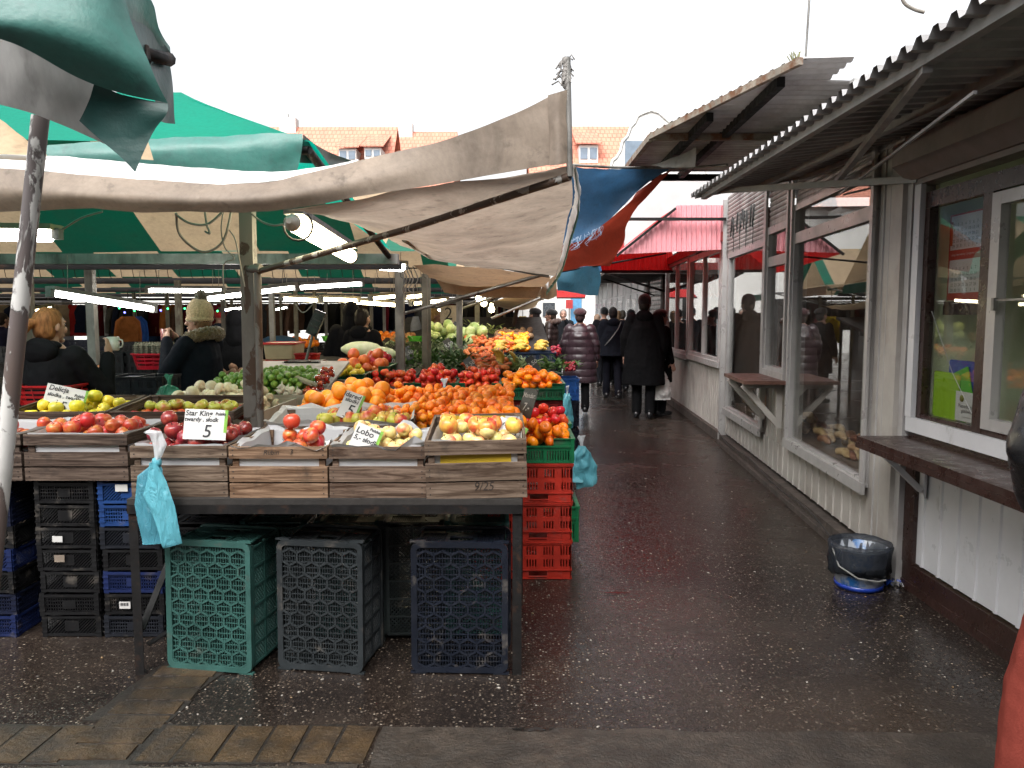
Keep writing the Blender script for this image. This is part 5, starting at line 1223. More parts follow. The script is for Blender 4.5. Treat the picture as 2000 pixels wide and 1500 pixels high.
b = MB(); pr = crom(olb, 80); 
for i, (p_, q_) in enumerate(zip(pr, pr[1:])):
    s_ = .012 + .016*abs(math.sin(i*.9)); b.add([p_+V((.003,0,.01)), q_+V((.003,0,.01)), q_+V((.006,0,-s_)), p_+V((.006,0,-s_*.6))], [(0,1,2,3)])
b.build('green_hem', M_cgreen, aw)
b = MB(); b.tube([P(1072,540,6.08), P(860,500,5.92)], .012, 8); b.tube([P(790,468,4.6), P(845,501,5.9)], .018, 8); b.tube([P(1108,112,3.1), P(1113,345,3.1)], .013, 8)
b.build('awning_frame', M_steel, aw)
b = MB()
for k in range(26):
    a = P(1108 + RND.uniform(-5,5), RND.uniform(108,172), 3.1); c = a + V((RND.uniform(-.06,.03), RND.uniform(-.02,.02), RND.uniform(-.05,.03))); b.tube([a, a.lerp(c,.5)+V((0,0,.02)), c], .0035, 4)
for i in range(6): b.ell(P(1106 + RND.uniform(-3,4), 120+9*i, 3.1), (.015,.014,.02), 8, 6)
b.build('rag', pm('grey_rag', (.32,.30,.28), .9, .5, 30, .5), label='frayed grey rag tied to the raised awning corner', cat='rag')
# poles, struts and beams of the first stall
p0, p1 = P(487, 405, 4.32), P(500, 900, 4.32)
b = MB(); b.bar(P(483,405,4.32), V((p1.x-.02, 4.32, 0)), .072, .072, up=(0,1,0)); b.build('support_post', M_peelpost, label='square chipped grey post with rust streaks rising among the mushroom trays', cat='post')
b = MB(); b.tube([P(503,515,4.28), V((p1.x+.035, 4.28, 0))], .02, 10); b.tube([P(486,525,4.3), P(510,525,4.26)], .024, 8); b.build('support_pipe', M_peelpost, label='thin rusty pipe clamped beside the square chipped post', cat='pipe')
b = MB(); b.tube([P(505,530,4.27), P(800,446,3.7), P(1112,345,3.1)], .0165, 10); b.build('awning_strut', M_peeldark, label='long flaking diagonal strut propping the beige awning corner', cat='strut')
b = MB(); b.box((-7.5, 6.1, 2.0), (-.9, 6.2, 2.08)); b.build('roof_beam', M_steel, label='grey beam across the stall below the striped canvas', cat='beam')
b = MB(); b.box((-7.5, 6.3, 1.97), (-.9, 6.36, 2.03)); b.build('roof_beam', M_darkmetal, label='dark beam behind the grey beam under the striped canvas', cat='beam')
# roofs further back
stripes_roof('tent_roof', 'second striped tent roof behind the dark beam', -9, -.75, 6.3, 2.12, 7.9, 2.85, 9.4, 2.06, -2.55, .75, 0, None, 2)
stripes_roof('tent_roof', 'third striped tent roof halfway back in the market', -11, -.6, 9.5, 2.1, 11.2, 3.0, 12.8, 2.06, -3.1, .8, 0, None, 3)
stripes_roof('tent_roof', 'fourth striped tent roof far back over the fruit stalls', -14, -.4, 12.9, 2.1, 14.6, 3.05, 16.4, 2.06, -3.6, .8, 0, None, 4)
stripes_roof('tent_roof', 'farthest striped tent roof before the clothes rails', -18, -.2, 16.5, 2.1, 18.4, 3.1, 20.5, 2.1, -4, .9, 0, None, 5)
for Y, lab in ((9.45, 'dark beam under the second striped roof'), (12.85, 'dark beam under the third striped roof'), (16.45, 'dark beam under the fourth striped roof'), (20.5, 'dark beam at the far end of the striped roofs')):
    b = MB(); b.box((-16, Y, 1.98), (-.4, Y+.07, 2.05)); b.build('roof_beam', M_darkmetal, label=lab, cat='beam')
# wire mesh with hooks below the second roof
b = MB()
for k in range(60): x = -7 + k*.105; b.tube([(x, 7.0, 2.02), (x+.01, 7.0, 1.94), (x+.03, 7.0, 1.93)], .003, 4)
b.tube([(-7, 7.0, 2.02), (-.8, 7.0, 2.02)], .006, 5); b.build('hook_rail', M_darkmetal, label='thin rail of bare wire hooks below the second roof', cat='rail')
# second and third tan awnings along the alley
a2 = thing('awning', 'tan canvas awning hanging low behind the beige one', 'awning', (0, 7.5, 2.0), 0)
sheet('roof_sheet', [[P(806,516,6.4), P(900,520,6.3), P(990,528,6.25), P(1078,538,6.2)], [P(835,540,7.2), P(900,548,7.2), P(990,550,7.2), P(1070,552,7.2)], [P(850,545,8.2), P(905,560,8.2), P(990,560,8.2), P(1058,560,8.2)]], M_cbrown, a2, 24, 14, .02, 3, 21)
sheet('front_valance', [[P(850,545,8.2), P(905,558,8.1), P(990,560,8.1), P(1060,555,8.2)], [P(868,572,8.2), P(920,578,8.15), P(985,582,8.15), P(1047,583,8.2)]], M_cbrown, a2, 24, 8, .015, 4, 22)
sheet('side_valance', [[P(1060,556,8.1), P(1075,545,7.4), P(1088,535,6.8)], [P(1056,582,8.1), P(1072,585,7.4), P(1088,578,6.8)]], M_cbrown, a2, 14, 8, .015, 4, 23)
a3 = thing('awning', 'sunlit cream awning further along the alley', 'awning', (.2, 12, 2.0), 0)
sheet('roof_sheet', [[P(985,582,10.5), P(1010,580,10.5), P(1040,578,10.4), P(1062,578,10.3)], [P(955,592,12), P(995,598,12), P(1030,598,12), P(1050,592,12)], [P(975,598,14), P(1000,606,14), P(1030,604,14), P(1046,598,14)]], M_ccream, a3, 14, 10, .02, 3, 24)
b = MB(); b.tube([P(965,560,10.4), P(1062,585,10.4)], .014, 6); b.build('awning_frame', M_steel, a3)
for (x0, y0, Y0, x1, y1, Y1, lab) in ((790, 612, 7.8, 1072, 533, 6.2, 'long thin strut under the tan awning'), (852, 600, 8.2, 1010, 548, 7.2, 'short strut behind the long one'), (900, 603, 10.0, 1000, 568, 9.0, 'strut further back beyond the third post'), (960, 622, 10.5, 1060, 580, 10.3, 'strut holding the sunlit cream awning')):
    b = MB(); b.tube([P(x0,y0,Y0), P(x1,y1,Y1)], .017, 8); b.build('awning_strut', M_steel, label=lab, cat='strut', group='awning struts')
for Y0, Y1, xo, m_, lab in ((10.2, 13.4, .30, M_cwhite, 'white awning on the alley side of the third striped roof'), (13.6, 17.2, .5, M_ccream, 'cream awning on the alley side of the fourth striped roof'), (17.4, 21.0, .7, M_cwhite, 'white awning on the alley side of the farthest striped roof')):
    t = thing('awning', lab, 'awning', (0, (Y0+Y1)/2, 2.1), 0, 'awnings along the alley side of the stalls')
    sheet('roof_sheet', [[V((-.7, y, 2.3)), V((-.2, y, 2.16)), V((xo, y, 2.10))] for y in (Y0, (Y0+Y1)/2, Y1)], m_, t, 12, 16, .03, 2, int(Y0))
    sheet('side_valance', [[V((xo, y, z)) for y in (Y0, lerp(Y0,Y1,.35), lerp(Y0,Y1,.7), Y1)] for z in (2.10, 2.02, 1.95)], M_cgreen if m_ is M_cwhite else M_cbrown, t, 30, 5, .03, 3, int(Y0)+1)
    b = MB(); b.tube([V((xo-.02, Y0, 2.08)), V((xo-.02, Y1, 2.08))], .012, 6); b.build('awning_frame', M_steel, t)
    for y in (Y0+.1, Y1-.1): b = MB(); b.tube([V((-.6, y, 1.75)), V((xo-.03, y, 2.07))], .012, 6); b.build('stay', M_steel, t)
# posts
M_post2 = pm('old_post_paint', (.24,.22,.17), .55, .3, 7, .15, 50, dirt=((.08,.05,.03), .62, .08, 9, (1,1,.4)))
for i, (px, Y, w_, top_, lab) in enumerate(((780, 7.7, .085, 520, 'olive grey post behind the greens'), (829, 8.2, .06, 535, 'grey post left of the cabbages'), (838, 8.4, .03, 540, 'thin pipe beside the post left of the cabbages'), (897, 9.7, .075, 565, 'yellowish grey post right of the cabbages'), (932, 11.5, .07, 575, 'grey post right of the yellowish one'), (954, 13, .07, 580, 'post further along the same row'), (175, 6.9, .07, 520, 'brown post between the two vendor women'), (53, 7.5, .07, 520, 'post behind the ponytail vendor'), (347, 9, .06, 560, 'dark post left of the pompom hat'), (530, 9.8, .06, 565, 'post right of the chipped post'), (577, 11, .05, 575, 'thin post behind the scale'), (614, 12.5, .05, 580, 'pale post further right of the scale'), (636, 14, .05, 585, 'pale post left of the dark couple'), (668, 14.5, .05, 585, 'post behind the dark couple'), (725, 13.5, .05, 585, 'thin post right of the dark couple'), (750, 15, .05, 588, 'thin post left of the olive post'), (548, 15, .04, 590, 'thin far post behind the brussels sprouts'), (262, 14, .05, 588, 'far post behind the egg trays'), (205, 15, .05, 590, 'far post by the clothes rails'), (221, 17, .05, 595, 'farther post by the clothes rails'), (326, 13, .05, 588, 'far pale post left of the pompom hat'), (435, 12, .05, 585, 'far post by the dark hooded figure'), (452, 16, .05, 590, 'farther post by the dark hooded figure'), (700, 18, .05, 595, 'far post among the clothes'), (810, 17, .05, 595, 'far post behind the grey post'), (865, 16, .05, 590, 'far post left of the yellowish post'), (985, 17, .05, 590, 'slender post by the hanging yellow coat'), (1000, 20, .04, 595, 'slender far post by the yellow coat'), (970, 15, .05, 590, 'slender post left of the yellow coat'))):
    p = P(px, top_, Y); b = MB(); b.box((p.x-w_/2, Y-w_/2, 0), (p.x+w_/2, Y+w_/2, max(2.0, p.z))); b.build('support_post', M_post2 if i % 3 else M_steel, label=lab, cat='post', group='posts holding the market roofs')
p = P(1010, 640, 12); b = MB(); b.tube([P(1000,655,12), P(1012,590,12.2)], .035, 6); b.build('support_post', pm('brown_timber', (.1,.06,.045), .7), label='leaning brown timber by the hanging yellow coat', cat='post', group='posts holding the market roofs')
# fluorescent lamps
def lamp(a, c, label, kind=0, w_=.11):
    a = V(a); c = V(c); t = thing('fluorescent_lamp', label, 'lamp', (a+c)/2, 0, 'fluorescent lamps under the canopies')
    d = (c-a).normalized(); s = d.cross(V((0,0,1))).normalized()
    b = MB(); b.bar(a+V((0,0,.035)), c+V((0,0,.035)), w_, .03); b.build('housing', M_lampbody if kind else M_greybody, t)
    b = MB(); b.tube([a+d*.04, c-d*.04], .022 if kind != 2 else .045, 10); b.build('tube', M_tubewarm if kind == 1 else M_tube, t)
    for e in (a, c):
        b = MB(); b.bar(e-d*.02, e+d*.02, .05, .06); b.build('end_cap', M_greybody, t)
    for f in (.15, .85): b = MB(); q = a.lerp(c, f); b.tube([q+V((0,0,.05)), q+V((.01,0,.3))], .003, 4); b.build('hanging_wire', M_cable, t)
    return t
M_lens = None
t = thing('fluorescent_lamp', 'large lit lamp with a clear cover and round end cap under the green stripe', 'lamp', P(620,465,4.5), 0, 'fluorescent lamps under the canopies')
a, c = P(573, 436, 3.95), P(684, 500, 5.2); d = (c-a).normalized()
b = MB(); b.tube([a, a.lerp(c,.5), c], .044, 14); b.build('diffuser', emis('warm_lamp_cover', (1,.87,.56), 9.0), t)
b = MB(); b.bar(a+V((0,0,.062)), c+V((0,0,.062)), .10, .03); b.build('housing', M_greybody, t)
b = MB(); b.tube([a-d*.075, a-d*.05, a-d*.015], [.014,.034,.045], 14); b.build('end_cap', pm('lamp_cap', (.5,.47,.4), .25), t)
b = MB(); b.tube([c, c+d*.05, c+d*.09], [.045,.042,.015], 14); b.build('end_cap', M_greybody, t)
b = MB(); b.tube([a+d*.08+V((.075*math.cos(k*PI/8),0,.075*math.sin(k*PI/8))) for k in range(17)], .006, 6); b.build('clip_ring', M_darkmetal, t)
lamp(P(-150,453,4.3), P(112,457,4.3), 'lit lamp at the far left behind the slanted pole, with a grey end cap', 2, .13)
for (x0,y0,Y0,x1,y1,Y1,k,lab) in ((98,572,5.6,300,604,6.6,0,'long tilted tube lamp over the black crates'), (288,567,8.2,438,568,8.2,0,'pair of tubes level above the pompom hat'), (398,584,6.6,576,561,7.4,0,'tube lamp rising left of the chipped post'), (580,562,7.5,706,554,8.3,0,'tube lamp continuing right of the chipped post'), (548,583,9.2,625,587,9.4,1,'warm tube lamp above the scale'), (627,584,9.0,700,587,9.4,1,'warm tube lamp left of the long warm one'), (692,590,9.4,774,596,10,1,'warm tube lamp above the dark couple'), (724,583,9.0,776,578,9.4,1,'warm tube lamp left of the olive post'), (788,581,8.6,826,577,8.9,1,'warm tube lamp right of the olive post'), (804,593,9.4,872,586,10,1,'warm tube lamp above the blonde vendor'), (738,517,6.6,790,521,6.9,2,'short lamp with clear cover under the roof corner'), (60,608,11,100,600,11.5,1,'far lamp behind the ponytail vendor'), (535,605,15,560,600,15.5,0,'far white lamp left of the clothes'), (840,607,14,890,604,15,0,'far white lamp behind the yellowish post'), (430,606,14,480,601,14.5,0,'far white lamp behind the dark hooded figure')):
    lamp(P(x0,y0,Y0), P(x1,y1,Y1), lab, k, .09)
for px, py, lab in ((935, 583, 'round lit bulb under the cream awning, upper'), (945, 592, 'round lit bulb under the cream awning, lower'), (960, 604, 'round lit bulb farthest along the awning')):
    p = P(px, py, 10.8); b = MB(); b.lathe([(.001,-.05),(.035,-.035),(.045,0),(.03,.035),(.02,.05),(.02,.08),(.0005,.085)], 12, c=p); b.build('light_bulb', M_tubewarm, label=lab, cat='lamp', group='round bulbs under the awnings')
# loose cables
def cable(pts, r, label, mat=None): b = MB(); b.tube(crom([V(p) for p in pts], 24), r, 6); b.build('cable', mat or M_cable, label=label, cat='cable', group='loose cables hanging from the stall roof')
cable([P(344,416,4.1), P(352,460,4.15), P(395,492,4.2), P(435,472,4.2), P(452,412,4.2)], .007, 'big loop of grey cable hanging below the awning left of the post')
cable([P(342,418,4.1), P(370,436,4.12), P(405,438,4.15), P(434,415,4.15)], .007, 'shallow loop of grey cable above the big loop')
cable([P(436,412,4.2), P(432,450,4.2), P(440,485,4.2), P(458,505,4.2), P(436,520,4.2), P(441,600,4.2)], .004, 'thin wire dangling down beside the chipped post')
cable([P(448,450,4.2), P(460,470,4.2), P(470,520,4.2), P(478,560,4.2)], .004, 'thin wire running onto the chipped post')
cable([P(490,416,4.1), P(510,432,4.1), P(535,440,4.05), P(562,436,3.95)], .006, 'cable feeding the large lit lamp')
cable([P(400,414,4.15), P(404,440,4.15), P(410,456,4.15), P(400,452,4.15)], .006, 'frayed cable end hanging over the cream stripe')
cable([P(200,413,4.3), P(160,425,4.3), P(122,448,4.3)], .006, 'cable feeding the lamp behind the slanted pole')
cable([P(622,575,6.5), P(606,600,6.5), P(590,610,6.5), P(575,590,6.5)], .005, 'thin loop of wire below the tube lamps')
for i, (px, ln) in enumerate(((790, 580), (797, 598), (803, 572), (812, 590))):
    cable([P(px-6,520,7.6), P(px+4,545,7.6), P(px-5,565,7.6), P(px+3,ln,7.6)], .006, ('first','second','third','fourth')[i]+' pale cable tangled beside the olive post')
# ---------------------------------------------------------------- hanging plastic bags
def pillow(b, pts, M, bulge, seed, n=14):
    """flat folded bag: outline pts (x,z) filled with two bulged faces"""
    k = len(pts)//2; n = 24
    def lin(q):
        m = len(q)-1; return [q[min(int(i/n*m), m-1)].lerp(q[min(int(i/n*m), m-1)+1], i/n*m-min(int(i/n*m), m-1)) for i in range(n+1)]
    lf = lin([V((x,0,z)) for x, z in pts[:k]]); rt_ = lin([V((x,0,z)) for x, z in pts[k:]][::-1])
    for sg in (-1, 1):
        rows = []
        for l_, r_ in zip(lf, rt_):
            row = []
            for j in range(15):
                u = j/14; p = l_.lerp(r_, u); w_ = noise.noise(V((p.x*16, p.z*9, seed+sg)))*.6 + noise.noise(V((p.x*60, p.z*22, seed)))*.55
                p.y += sg*bulge*(math.sin(PI*u)**.6)*(1 + w_) + (noise.noise(V((p.x*12+seed, p.z*12, 1)))*bulge*.6); row.append(M @ p)
            rows.append(row)
        b.quadgrid(rows)
a = P(312, 880, 3.29); k_ = 3.3/1500
def rel(px, py): return ((px-312)*k_, (880-py)*k_)
t = thing('plastic_bag', 'folded teal plastic bags tied in a bunch to the front of the grey apple crate', 'bag', (a.x, 3.27, a.z))
M_ = Matrix.Translation((a.x, 3.262, a.z))
b = MB(); pillow(b, [rel(308,900), rel(272,928), rel(264,985), rel(276,1066), rel(330,1062), rel(318,985), rel(322,915), rel(316,900)], M_, .010, 1); b.build('rear_fold', M_bagteal2, t)
b = MB(Matrix.Translation((0,-.04,0))); pillow(b, [rel(306,898), rel(300,930), rel(290,962), rel(322,1040), rel(326,1068), rel(362,1058), rel(352,985), rel(336,935), rel(318,898)], M_, .014, 2); b.build('front_fold', M_bagteal, t)
b = MB(); b.ell((a.x, 3.258, a.z-.045), (.022,.016,.022), 10, 8, warp=lambda p: p*(1+.25*noise.noise(p*3))); b.build('knot', M_bagteal, t)
b = MB(); pillow(b, [rel(308,898), rel(306,872), rel(300,848), rel(288,842), rel(300,836), rel(322,840), rel(332,866), rel(318,898)], M_, .014, 3); b.build('twisted_top', M_bagclear, t)
def hangbag(label, c, w_, h, tint_mat, seed, rz=0, topmat=None, name='plastic_bag'):
    t = thing(name, label, 'bag', c, 0, 'plastic bags hung on the stalls'); M = Matrix.Translation(c) @ Matrix.Rotation(rz, 4, 'Z')
    for q in range(2):
        b = MB(M @ Matrix.Translation((0, q*.02-.01, 0)) @ Matrix.Rotation((q-.5)*.25, 4, 'Y')); s = 1 - q*.12
        pillow(b, [(-.02*w_,-.03), (-.34*w_,-.3*h), (-.47*w_,-.65*h), (-.42*w_,-h*s), (.40*w_,-h*s*.97), (.5*w_,-.62*h), (.3*w_,-.3*h), (.02*w_,-.03)], Matrix(), .03*w_/.2, seed+q); b.build('bag_body', tint_mat, t)
    b = MB(M); pillow(b, [(-.012,-.035), (-.012,-.01), (-.036,.03), (-.022,.045), (.006,.03), (.034,.042), (.014,-.006), (.012,-.035)], Matrix(), .008, seed+5); b.build('tied_top', topmat or M_bagclear, t)
    return t
hangbag('teal bag hanging over the alley from the green crate on the red stack', P(1136, 862, 5.2) + V((0,0,.0)), .20, .32, M_bagteal, 11, .5)
hangbag('long teal bag hanging at the alley corner of the tangerine crate', P(1108, 762, 6.9), .13, .36, M_bagteal, 12, 1.1)
hangbag('teal bag hanging before the middle tomato crate over the tangerines', P(868, 748, 6.7), .22, .22, M_bagteal, 13)
hangbag('dark green bag hanging on the table between the vendors', P(330, 742, 5.5), .19, .20, M_baggreen, 14, 0, M_baggreen)
p = P(845, 982, 3.4); b = MB(); rows = [[V((p.x-.11+.022*i + RND.uniform(-.003,.003), 3.36+.02*j, p.z + .01*j - .02 + RND.uniform(-.006,.006))) for i in range(11)] for j in range(4)]; b.quadgrid(rows); b.build('plastic_bag', M_bagteal, label='flat teal bag lying under the table edge above the navy crate', cat='bag')
# ---------------------------------------------------------------- torn blue and red tarpaulins over the alley
tp = thing('tarpaulin', 'blue and rust red tarpaulins sewn together, frayed, hanging over the alley', 'tarpaulin', P(1180,400,7.2))
sheet('blue_sheet', [[P(1118,324,6.6), P(1180,329,6.7), P(1250,330,6.9), P(1312,329,7.1)], [P(1115,370,6.8), P(1172,375,6.9), P(1225,365,7.0), P(1272,352,7.05)], [P(1108,425,7.0), P(1160,430,7.0), P(1200,408,7.0), P(1238,382,7.0)], [P(1096,478,7.1), P(1140,468,7.0), P(1176,440,7.0), P(1192,428,7.0)]], M_cblue, tp, 34, 26, .03, 3, 31)
sheet('red_sheet', [[P(1312,331,7.15), P(1285,345,7.2), P(1262,362,7.25), P(1246,376,7.3)][::-1], [P(1190,430,7.2), P(1210,425,7.3), P(1225,420,7.35), P(1232,422,7.4)], [P(1100,470,7.15), P(1140,470,7.25), P(1180,468,7.35), P(1218,468,7.45)], [P(1090,505,7.3), P(1130,502,7.35), P(1165,515,7.4), P(1204,500,7.5)], [P(1085,532,7.4), P(1120,526,7.4), P(1150,520,7.45), P(1192,520,7.5)]], M_cred, tp, 30, 26, .03, 3, 32)
b = MB()
for k in range(40):
    x0 = 1098 + 80*RND.random()**1.3; y0 = lerp(476, 440, (x0-1098)/80); a = P(x0, y0, 6.98); ln = RND.uniform(.03,.13); dx = -.5*ln + RND.gauss(0,.02); b.tube(crom([a, a+V((dx*.2+RND.gauss(0,.01), -.01, -ln*.4)), a+V((dx*.5+RND.gauss(0,.015), -.01, -ln*.8)), a+V((dx, -.01, -ln))], 6), .0022, 3)
b.build('frayed_threads', pm('pale_blue_thread', (.35,.45,.6), .8), tp)
b = MB(); b.tube([P(1114,322,6.55), P(1200,327,6.7), P(1345,328,7.15), P(1420,322,6.3)], .012, 6); b.build('rope', M_steel, tp)
tq = thing('tarpaulin', 'faded teal tarpaulin sagging below the rust red sheet', 'tarpaulin', P(1130,550,9))
sheet('blue_sheet', [[P(1086,534,8.6), P(1115,530,8.7), P(1145,522,8.8), P(1168,520,9.0)], [P(1087,548,8.6), P(1115,552,8.7), P(1145,545,8.9), P(1174,540,9.1)], [P(1088,566,8.7), P(1115,570,8.8), P(1145,576,9.0), P(1168,577,9.2)]], M_cblue2, tq, 24, 16, .03, 3, 33)
sheet('dark_fold', [[P(1088,528,8.9), P(1120,522,9.0), P(1172,516,9.3)], [P(1090,542,8.9), P(1125,540,9.0), P(1174,530,9.3)]], M_cblue, tq, 14, 6, .02, 3, 34)
b = MB(); b.tube([P(1086,532,8.6), P(1172,518,9.0), P(1300,495,10.5)], .012, 5); b.build('rope', M_darkmetal, tq)
sheet('wrapping_film', [[P(1062,545,7.6), P(1075,535,7.6), P(1086,528,7.5)], [P(1066,560,7.6), P(1078,566,7.5), P(1084,556,7.5)], [P(1072,574,7.6), P(1080,576,7.5), P(1082,572,7.5)]], M_bagclear, None, 8, 8, .02, 5, 35, label='scrap of clear film caught on the tan awning corner', cat='film')
# ---------------------------------------------------------------- the kiosks on the right
class Wall:
    """local frame of a facade: s along it away from the viewer, n out into the alley, z up"""
    def __init__(s, A, B):
        s.A = V((A[0], A[1], 0)); s.B = V((B[0], B[1], 0)); s.u = (s.B-s.A).normalized(); s.n = V((-s.u.y, s.u.x, 0)); s.L = (s.B-s.A).length
        s.M = Matrix(((s.u.x, s.n.x, 0, s.A.x), (s.u.y, s.n.y, 0, s.A.y), (0, 0, 1, 0), (0, 0, 0, 1)))
    def box(s, b, s0, s1, n0, n1, z0, z1, mi=0):
        t = MB(s.M); t.box((s0, n0, z0), (s1, n1, z1)); b.add(t.v, t.f, mi)
    def pt(s, a, n, z): return s.M @ V((a, n, z))
    def rib(s, b, s0, s1, n0, z0, z1, pitch=.1, dep=.012, mi=0):
        """vertical ribbed metal panel facing the alley"""
        xs = []; k = s0
        while k < s1 - 1e-4:
            for f, d in ((0, 0), (.80, 0), (.84, dep), (.93, dep), (.97, 0)):
                if k + f*pitch <= s1: xs.append((k+f*pitch, d))
            k += pitch
        xs.append((s1, 0))
        b.quadgrid([[s.pt(x, n0+d, z) for x, d in xs] for z in (z0, z1)], mi, False)
    def shutter(s, b, s0, s1, n0, z0, z1, pitch=.045, mi=0):
        zs = []; k = z0
        while k < z1:
            for f, d in ((.02, 0), (.12, .008), (.5, .012), (.88, .008), (.98, 0)): zs.append((k+f*pitch, d))
            k += pitch
        b.quadgrid([[s.pt(x, n0+d, z) for x in (s0, s1)] for z, d in zs], mi, False)
M_whitepaint = pm('white_ribbed_paint', (.8,.8,.83), .38, .08, 3, .12, 30, dirt=((.28,.26,.24), .68, .08, 5, (1,1,.6)), dirt2=((.1,.09,.08), .78, .03, 26, (1,1,1)))
M_greywall = pm('dirty_cream_panel', (.54,.505,.465), .5, .12, 3, .12, 30, dirt=((.26,.22,.19), .66, .16, 3, (1,1,.6)), dirt2=((.08,.06,.05), .74, .04, 15, (1,1,1)))
M_brown = pm('dark_brown_paint', (.045,.022,.018), .32, .25, 6, .2, 40, dirt=((.2,.17,.15), .76, .03, 20, (1,1,1)))
M_alu = pm('aluminium_frame', (.58,.56,.55), .38, .1, 4, .06, 50, metal=.2, dirt=((.25,.22,.2), .72, .1, 5, (1,1,.6)))
M_shut = pm('grey_shutter', (.5,.47,.45), .48, .2, 4, .08, 50, metal=.2, dirt=((.12,.10,.09), .62, .14, 4, (1,1,.5)))
M_shutbox = pm('taupe_shutter_box', (.28,.24,.23), .45, .15, 4, .05, 50)
M_corr = pm('dull_corrugated_sheet', (.46,.45,.45), .5, .25, 3, .08, 60, metal=.1, dirt=((.2,.19,.19), .6, .16, 2.5, (1,1,1)), dirt2=((.2,.13,.09), .78, .05, 8, (1,1,1)))
M_rustbar = pm('rusty_pale_bar', (.36,.31,.25), .6, .3, 6, .2, 60, dirt=((.2,.08,.03), .53, .08, 9, (1,1,1)))
M_glass = glass('shop_glass', (.9,.91,.9), .75, 0, .03)
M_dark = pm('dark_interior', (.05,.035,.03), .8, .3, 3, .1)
M_ledge = pm('crumbling_concrete', (.085,.066,.055), .75, .45, 6, .8, 30, dirt=((.24,.2,.15), .68, .06, 11, (1,1,1)))
# --- nearest white kiosk
K = Wall((2.29, .2), (2.335, 4.44)); ky = lambda y: y - .2
t = thing('white_kiosk', 'white ribbed kiosk with dark brown trim and serving window, nearest on the right', 'kiosk', (2.9, 2.3, 0))
b = MB(); K.rib(b, 0, K.L-.11, -.0, .17, .80, .17, .010); b.build('ribbed_panel', M_whitepaint, t)
b = MB(); K.box(b, 0, K.L+.0, -.06, .022, 0, .155); K.box(b, 0, K.L, .0225, .03, 0, .05); b.build('skirting', M_brown, t)
b = MB(); K.box(b, K.L-.11, K.L, -.05, .026, .156, .86); K.box(b, 0, K.L-.001, -.05, .02, .862, .93); b.build('brown_trim', M_brown, t)
b = MB(); K.box(b, .6, K.L-.02, .021, .33, .868, .90); K.box(b, .6, K.L-.02, .31, .335, .835, .867); b.build('serving_shelf', M_brown, t)
for sq in (1.4, 2.6, K.L-.2): b = MB(); b.bar(K.pt(sq, .04, .62), K.pt(sq, .28, .85), .03, .03, up=(0,1,0)); K.box(b, sq-.02, sq+.02, .017, .03, .58, .86); b.build('shelf_bracket', M_whitepaint, t)
zt, zb_ = 2.28, .93
b = MB(); K.box(b, 0, K.L-.005, .0205, .045, zb_+.001, zb_+.085); K.box(b, K.L-.07, K.L-.005, .0205, .05, zb_+.086, zt+.05); win = b.build('window_frame', M_whitepaint, t)
b = MB(); 
s_end = K.L-.07
for (a, c) in ((s_end-.045, s_end-.002), (s_end-.62, s_end-.54), ): K.box(b, a, c, -.03, .018, zb_+.087, zt-.09)
K.box(b, 0, s_end-.002, -.03, .0175, zt-.088, zt+.0); K.box(b, 0, s_end-.002, -.025, .015, zb_+.0861, zb_+.11); b.build('brown_sash', M_brown, t)
b = MB(); 
for (a, c) in ((s_end-.70, s_end-.63), (s_end-1.6, s_end-1.53)): K.box(b, a, c, -.02, .028, zb_+.115, zt-.1)
K.box(b, s_end-1.53, s_end-.701, -.02, .028, zt-.16, zt-.1); K.box(b, s_end-1.53, s_end-.701, -.02, .028, zb_+.115, zb_+.17); b.build('sliding_sash', M_alu, t)
b = MB(); K.box(b, s_end-.72, s_end-.6995, .0285, .05, 1.62, 1.68); K.box(b, s_end-1.2, s_end-.7, .028, .04, 1.665, 1.675); b.build('latch', M_steel, t)
b = MB(); K.box(b, s_end-.54, s_end-.045, -.012, -.008, zb_+.11, zt-.088); b.build('window_glass', M_glass, t)
b = MB(); K.box(b, s_end-1.53, s_end-.70, -.012, -.008, zb_+.171, zt-.161); b.build('window_glass', M_glass, t)
b = MB(); b.tube([K.pt(s_end-.07, -.006, 1.62), K.pt(s_end-.3, -.006, 1.3), K.pt(s_end-.54, -.006, 1.06)], .0015, 4); b.build('glass_crack', pm('crack_white', (.6,.6,.6), .4), t)
b = MB(); K.box(b, 0, K.L+.0, -.06, .05, zt+.051, 2.36); b.build('lintel', M_shutbox, t)
b = MB(); pf = [(-.06,2.361),(.07,2.361),(.16,2.44),(.16,2.56),(-.06,2.56)]; b.loft([[K.pt(s_, n_, z_) for n_, z_ in pf] for s_ in (0, K.L+.05)], sm=False); b.build('shutter_box', M_shutbox, t)
M_greenwall = pm('pale_green_wall', (1.3,1.4,1.0), .6, .06, 3, .03)
b = MB(); K.box(b, -.0, K.L, -1.6, -1.55, .0, 2.55); b.build('back_wall', M_greenwall, t)
b = MB(); K.box(b, K.L-.05, K.L, -1.549, -.07, .0, 2.55); b.build('side_wall', M_greenwall, t)
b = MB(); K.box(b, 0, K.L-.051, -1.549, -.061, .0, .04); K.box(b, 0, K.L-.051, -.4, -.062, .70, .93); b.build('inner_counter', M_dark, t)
b = MB(); K.box(b, 0, K.L, -1.6, -.061, 2.561, 2.6); b.build('roof', M_corr, t)
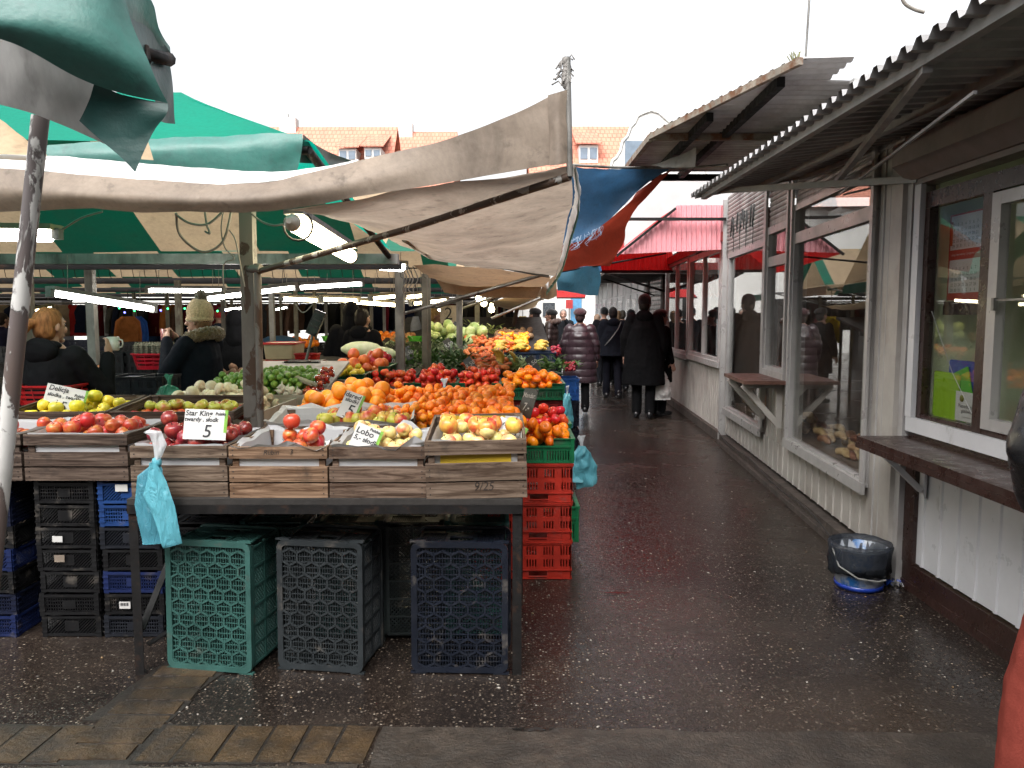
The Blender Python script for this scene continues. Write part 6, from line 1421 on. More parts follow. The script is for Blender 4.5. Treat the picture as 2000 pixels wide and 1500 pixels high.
# inside the near kiosk window: calendar, clipboards, notice
cal = thing('wall_calendar', 'red three month wall calendar hanging inside the near kiosk window', 'calendar', K.pt(s_end-.3, -.3, 1.6))
ca, cb_ = s_end-.37, s_end-.03
b = MB(); K.box(b, ca, cb_, -.112, -.106, 1.68, 2.15); b.build('backing', pm('calendar_red', (.5,.05,.03), .5, .1), cal)
Mk = K.M @ Matrix.Translation((0, -.101, 0)) @ Matrix.Rotation(PI, 4, 'Z')
b = MB(); tb = MB()
for z0, z1 in ((1.955, 2.14), (1.72, 1.90)):
    K.box(b, ca+.02, cb_-.02, -.1055, -.1025, z0, z1)
    for r_ in range(5):
        for c_ in range(7): put_text(tb, str((r_*7+c_) % 31 + 1), .024, Mk @ Matrix.Translation((-(cb_-.055) + c_*.036, -.0005, z1-.05-.029*r_)), 0)
b.build('month_page', M_card, cal); tb.build('numbers', pm('calendar_ink', (.12,.10,.10), .6), cal)
b = MB(); K.box(b, cb_-.04, cb_-.021, -.1022, -.1018, 1.98, 2.11); b.build('orange_strip', pm('orange_print', (.6,.12,.02), .5), cal)
tb = MB(); put_text(tb, 'sklep internetowy | programy | kasy', .018, Mk @ Matrix.Translation((-(ca+cb_)/2, 0, 1.928)), 0); tb.build('caption', M_card, cal)
b = MB(); K.box(b, ca-.01, cb_+.0, -.12, -.09, 1.60, 1.675); b.build('dark_shelf_strip', M_brown, label='dark brown wooden strip below the calendar', cat='strip')
tb = MB(); put_text(tb, 'Dobre', .085, K.M @ Matrix.Translation((s_end-1.0, -.7, 1.72)) @ Matrix.Rotation(PI, 4, 'Z'), 0, shear=.25, bold=.003); put_text(tb, 'kurczaki', .085, K.M @ Matrix.Translation((s_end-1.0, -.7, 1.6)) @ Matrix.Rotation(PI, 4, 'Z'), 0, shear=.25, bold=.003)
b2 = thing('shop_sign', 'pale board with dark green script inside the sliding sash window', 'sign', K.pt(s_end-1.0, -.72, 1.5))
b = MB(); K.box(b, s_end-1.5, s_end-.75, -.73, -.705, 1.45, 1.85); b.build('board', M_greenwall, b2); tb.build('script', pm('green_script', (.01,.10,.03), .5), b2)
def clipb(s0, s1, n, z0, z1, col, label, tilt=0):
    t = thing('clipboard', label, 'clipboard', K.pt((s0+s1)/2, n, z0)); b = MB(K.M @ Matrix.Translation(((s0+s1)/2, n, (z0+z1)/2)) @ Matrix.Rotation(tilt, 4, 'Y'))
    x, z = (s1-s0)/2, (z1-z0)/2; b.add([V((p[0], q, p[1])) for q in (0, .004) for p in rrect(2*x, 2*z, .015)], [tuple(range(20))[::1], tuple(range(39, 19, -1))] + [(i, (i+1) % 20, 20+(i+1) % 20, 20+i) for i in range(20)]); b.build('board', pm('clipboard_'+label.split()[0], col, .4, .06), t); return t
clipb(s_end-.46, s_end-.2, -.05, 1.04, 1.36, (.01,.06,.42), 'blue clipboard leaning behind the lime green folder in the kiosk window')
clipb(s_end-.33, s_end-.08, -.036, 1.04, 1.29, (.35,.62,.02), 'lime green plastic folder standing in the near kiosk window')
clipb(s_end-.44, s_end-.30, -.042, 1.04, 1.32, (.10,.5,.02), 'green folder between the lime folder and the blue clipboard', .35)
nt_ = thing('paper_notice', 'white notice about cash payment taped inside the near kiosk window', 'notice', K.pt(s_end-.43, -.028, 1.05))
b = MB(); K.box(b, s_end-.53, s_end-.31, -.03, -.028, 1.045, 1.20); b.build('sheet', M_card, nt_)
Mk = K.M @ Matrix.Translation((0, -.0265, 0)) @ Matrix.Rotation(PI, 4, 'Z'); tb = MB()
put_text(tb, 'P\u0142atno\u015b\u0107 tylko', .028, Mk @ Matrix.Translation((-(s_end-.42), 0, 1.125)), 0); put_text(tb, 'got\u00f3wk\u0105', .028, Mk @ Matrix.Translation((-(s_end-.42), 0, 1.10)), 0); put_text(tb, '-------------', .02, Mk @ Matrix.Translation((-(s_end-.42), 0, 1.07)), 0); tb.build('print', M_ink, nt_)
b = MB(); b.lathe([(.0005,0),(.018,0),(.018,.002),(.0005,.002)], 12, c=(0,0,0)); bm_ = Matrix(K.M) @ Matrix.Translation((s_end-.37, -.0265, 1.165)) @ Matrix.Rotation(-PI/2, 4, 'X'); b.v = [bm_ @ p for p in b.v]; b.build('emblem', pm('olive_emblem', (.3,.3,.03), .5), nt_)
# white ribbed column between the kiosks
b = MB(); C2 = Wall((2.30, 4.45), (2.29, 4.74)); C2.rib(b, 0, C2.L, .02, .1, 2.66, .075, .012); C2.box(b, 0, C2.L, -.3, .0195, 0.0, 2.66); b.build('corner_column', pm('white_column', (.56,.54,.53), .45, .1, 4, .1, dirt=((.3,.27,.25), .64, .12, 4, (1,1,.4))), label='white ribbed column between the near kiosk and the shop of grey shutters', cat='column')
b = MB(); C2.box(b, .09, .16, .033, .035, 2.24, 2.34); b.build('blue_tape', pm('blue_tape', (.02,.12,.3), .4), label='patch of blue tape high on the white ribbed column', cat='tape')
# --- shop with grey shutters
G_ = Wall((2.27, 4.5), (2.66, 9.54))
def shop_window(t, W, s0, s1, z0, z1, mat_f, fw=.06, mull=(), tran=None):
    b = MB(); W.box(b, s0-fw, s1+fw, .0, .05, z0-fw, z0-.0005); W.box(b, s0-fw, s1+fw, .0, .05, z1+.0005, z1+fw)
    W.box(b, s0-fw, s0, .0, .05, z0, z1); W.box(b, s1, s1+fw, .0, .05, z0, z1)
    for m_ in mull: W.box(b, m_-.03, m_+.03, .0, .048, z0, z1)
    if tran: W.box(b, s0+.0005, s1-.0005, .0, .046, tran-.045, tran+.045)
    f = b.build('window', mat_f, t)
    b = MB(); W.box(b, s0, s1, .012, .016, z0, z1); b.build('window_glass', M_glass, f)
    b = MB(); W.box(b, s0-fw-.03, s1+fw+.03, .0505, .075, z0-fw-.04, z0-fw+.035); b.build('sill', mat_f, f)
    return f
t = thing('shutter_shop', 'cream panelled shop with tall windows below grey roller shutters', 'shop', (3.2, 7, 0))
shop_window(t, G_, .38, 2.05, .55, 2.47, M_alu, .05, (), 2.24)
shop_window(t, G_, 2.30, 2.92, 1.12, 2.36, M_alu, .07, (), 2.1)
shop_window(t, G_, 3.12, 4.78, .50, 2.27, M_alu, .06)
b = MB(); G_.box(b, .35, .56, -.08, -.001, .2, 2.6); G_.box(b, .0, .349, -.08, .02, .2, 2.66)
G_.rib(b, 0.35, 5.02, -.0, .14, .42, .17, .010); G_.rib(b, 2.12, 3.03, -.0, .42, 1.0, .17, .01); G_.rib(b, 4.86, 5.05, 0, .42, 2.35, .12, .01)
G_.box(b, 2.1, 2.22, -.08, -.002, .2, 2.6); G_.box(b, 3.0, 3.055, -.08, -.002, .2, 2.6); G_.box(b, 2.22, 3.0, -.08, -.002, .2, 1.05); b.build('wall_panel', M_greywall, t)
b = MB(); G_.box(b, -.0, 5.05, -.05, .06, 0, .1); G_.box(b, .0, 5.05, .0605, .10, 0, .045)
bl = b.build('base_ledge', M_ledge, t)
for s0, s1, z0 in ((.36, 2.08, 2.55), (2.24, 2.98, 2.49), (3.07, 5.03, 2.36)):
    b = MB(); G_.shutter(b, s0, s1, .02, z0, 3.02); G_.box(b, s0, s1, .0, .03, z0-.05, z0-.0005); sh = b.build('roller_shutter', M_shut, t)
    if s0 > 3:
        gb = MB()
        for k in range(8):
            x_ = 4.75-k*.16; z_ = 2.62+RND.uniform(-.03,.03); pts = [G_.pt(x_+RND.uniform(-.05,.05), .036, z_+dz) for dz in (-.1,.1,-.03,.13,.0)]; gb.tube(crom(pts, 14), .009, 4)
            if k % 2: gb.tube([G_.pt(x_, .036, z_-.1), G_.pt(x_+.01, .036, z_-.22-.1*RND.random())], .004, 4)
        gb.build('graffiti', pm('black_spray', (.03,.03,.03), .6), sh)
for s0 in (2.1, 2.23, 2.985, 3.03, .33): b = MB(); G_.box(b, s0-.022, s0+.022, .0505 if s0 < 3.1 else .051, .07, 1.05 if 2.2 < s0 < 2.95 else .5, 3.0); b.build('mullion', M_alu, t)
b = MB(); G_.box(b, 5.05, 5.11, -.1, .07, 0, 3.0); b.build('mullion', M_alu, t)
M_shelfw = pm('worn_red_brown_board', (.15,.07,.05), .5, .3, 6, .2, 40, dirt=((.35,.3,.25), .7, .06, 10, (1,1,1)))
b = MB(); G_.box(b, 2.1, 3.0, .06, .42, 1.0, 1.03); sf = b.build('serving_shelf', M_shelfw, t)
for s_ in (2.25, 2.85):
    b = MB(); b.bar(G_.pt(s_, .08, .62), G_.pt(s_, .40, .98), .05, .04, up=(0,1,0)); b.bar(G_.pt(s_, .085, .6), G_.pt(s_, .085, .995), .05, .04, up=(0,1,0)); b.bar(G_.pt(s_, .08, .975), G_.pt(s_, .4, .975), .05, .04); b.build('bracket', M_greywall, sf)
b = MB(); G_.box(b, -.0, 5.05, -1.9, -1.85, 0, 2.9); G_.box(b, 5.0, 5.05, -1.849, -.09, 0, 2.9); G_.box(b, .0, 5.0, -1.849, -.09, .0, .05); G_.box(b, 0, .04, -1.849, -.09, .051, 2.9); b.build('inner_wall', pm('brown_inner_wall', (.2,.13,.1), .7, .2), t)
b = MB(); G_.box(b, -.1, 5.12, -1.95, -.05, 3.021, 3.06); b.build('roof', M_corr, t)
b = MB(); G_.box(b, .3, 4.9, -.6, -.09, .051, .52); b.build('counter', pm('worn_counter', (.2,.13,.09), .6), t)
b = MB(); b.tube(crom([G_.pt(5.0,.09,.16), G_.pt(4.2,.1,.10), G_.pt(3.3,.105,.15), G_.pt(2.2,.10,.09), G_.pt(1.2,.11,.12), G_.pt(.5,.13,.05)], 40), .005, 6); b.build('cable', M_blackcable, label='dark cable lying along the base ledge of the shutter shop', cat='cable')
# goods seen dimly behind the glass
R2 = random.Random(5)
M_bread2 = fruitmat('pale_loaf', (.6,.4,.2), (.4,.22,.09), .5, .15, 14, rough=.6)
M_bread = fruitmat('smoked_meat', (.3,.11,.05), (.18,.06,.03), .5, .15, 20, rough=.5)
for i in range(80):
    s_ = R2.uniform(.55, 4.7); b = MB(); p = G_.pt(s_, R2.uniform(-.5,-.14), .525+R2.uniform(0,.08)); b.tube([p+V((-.0,-.12,0)), p+V((0,-.08,.01)), p+V((.02,0,.02)), p+V((0,.08,.01)), p+V((0,.12,0))], [.008,.028,.032,.028,.008], 8)
    b.build('smoked_sausage', R2.choice((M_bread, M_bread2)), label='smoked sausage on the counter behind the shutter shop glass', cat='sausage', group='sausages behind the shop glass')
for k, z in enumerate((1.25, 1.6)):
    b = MB(); G_.box(b, .5, 4.7, -1.84, -1.5, z, z+.03); b.build('wall_shelf', M_dark, label=('lower', 'upper')[k]+' wall shelf at the back of the shutter shop', cat='shelf')
    for i in range(14):
        s_ = .65 + i*.29; c_ = R2.choice(((.4,.3,.12),(.3,.06,.03),(.1,.15,.05),(.5,.45,.35))); b = MB(); p = G_.pt(s_, -1.67, z+.031); b.lathe([(.05,0),(.055,.02),(.055,.13),(.04,.15),(.04,.17),(.0005,.172)], 12, c=p)
        b.build('jar', M_plastic, tint=c_, label='jar on the back shelves of the shutter shop', cat='jar', group='jars on the shop shelves')
# --- red shop beyond
R_ = Wall((2.66, 9.56), (2.92, 14.5))
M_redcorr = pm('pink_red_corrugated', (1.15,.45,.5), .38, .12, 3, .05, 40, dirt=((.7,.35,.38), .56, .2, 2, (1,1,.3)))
M_redcorr2 = pm('bright_red_corrugated', (.85,.03,.03), .4, .1, 3, .05, 40, trans=.55)
t = thing('red_shop', 'shop with a red corrugated canopy and wide dark windows beyond the shutters', 'shop', (3.4, 12, 0))
shop_window(t, R_, .25, 2.35, 1.05, 2.40, M_alu, .08, (1.3,)); shop_window(t, R_, 2.6, 4.85, 1.02, 2.45, M_alu, .08, (3.7,))
b = MB(); R_.rib(b, 0, 4.95, 0, .12, .96, .12, .01); R_.box(b, .0, .17, -.05, -.001, .1, 2.7); R_.box(b, 2.43, 2.52, -.05, .02, .96, 2.6); R_.box(b, 4.94, 5.0, -.05, .02, .1, 2.6); b.build('wall_panel', M_greywall, t)
b = MB(); R_.box(b, 0, 5, -.04, .05, 0, .115); b.build('base_ledge', M_ledge, t)
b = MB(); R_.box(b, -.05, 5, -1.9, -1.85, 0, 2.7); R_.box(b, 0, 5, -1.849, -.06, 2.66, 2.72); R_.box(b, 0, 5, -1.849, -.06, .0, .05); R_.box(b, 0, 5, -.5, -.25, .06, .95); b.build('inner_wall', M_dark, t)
b = MB(); R_.box(b, 0, 4.94, .0505, .09, 2.5, 2.62); b.build('shutter_box', pm('red_shutter_box', (.3,.03,.03), .4, .1), t)
def corr(b, a, c, d, e, n, amp, mi=0):
    """corrugated sheet a-c (profile direction) to e-d"""
    a, c, d, e = V(a), V(c), V(d), V(e); nn = (c-a).cross(e-a).normalized(); r0 = []; r1 = []
    for k in range(n):
        for f, h in ((0,0),(.3,0),(.5,1),(.8,1)): u = (k+f)/n; r0.append(a.lerp(c,u)+nn*amp*h); r1.append(e.lerp(d,u)+nn*amp*h)
    r0.append(c); r1.append(d); b.quadgrid([r0, [p.lerp(q,.5) for p, q in zip(r0, r1)], r1], mi, False)
Yr = 9.62
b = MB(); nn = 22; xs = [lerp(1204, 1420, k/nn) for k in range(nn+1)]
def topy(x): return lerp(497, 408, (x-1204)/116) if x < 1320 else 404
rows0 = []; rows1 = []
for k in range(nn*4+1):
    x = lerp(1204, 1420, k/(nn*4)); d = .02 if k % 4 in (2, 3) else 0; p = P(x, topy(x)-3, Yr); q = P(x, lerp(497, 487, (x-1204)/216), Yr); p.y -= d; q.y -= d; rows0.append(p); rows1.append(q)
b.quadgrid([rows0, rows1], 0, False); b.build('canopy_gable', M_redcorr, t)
xl_ = P(1204,497,Yr).x; zl_ = P(1204,497,Yr).z; xk = P(1320,405,Yr).x; zk = P(1320,405,Yr).z
b = MB(); corr(b, (xl_, Yr+.02, zl_), (xl_, 14.0, zl_), (xk, 14.0, zk), (xk, Yr+.02, zk), 36, .02); b.build('canopy_roof', M_redcorr2, t)
b = MB(); corr(b, (xk, Yr+.02, zk), (xk, 14, zk), (2.9, 14, zk), (2.75, Yr+.02, zk), 36, .02); b.build('canopy_roof', M_redcorr2, t)
b = MB(); rows0 = []; rows1 = []
for k in range(97):
    X = lerp(.95, 2.9, k/96); d = .02 if k % 4 in (2, 3) else 0; rows0.append(V((X, 14.02-d, 2.95))); rows1.append(V((X, 14.02-d, 2.36)))
b.quadgrid([rows0, rows1], 0, False); b.build('rear_fascia', M_redcorr2, t)
b = MB(); b.bar(P(1195,428,9.5), P(1418,428,9.5), .035, .035); b.bar(P(1204,500,9.55), P(1320,407,9.55), .03, .03); b.build('canopy_frame', M_darkmetal, t)
b = MB(); b.bar((.95,14,2.38), (2.9,14,2.38), .05, .05); b.build('rear_rail', M_darkmetal, t)
# hanging meat behind the red shop glass
for i in range(16):
    p = R_.pt(.4+i*.28, -.6, 2.3); b = MB(); b.tube([p, p+V((0,0,-.12)), p+V((0,0,-.34)), p+V((0,0,-.4))], [.01,.035,.04,.012], 8); b.build('smoked_sausage', M_bread, label='sausage hanging behind the red shop window', cat='sausage', group='sausages hanging in the red shop')
# --- shops further along
F_ = Wall((2.95, 14.9), (3.3, 34))
t = thing('dark_kiosk', 'dark kiosk with a lowered black louvred shutter and sloping roof in the shade', 'kiosk', (2.9, 16, 0))
b = MB(); F_.shutter(b, .2, 1.7, .02, .9, 2.4, .09); b.build('roller_shutter', pm('black_shutter', (.04,.042,.045), .4, .2), t)
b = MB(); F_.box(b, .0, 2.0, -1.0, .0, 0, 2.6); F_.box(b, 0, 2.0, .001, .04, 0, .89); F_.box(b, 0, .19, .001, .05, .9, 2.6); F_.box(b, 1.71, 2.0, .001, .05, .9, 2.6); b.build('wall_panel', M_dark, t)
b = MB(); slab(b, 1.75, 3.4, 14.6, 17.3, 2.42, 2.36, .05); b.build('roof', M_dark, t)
b = MB(); b.bar((1.75,14.6,2.38), (2.95,14.9,2.05), .04, .04); b.bar((1.78,16,2.38), (2.95,16,2.0), .03, .03); b.build('roof_bracket', M_darkmetal, t)
M_farwhite = pm('pale_far_wall', (.66,.66,.66), .6, .1, 2, .05); M_farwin = pm('far_window', (.09,.10,.11), .25, .2, 3, 0)
for i, (s0, s1, lab) in enumerate(((2.2, 6, 'pale shop front right after the dark kiosk'), (6.1, 10.5, 'pale shop front in the middle of the far row'), (10.6, 15, 'pale shop front near the end of the alley'))):
    t = thing('market_shop', lab, 'shop', F_.pt((s0+s1)/2, -.5, 0), 0, 'pale shop fronts along the far alley')
    b = MB(); F_.box(b, s0, s1, -.8, .0, 0, 2.9); b.build('wall', M_farwhite, t)
    for k in range(3):
        a = s0 + .25 + k*(s1-s0-.3)/3; c = a + (s1-s0-.3)/3 - .3
        b = MB(); F_.box(b, a, c, .001, .03, .9, 2.1); F_.box(b, a, c, .001, .02, 2.15, 2.75); w_ = b.build('window', M_farwhite, t)
        b = MB(); F_.box(b, a+.08, c-.08, .031, .034, 1.0, 2.0); b.build('window_glass', M_farwin, w_)
    b = MB(); slab(b, F_.pt(s0,0,0).x-.7, F_.pt(s1,0,0).x+.1, F_.pt(s0,0,0).y, F_.pt(s1,0,0).y, 2.7, 2.7, .04); b.build('canopy', M_farwhite, t)
t = thing('awning', 'small bright red ribbed awning far down the alley', 'awning', P(1115,572,24))
b = MB(); a, c, d, e = P(1086,566,24), P(1145,566,24), P(1143,582,22.5), P(1087,582,22.5); corr(b, a, e, d, c, 7, .03); b.build('awning_sheet', M_redcorr2, t)
b = MB(); b.bar(a, c, .04, .04); b.bar(e, d, .04, .04); b.build('awning_frame', M_darkmetal, t)
# --- corrugated canopy over the near kiosks
t = thing('metal_canopy', 'dark corrugated metal canopy over the near kiosks, its wavy edge against the sky', 'canopy', (1.9, 3.4, 2.5))
e0, e1 = V((1.43, .4, 2.585)), V((1.43, 6.25, 2.565)); w0, w1 = V((2.6, .4, 2.47)), V((2.6, 6.25, 2.78))
b = MB(); corr(b, e0, e1, w1, w0, 54, .035); b.build('corrugated_sheet', M_corr, t)
def zc_(X, y): f = (X-1.43)/1.17; return lerp(lerp(2.585,2.47,f), lerp(2.565,2.78,f), (y-.4)/5.85)
for X in (1.52, 1.95, 2.28):
    b = MB(); b.bar((X, .4, zc_(X,.4)-.045), (X, 6.2, zc_(X,6.2)-.045), .04, .05); b.build('purlin', M_corr, t)
b = MB(); b.bar((1.45, 6.19, zc_(1.45,6.19)-.03), (2.5, 6.19, zc_(2.5,6.19)-.03), .04, .04); b.build('end_bar', M_corr, t)
b = MB(); b.bar(P(1380,374,6.1), P(1795,350,4.42), .04, .04); b.build('stay_bar', M_corr, t)
b = MB(); b.bar(V((1.52, 2.9, 2.5)), V((2.3, 5.6, 2.52)), .035, .035); b.bar(V((2.32, 5.55, 2.45)), P(1905,180,2.7), .012, .012); b.build('diagonal_brace', M_corr, t)
# --- higher canopy of the shutter shop behind it
t = thing('metal_canopy', 'higher rusty edged corrugated canopy jutting over the alley beyond the first', 'canopy', (1.8, 7, 3.0))
ZC = 3.03
c0, c1, c2 = P(1562,114,4.5), P(1270,262,6.1), P(1676,119,4.5); YE = 7.7
def hi(x, y): return lerp(c0.z, c1.z, min(1, (y-4.5)/1.6))
def edge_x(y): return lerp(c0.x, c1.x, min(1, (y-4.5)/1.6))
b = MB(); r0 = []; r1 = []; rm = []
for k in range(132):
    y = 4.5 + (YE-4.5)*k/131; z = hi(0, y) + (.018 if k % 4 in (1, 2) else 0); r0.append(V((edge_x(y), y, z))); rm.append(V((lerp(edge_x(y), c2.x, .5), y, z+.005))); r1.append(V((c2.x if y < 4.95 else 2.7, y, z+.01)))
b.quadgrid([r0, rm, r1], 0, False); b.build('corrugated_sheet', pm('galvanised_sheet', (.95,.93,.93), .5, .2, 3, .05, 60, metal=.1, dirt=((.45,.4,.38), .55, .14, 2, (1,1,1))), t)
b = MB(); b.bar(c0+V((0,-.02,-.02)), c1+V((0,0,-.02)), .03, .042); b.bar(c1+V((0,0,-.03)), V((c1.x,YE,c1.z-.03)), .04, .05); b.build('edge_bar', M_rustbar, t)
for p_, q_ in ((c0+V((.0,.3,-.04)), V((c0.x+.02,YE,c1.z-.04))), (V((1.38,5.5,hi(0,5.5)-.04)), V((1.38,YE,c1.z-.04))), (V((c1.x,YE,c1.z-.05)), V((2.7,YE,c1.z-.05)))):
    b = MB(); b.bar(p_, q_, .05, .06); b.build('rafter', M_darkmetal, t)
b = MB(); b.bar(c1+V((0.02,-.03,-.03)), V((2.35,6.07,c1.z-.03)), .04, .05); b.build('tie_bar', M_rustbar, t)
b = MB(); b.bar(c2+V((0,0,-.1)), V((c2.x,4.5,2.62)), .06, .06); b.build('corner_post', M_farwhite, t)
b = MB(); b.tube([c0+V((.04,.02,.0)), c0+V((.05,.02,.3)), c0+V((.06,.02,1.1))], .006, 6); b.build('antenna_rod', M_steel, t)
sheet('tarp_scrap', [[P(1270,322,6.8), P(1320,305,6.6), P(1362,288,6.4)], [P(1290,326,6.7), P(1325,322,6.5), P(1360,305,6.4)], [P(1300,328,6.6), P(1330,328,6.5), P(1357,326,6.4)]], M_csilver, None, 10, 8, .02, 4, 41, label='grey plastic scrap hanging under the higher canopy', cat='film')
b = MB(); 
for k in range(14): a = c0.lerp(c1, RND.uniform(.0,.05)) + V((0,0,.01)); b.tube([a, a+V((RND.uniform(-.02,.02),0,RND.uniform(.01,.05)))], .003, 4)
b.build('grass_tuft', pm('dry_grass', (.3,.3,.12), .8), label='tuft of weeds on the higher canopy corner', cat='plant')
b = MB(); b.box((P(1222,380,10.6).x, 10.6, P(1222,490,10.6).z), (4.2, 10.7, P(1300,345,10.6).z)); b.build('upper_wall', M_farwhite, label='white wall rising behind the red corrugated gable', cat='wall')
# overhead wire, upper right
b = MB(); b.tube(crom([P(1755,-30,9), P(1765,4,9), P(1785,18,9), P(1805,24,9)], 12), .02, 6); b.build('overhead_wire', M_cable, label='short curved wire end in the sky at upper right', cat='wire')
# --- bucket with a bin liner, crumpled wrapper
c = V((2.055, 4.43, 0))
t = thing('waste_bucket', 'white and blue bucket lined with a smoky plastic bag at the kiosk corner', 'bucket', (c.x, c.y, 0))
b = L(); b.lathe([(.0005,.003),(.125,.003),(.128,.006),(.155,.235),(.160,.24),(.156,.242),(.150,.236),(.122,.012),(.0005,.012)], 28); b.build('bucket_body', pm('white_bucket', (.5,.54,.6), .35, .3, 7, .05, dirt=((.02,.16,.45), .55, .05, 8, (1,1,1))), t)
b = L(); b.lathe([(.1305,.004),(.1345,.004),(.137,.03),(.1325,.03)], 28); b.build('blue_base_band', pm('blue_band', (.01,.05,.4), .35), t)
b = L(); n = 44; rings = []
for r, z, am in ((.145,.07,.01),(.168,.10,.012),(.171,.16,.012),(.172,.22,.008),(.176,.262,.006),(.168,.272,.006),(.150,.255,.008),(.138,.15,.014),(.11,.05,.014)):
    rings.append([V(((r+am*2.2*noise.noise(V((math.cos(2*PI*k/n)*4+z*9, math.sin(2*PI*k/n)*4, z*11))))*math.cos(2*PI*k/n), (r+am*2.2*noise.noise(V((math.cos(2*PI*k/n)*4+z*9, math.sin(2*PI*k/n)*4, z*11))))*math.sin(2*PI*k/n), z + (.045*math.sin(2*PI*k/n*1+2.6)+.03 if z < .09 else 0) + am*noise.noise(V((k*.7, z*20, 3))))) for k in range(n)])
b.loft(rings, cap=False); b.add([rings[-1][i] for i in range(n)], [tuple(range(n))]); b.build('bin_liner', M_bagdark, t)
b = L(); b.tube([V((-.17,-.02,.235)), V((-.16,-.09,.15)), V((-.08,-.165,.10)), V((.03,-.175,.085)), V((.08,-.16,.09))], .006, 6); b.build('bucket_handle', M_greybody, t)
c = PZ(1752, 1142, 0); b = MB(); 
for k in range(9):
    q = c + V((RND.uniform(-.035,.04)-.03, RND.uniform(-.025,.025)-.02, .004)); a = RND.uniform(0,3); b.add([q+V((-.025*math.cos(a),-.025*math.sin(a),.002)), q+V((.02,-.015,.006+RND.uniform(0,.03))), q+V((.025*math.cos(a),.025*math.sin(a),.004)), q+V((-.01,.01,.02+RND.uniform(0,.03)))], [(0,1,2,3)], k % 2)
b.build('crumpled_wrapper', [pm('blue_foil', (.02,.08,.5), .2), pm('silver_foil', (.7,.7,.72), .2, metal=.9)], label='crumpled blue and silver wrapper on the wet ground beside the bucket', cat='wrapper')
# ---------------------------------------------------------------- people
def hand(mb, w, d, pn, side, s=1., curl=.5):
    """palm, four bent fingers of different length and a thumb; w wrist, d forearm direction, pn palm normal"""
    d = V(d).normalized(); pn = (V(pn) - d*V(pn).dot(d)).normalized(); x = d.cross(pn).normalized()*side
    w = V(w); rot = Matrix((x, d, pn)).transposed()
    mb.ell(w + d*.05*s, (.040*s, .052*s, .016*s), 10, 8, rot)
    for i, (ox, ln) in enumerate(((-.029,.066), (-.010,.076), (.010,.071), (.028,.056))):
        p = w + d*.092*s + x*ox*s; dd = d.copy()
        for k, f in enumerate((.45, .32, .23)):
            q = p + dd*ln*f*s; mb.cap(p, q, (.0095-.001*k)*s, (.0088-.001*k)*s, 7); p = q
            dd = (dd*math.cos(curl) + pn*math.sin(curl)).normalized()
    p = w + d*.03*s - x*.036*s; q = p + (d*.5 - x*.6 + pn*.35).normalized()*.035*s; r = q + (d*.8 - x*.1 + pn*.5).normalized()*.03*s
    mb.cap(p, q, .013*s, .0115*s, 7); mb.cap(q, r, .011*s, .0085*s, 7)
def coat_disp(q, seed, fold=.008):
    if q:
        return lambda p: .012*abs(math.sin(p.z*PI/q))**.6 - .006 + fold*.6*noise.noise(p*11 + V((seed,0,0)))
    return lambda p: fold*noise.noise(V((p.x*9, p.y*9, p.z*4.5)) + V((seed,3,0))) + fold*.5*noise.noise(p*22 + V((seed,0,0)))
SLEEVE = .058
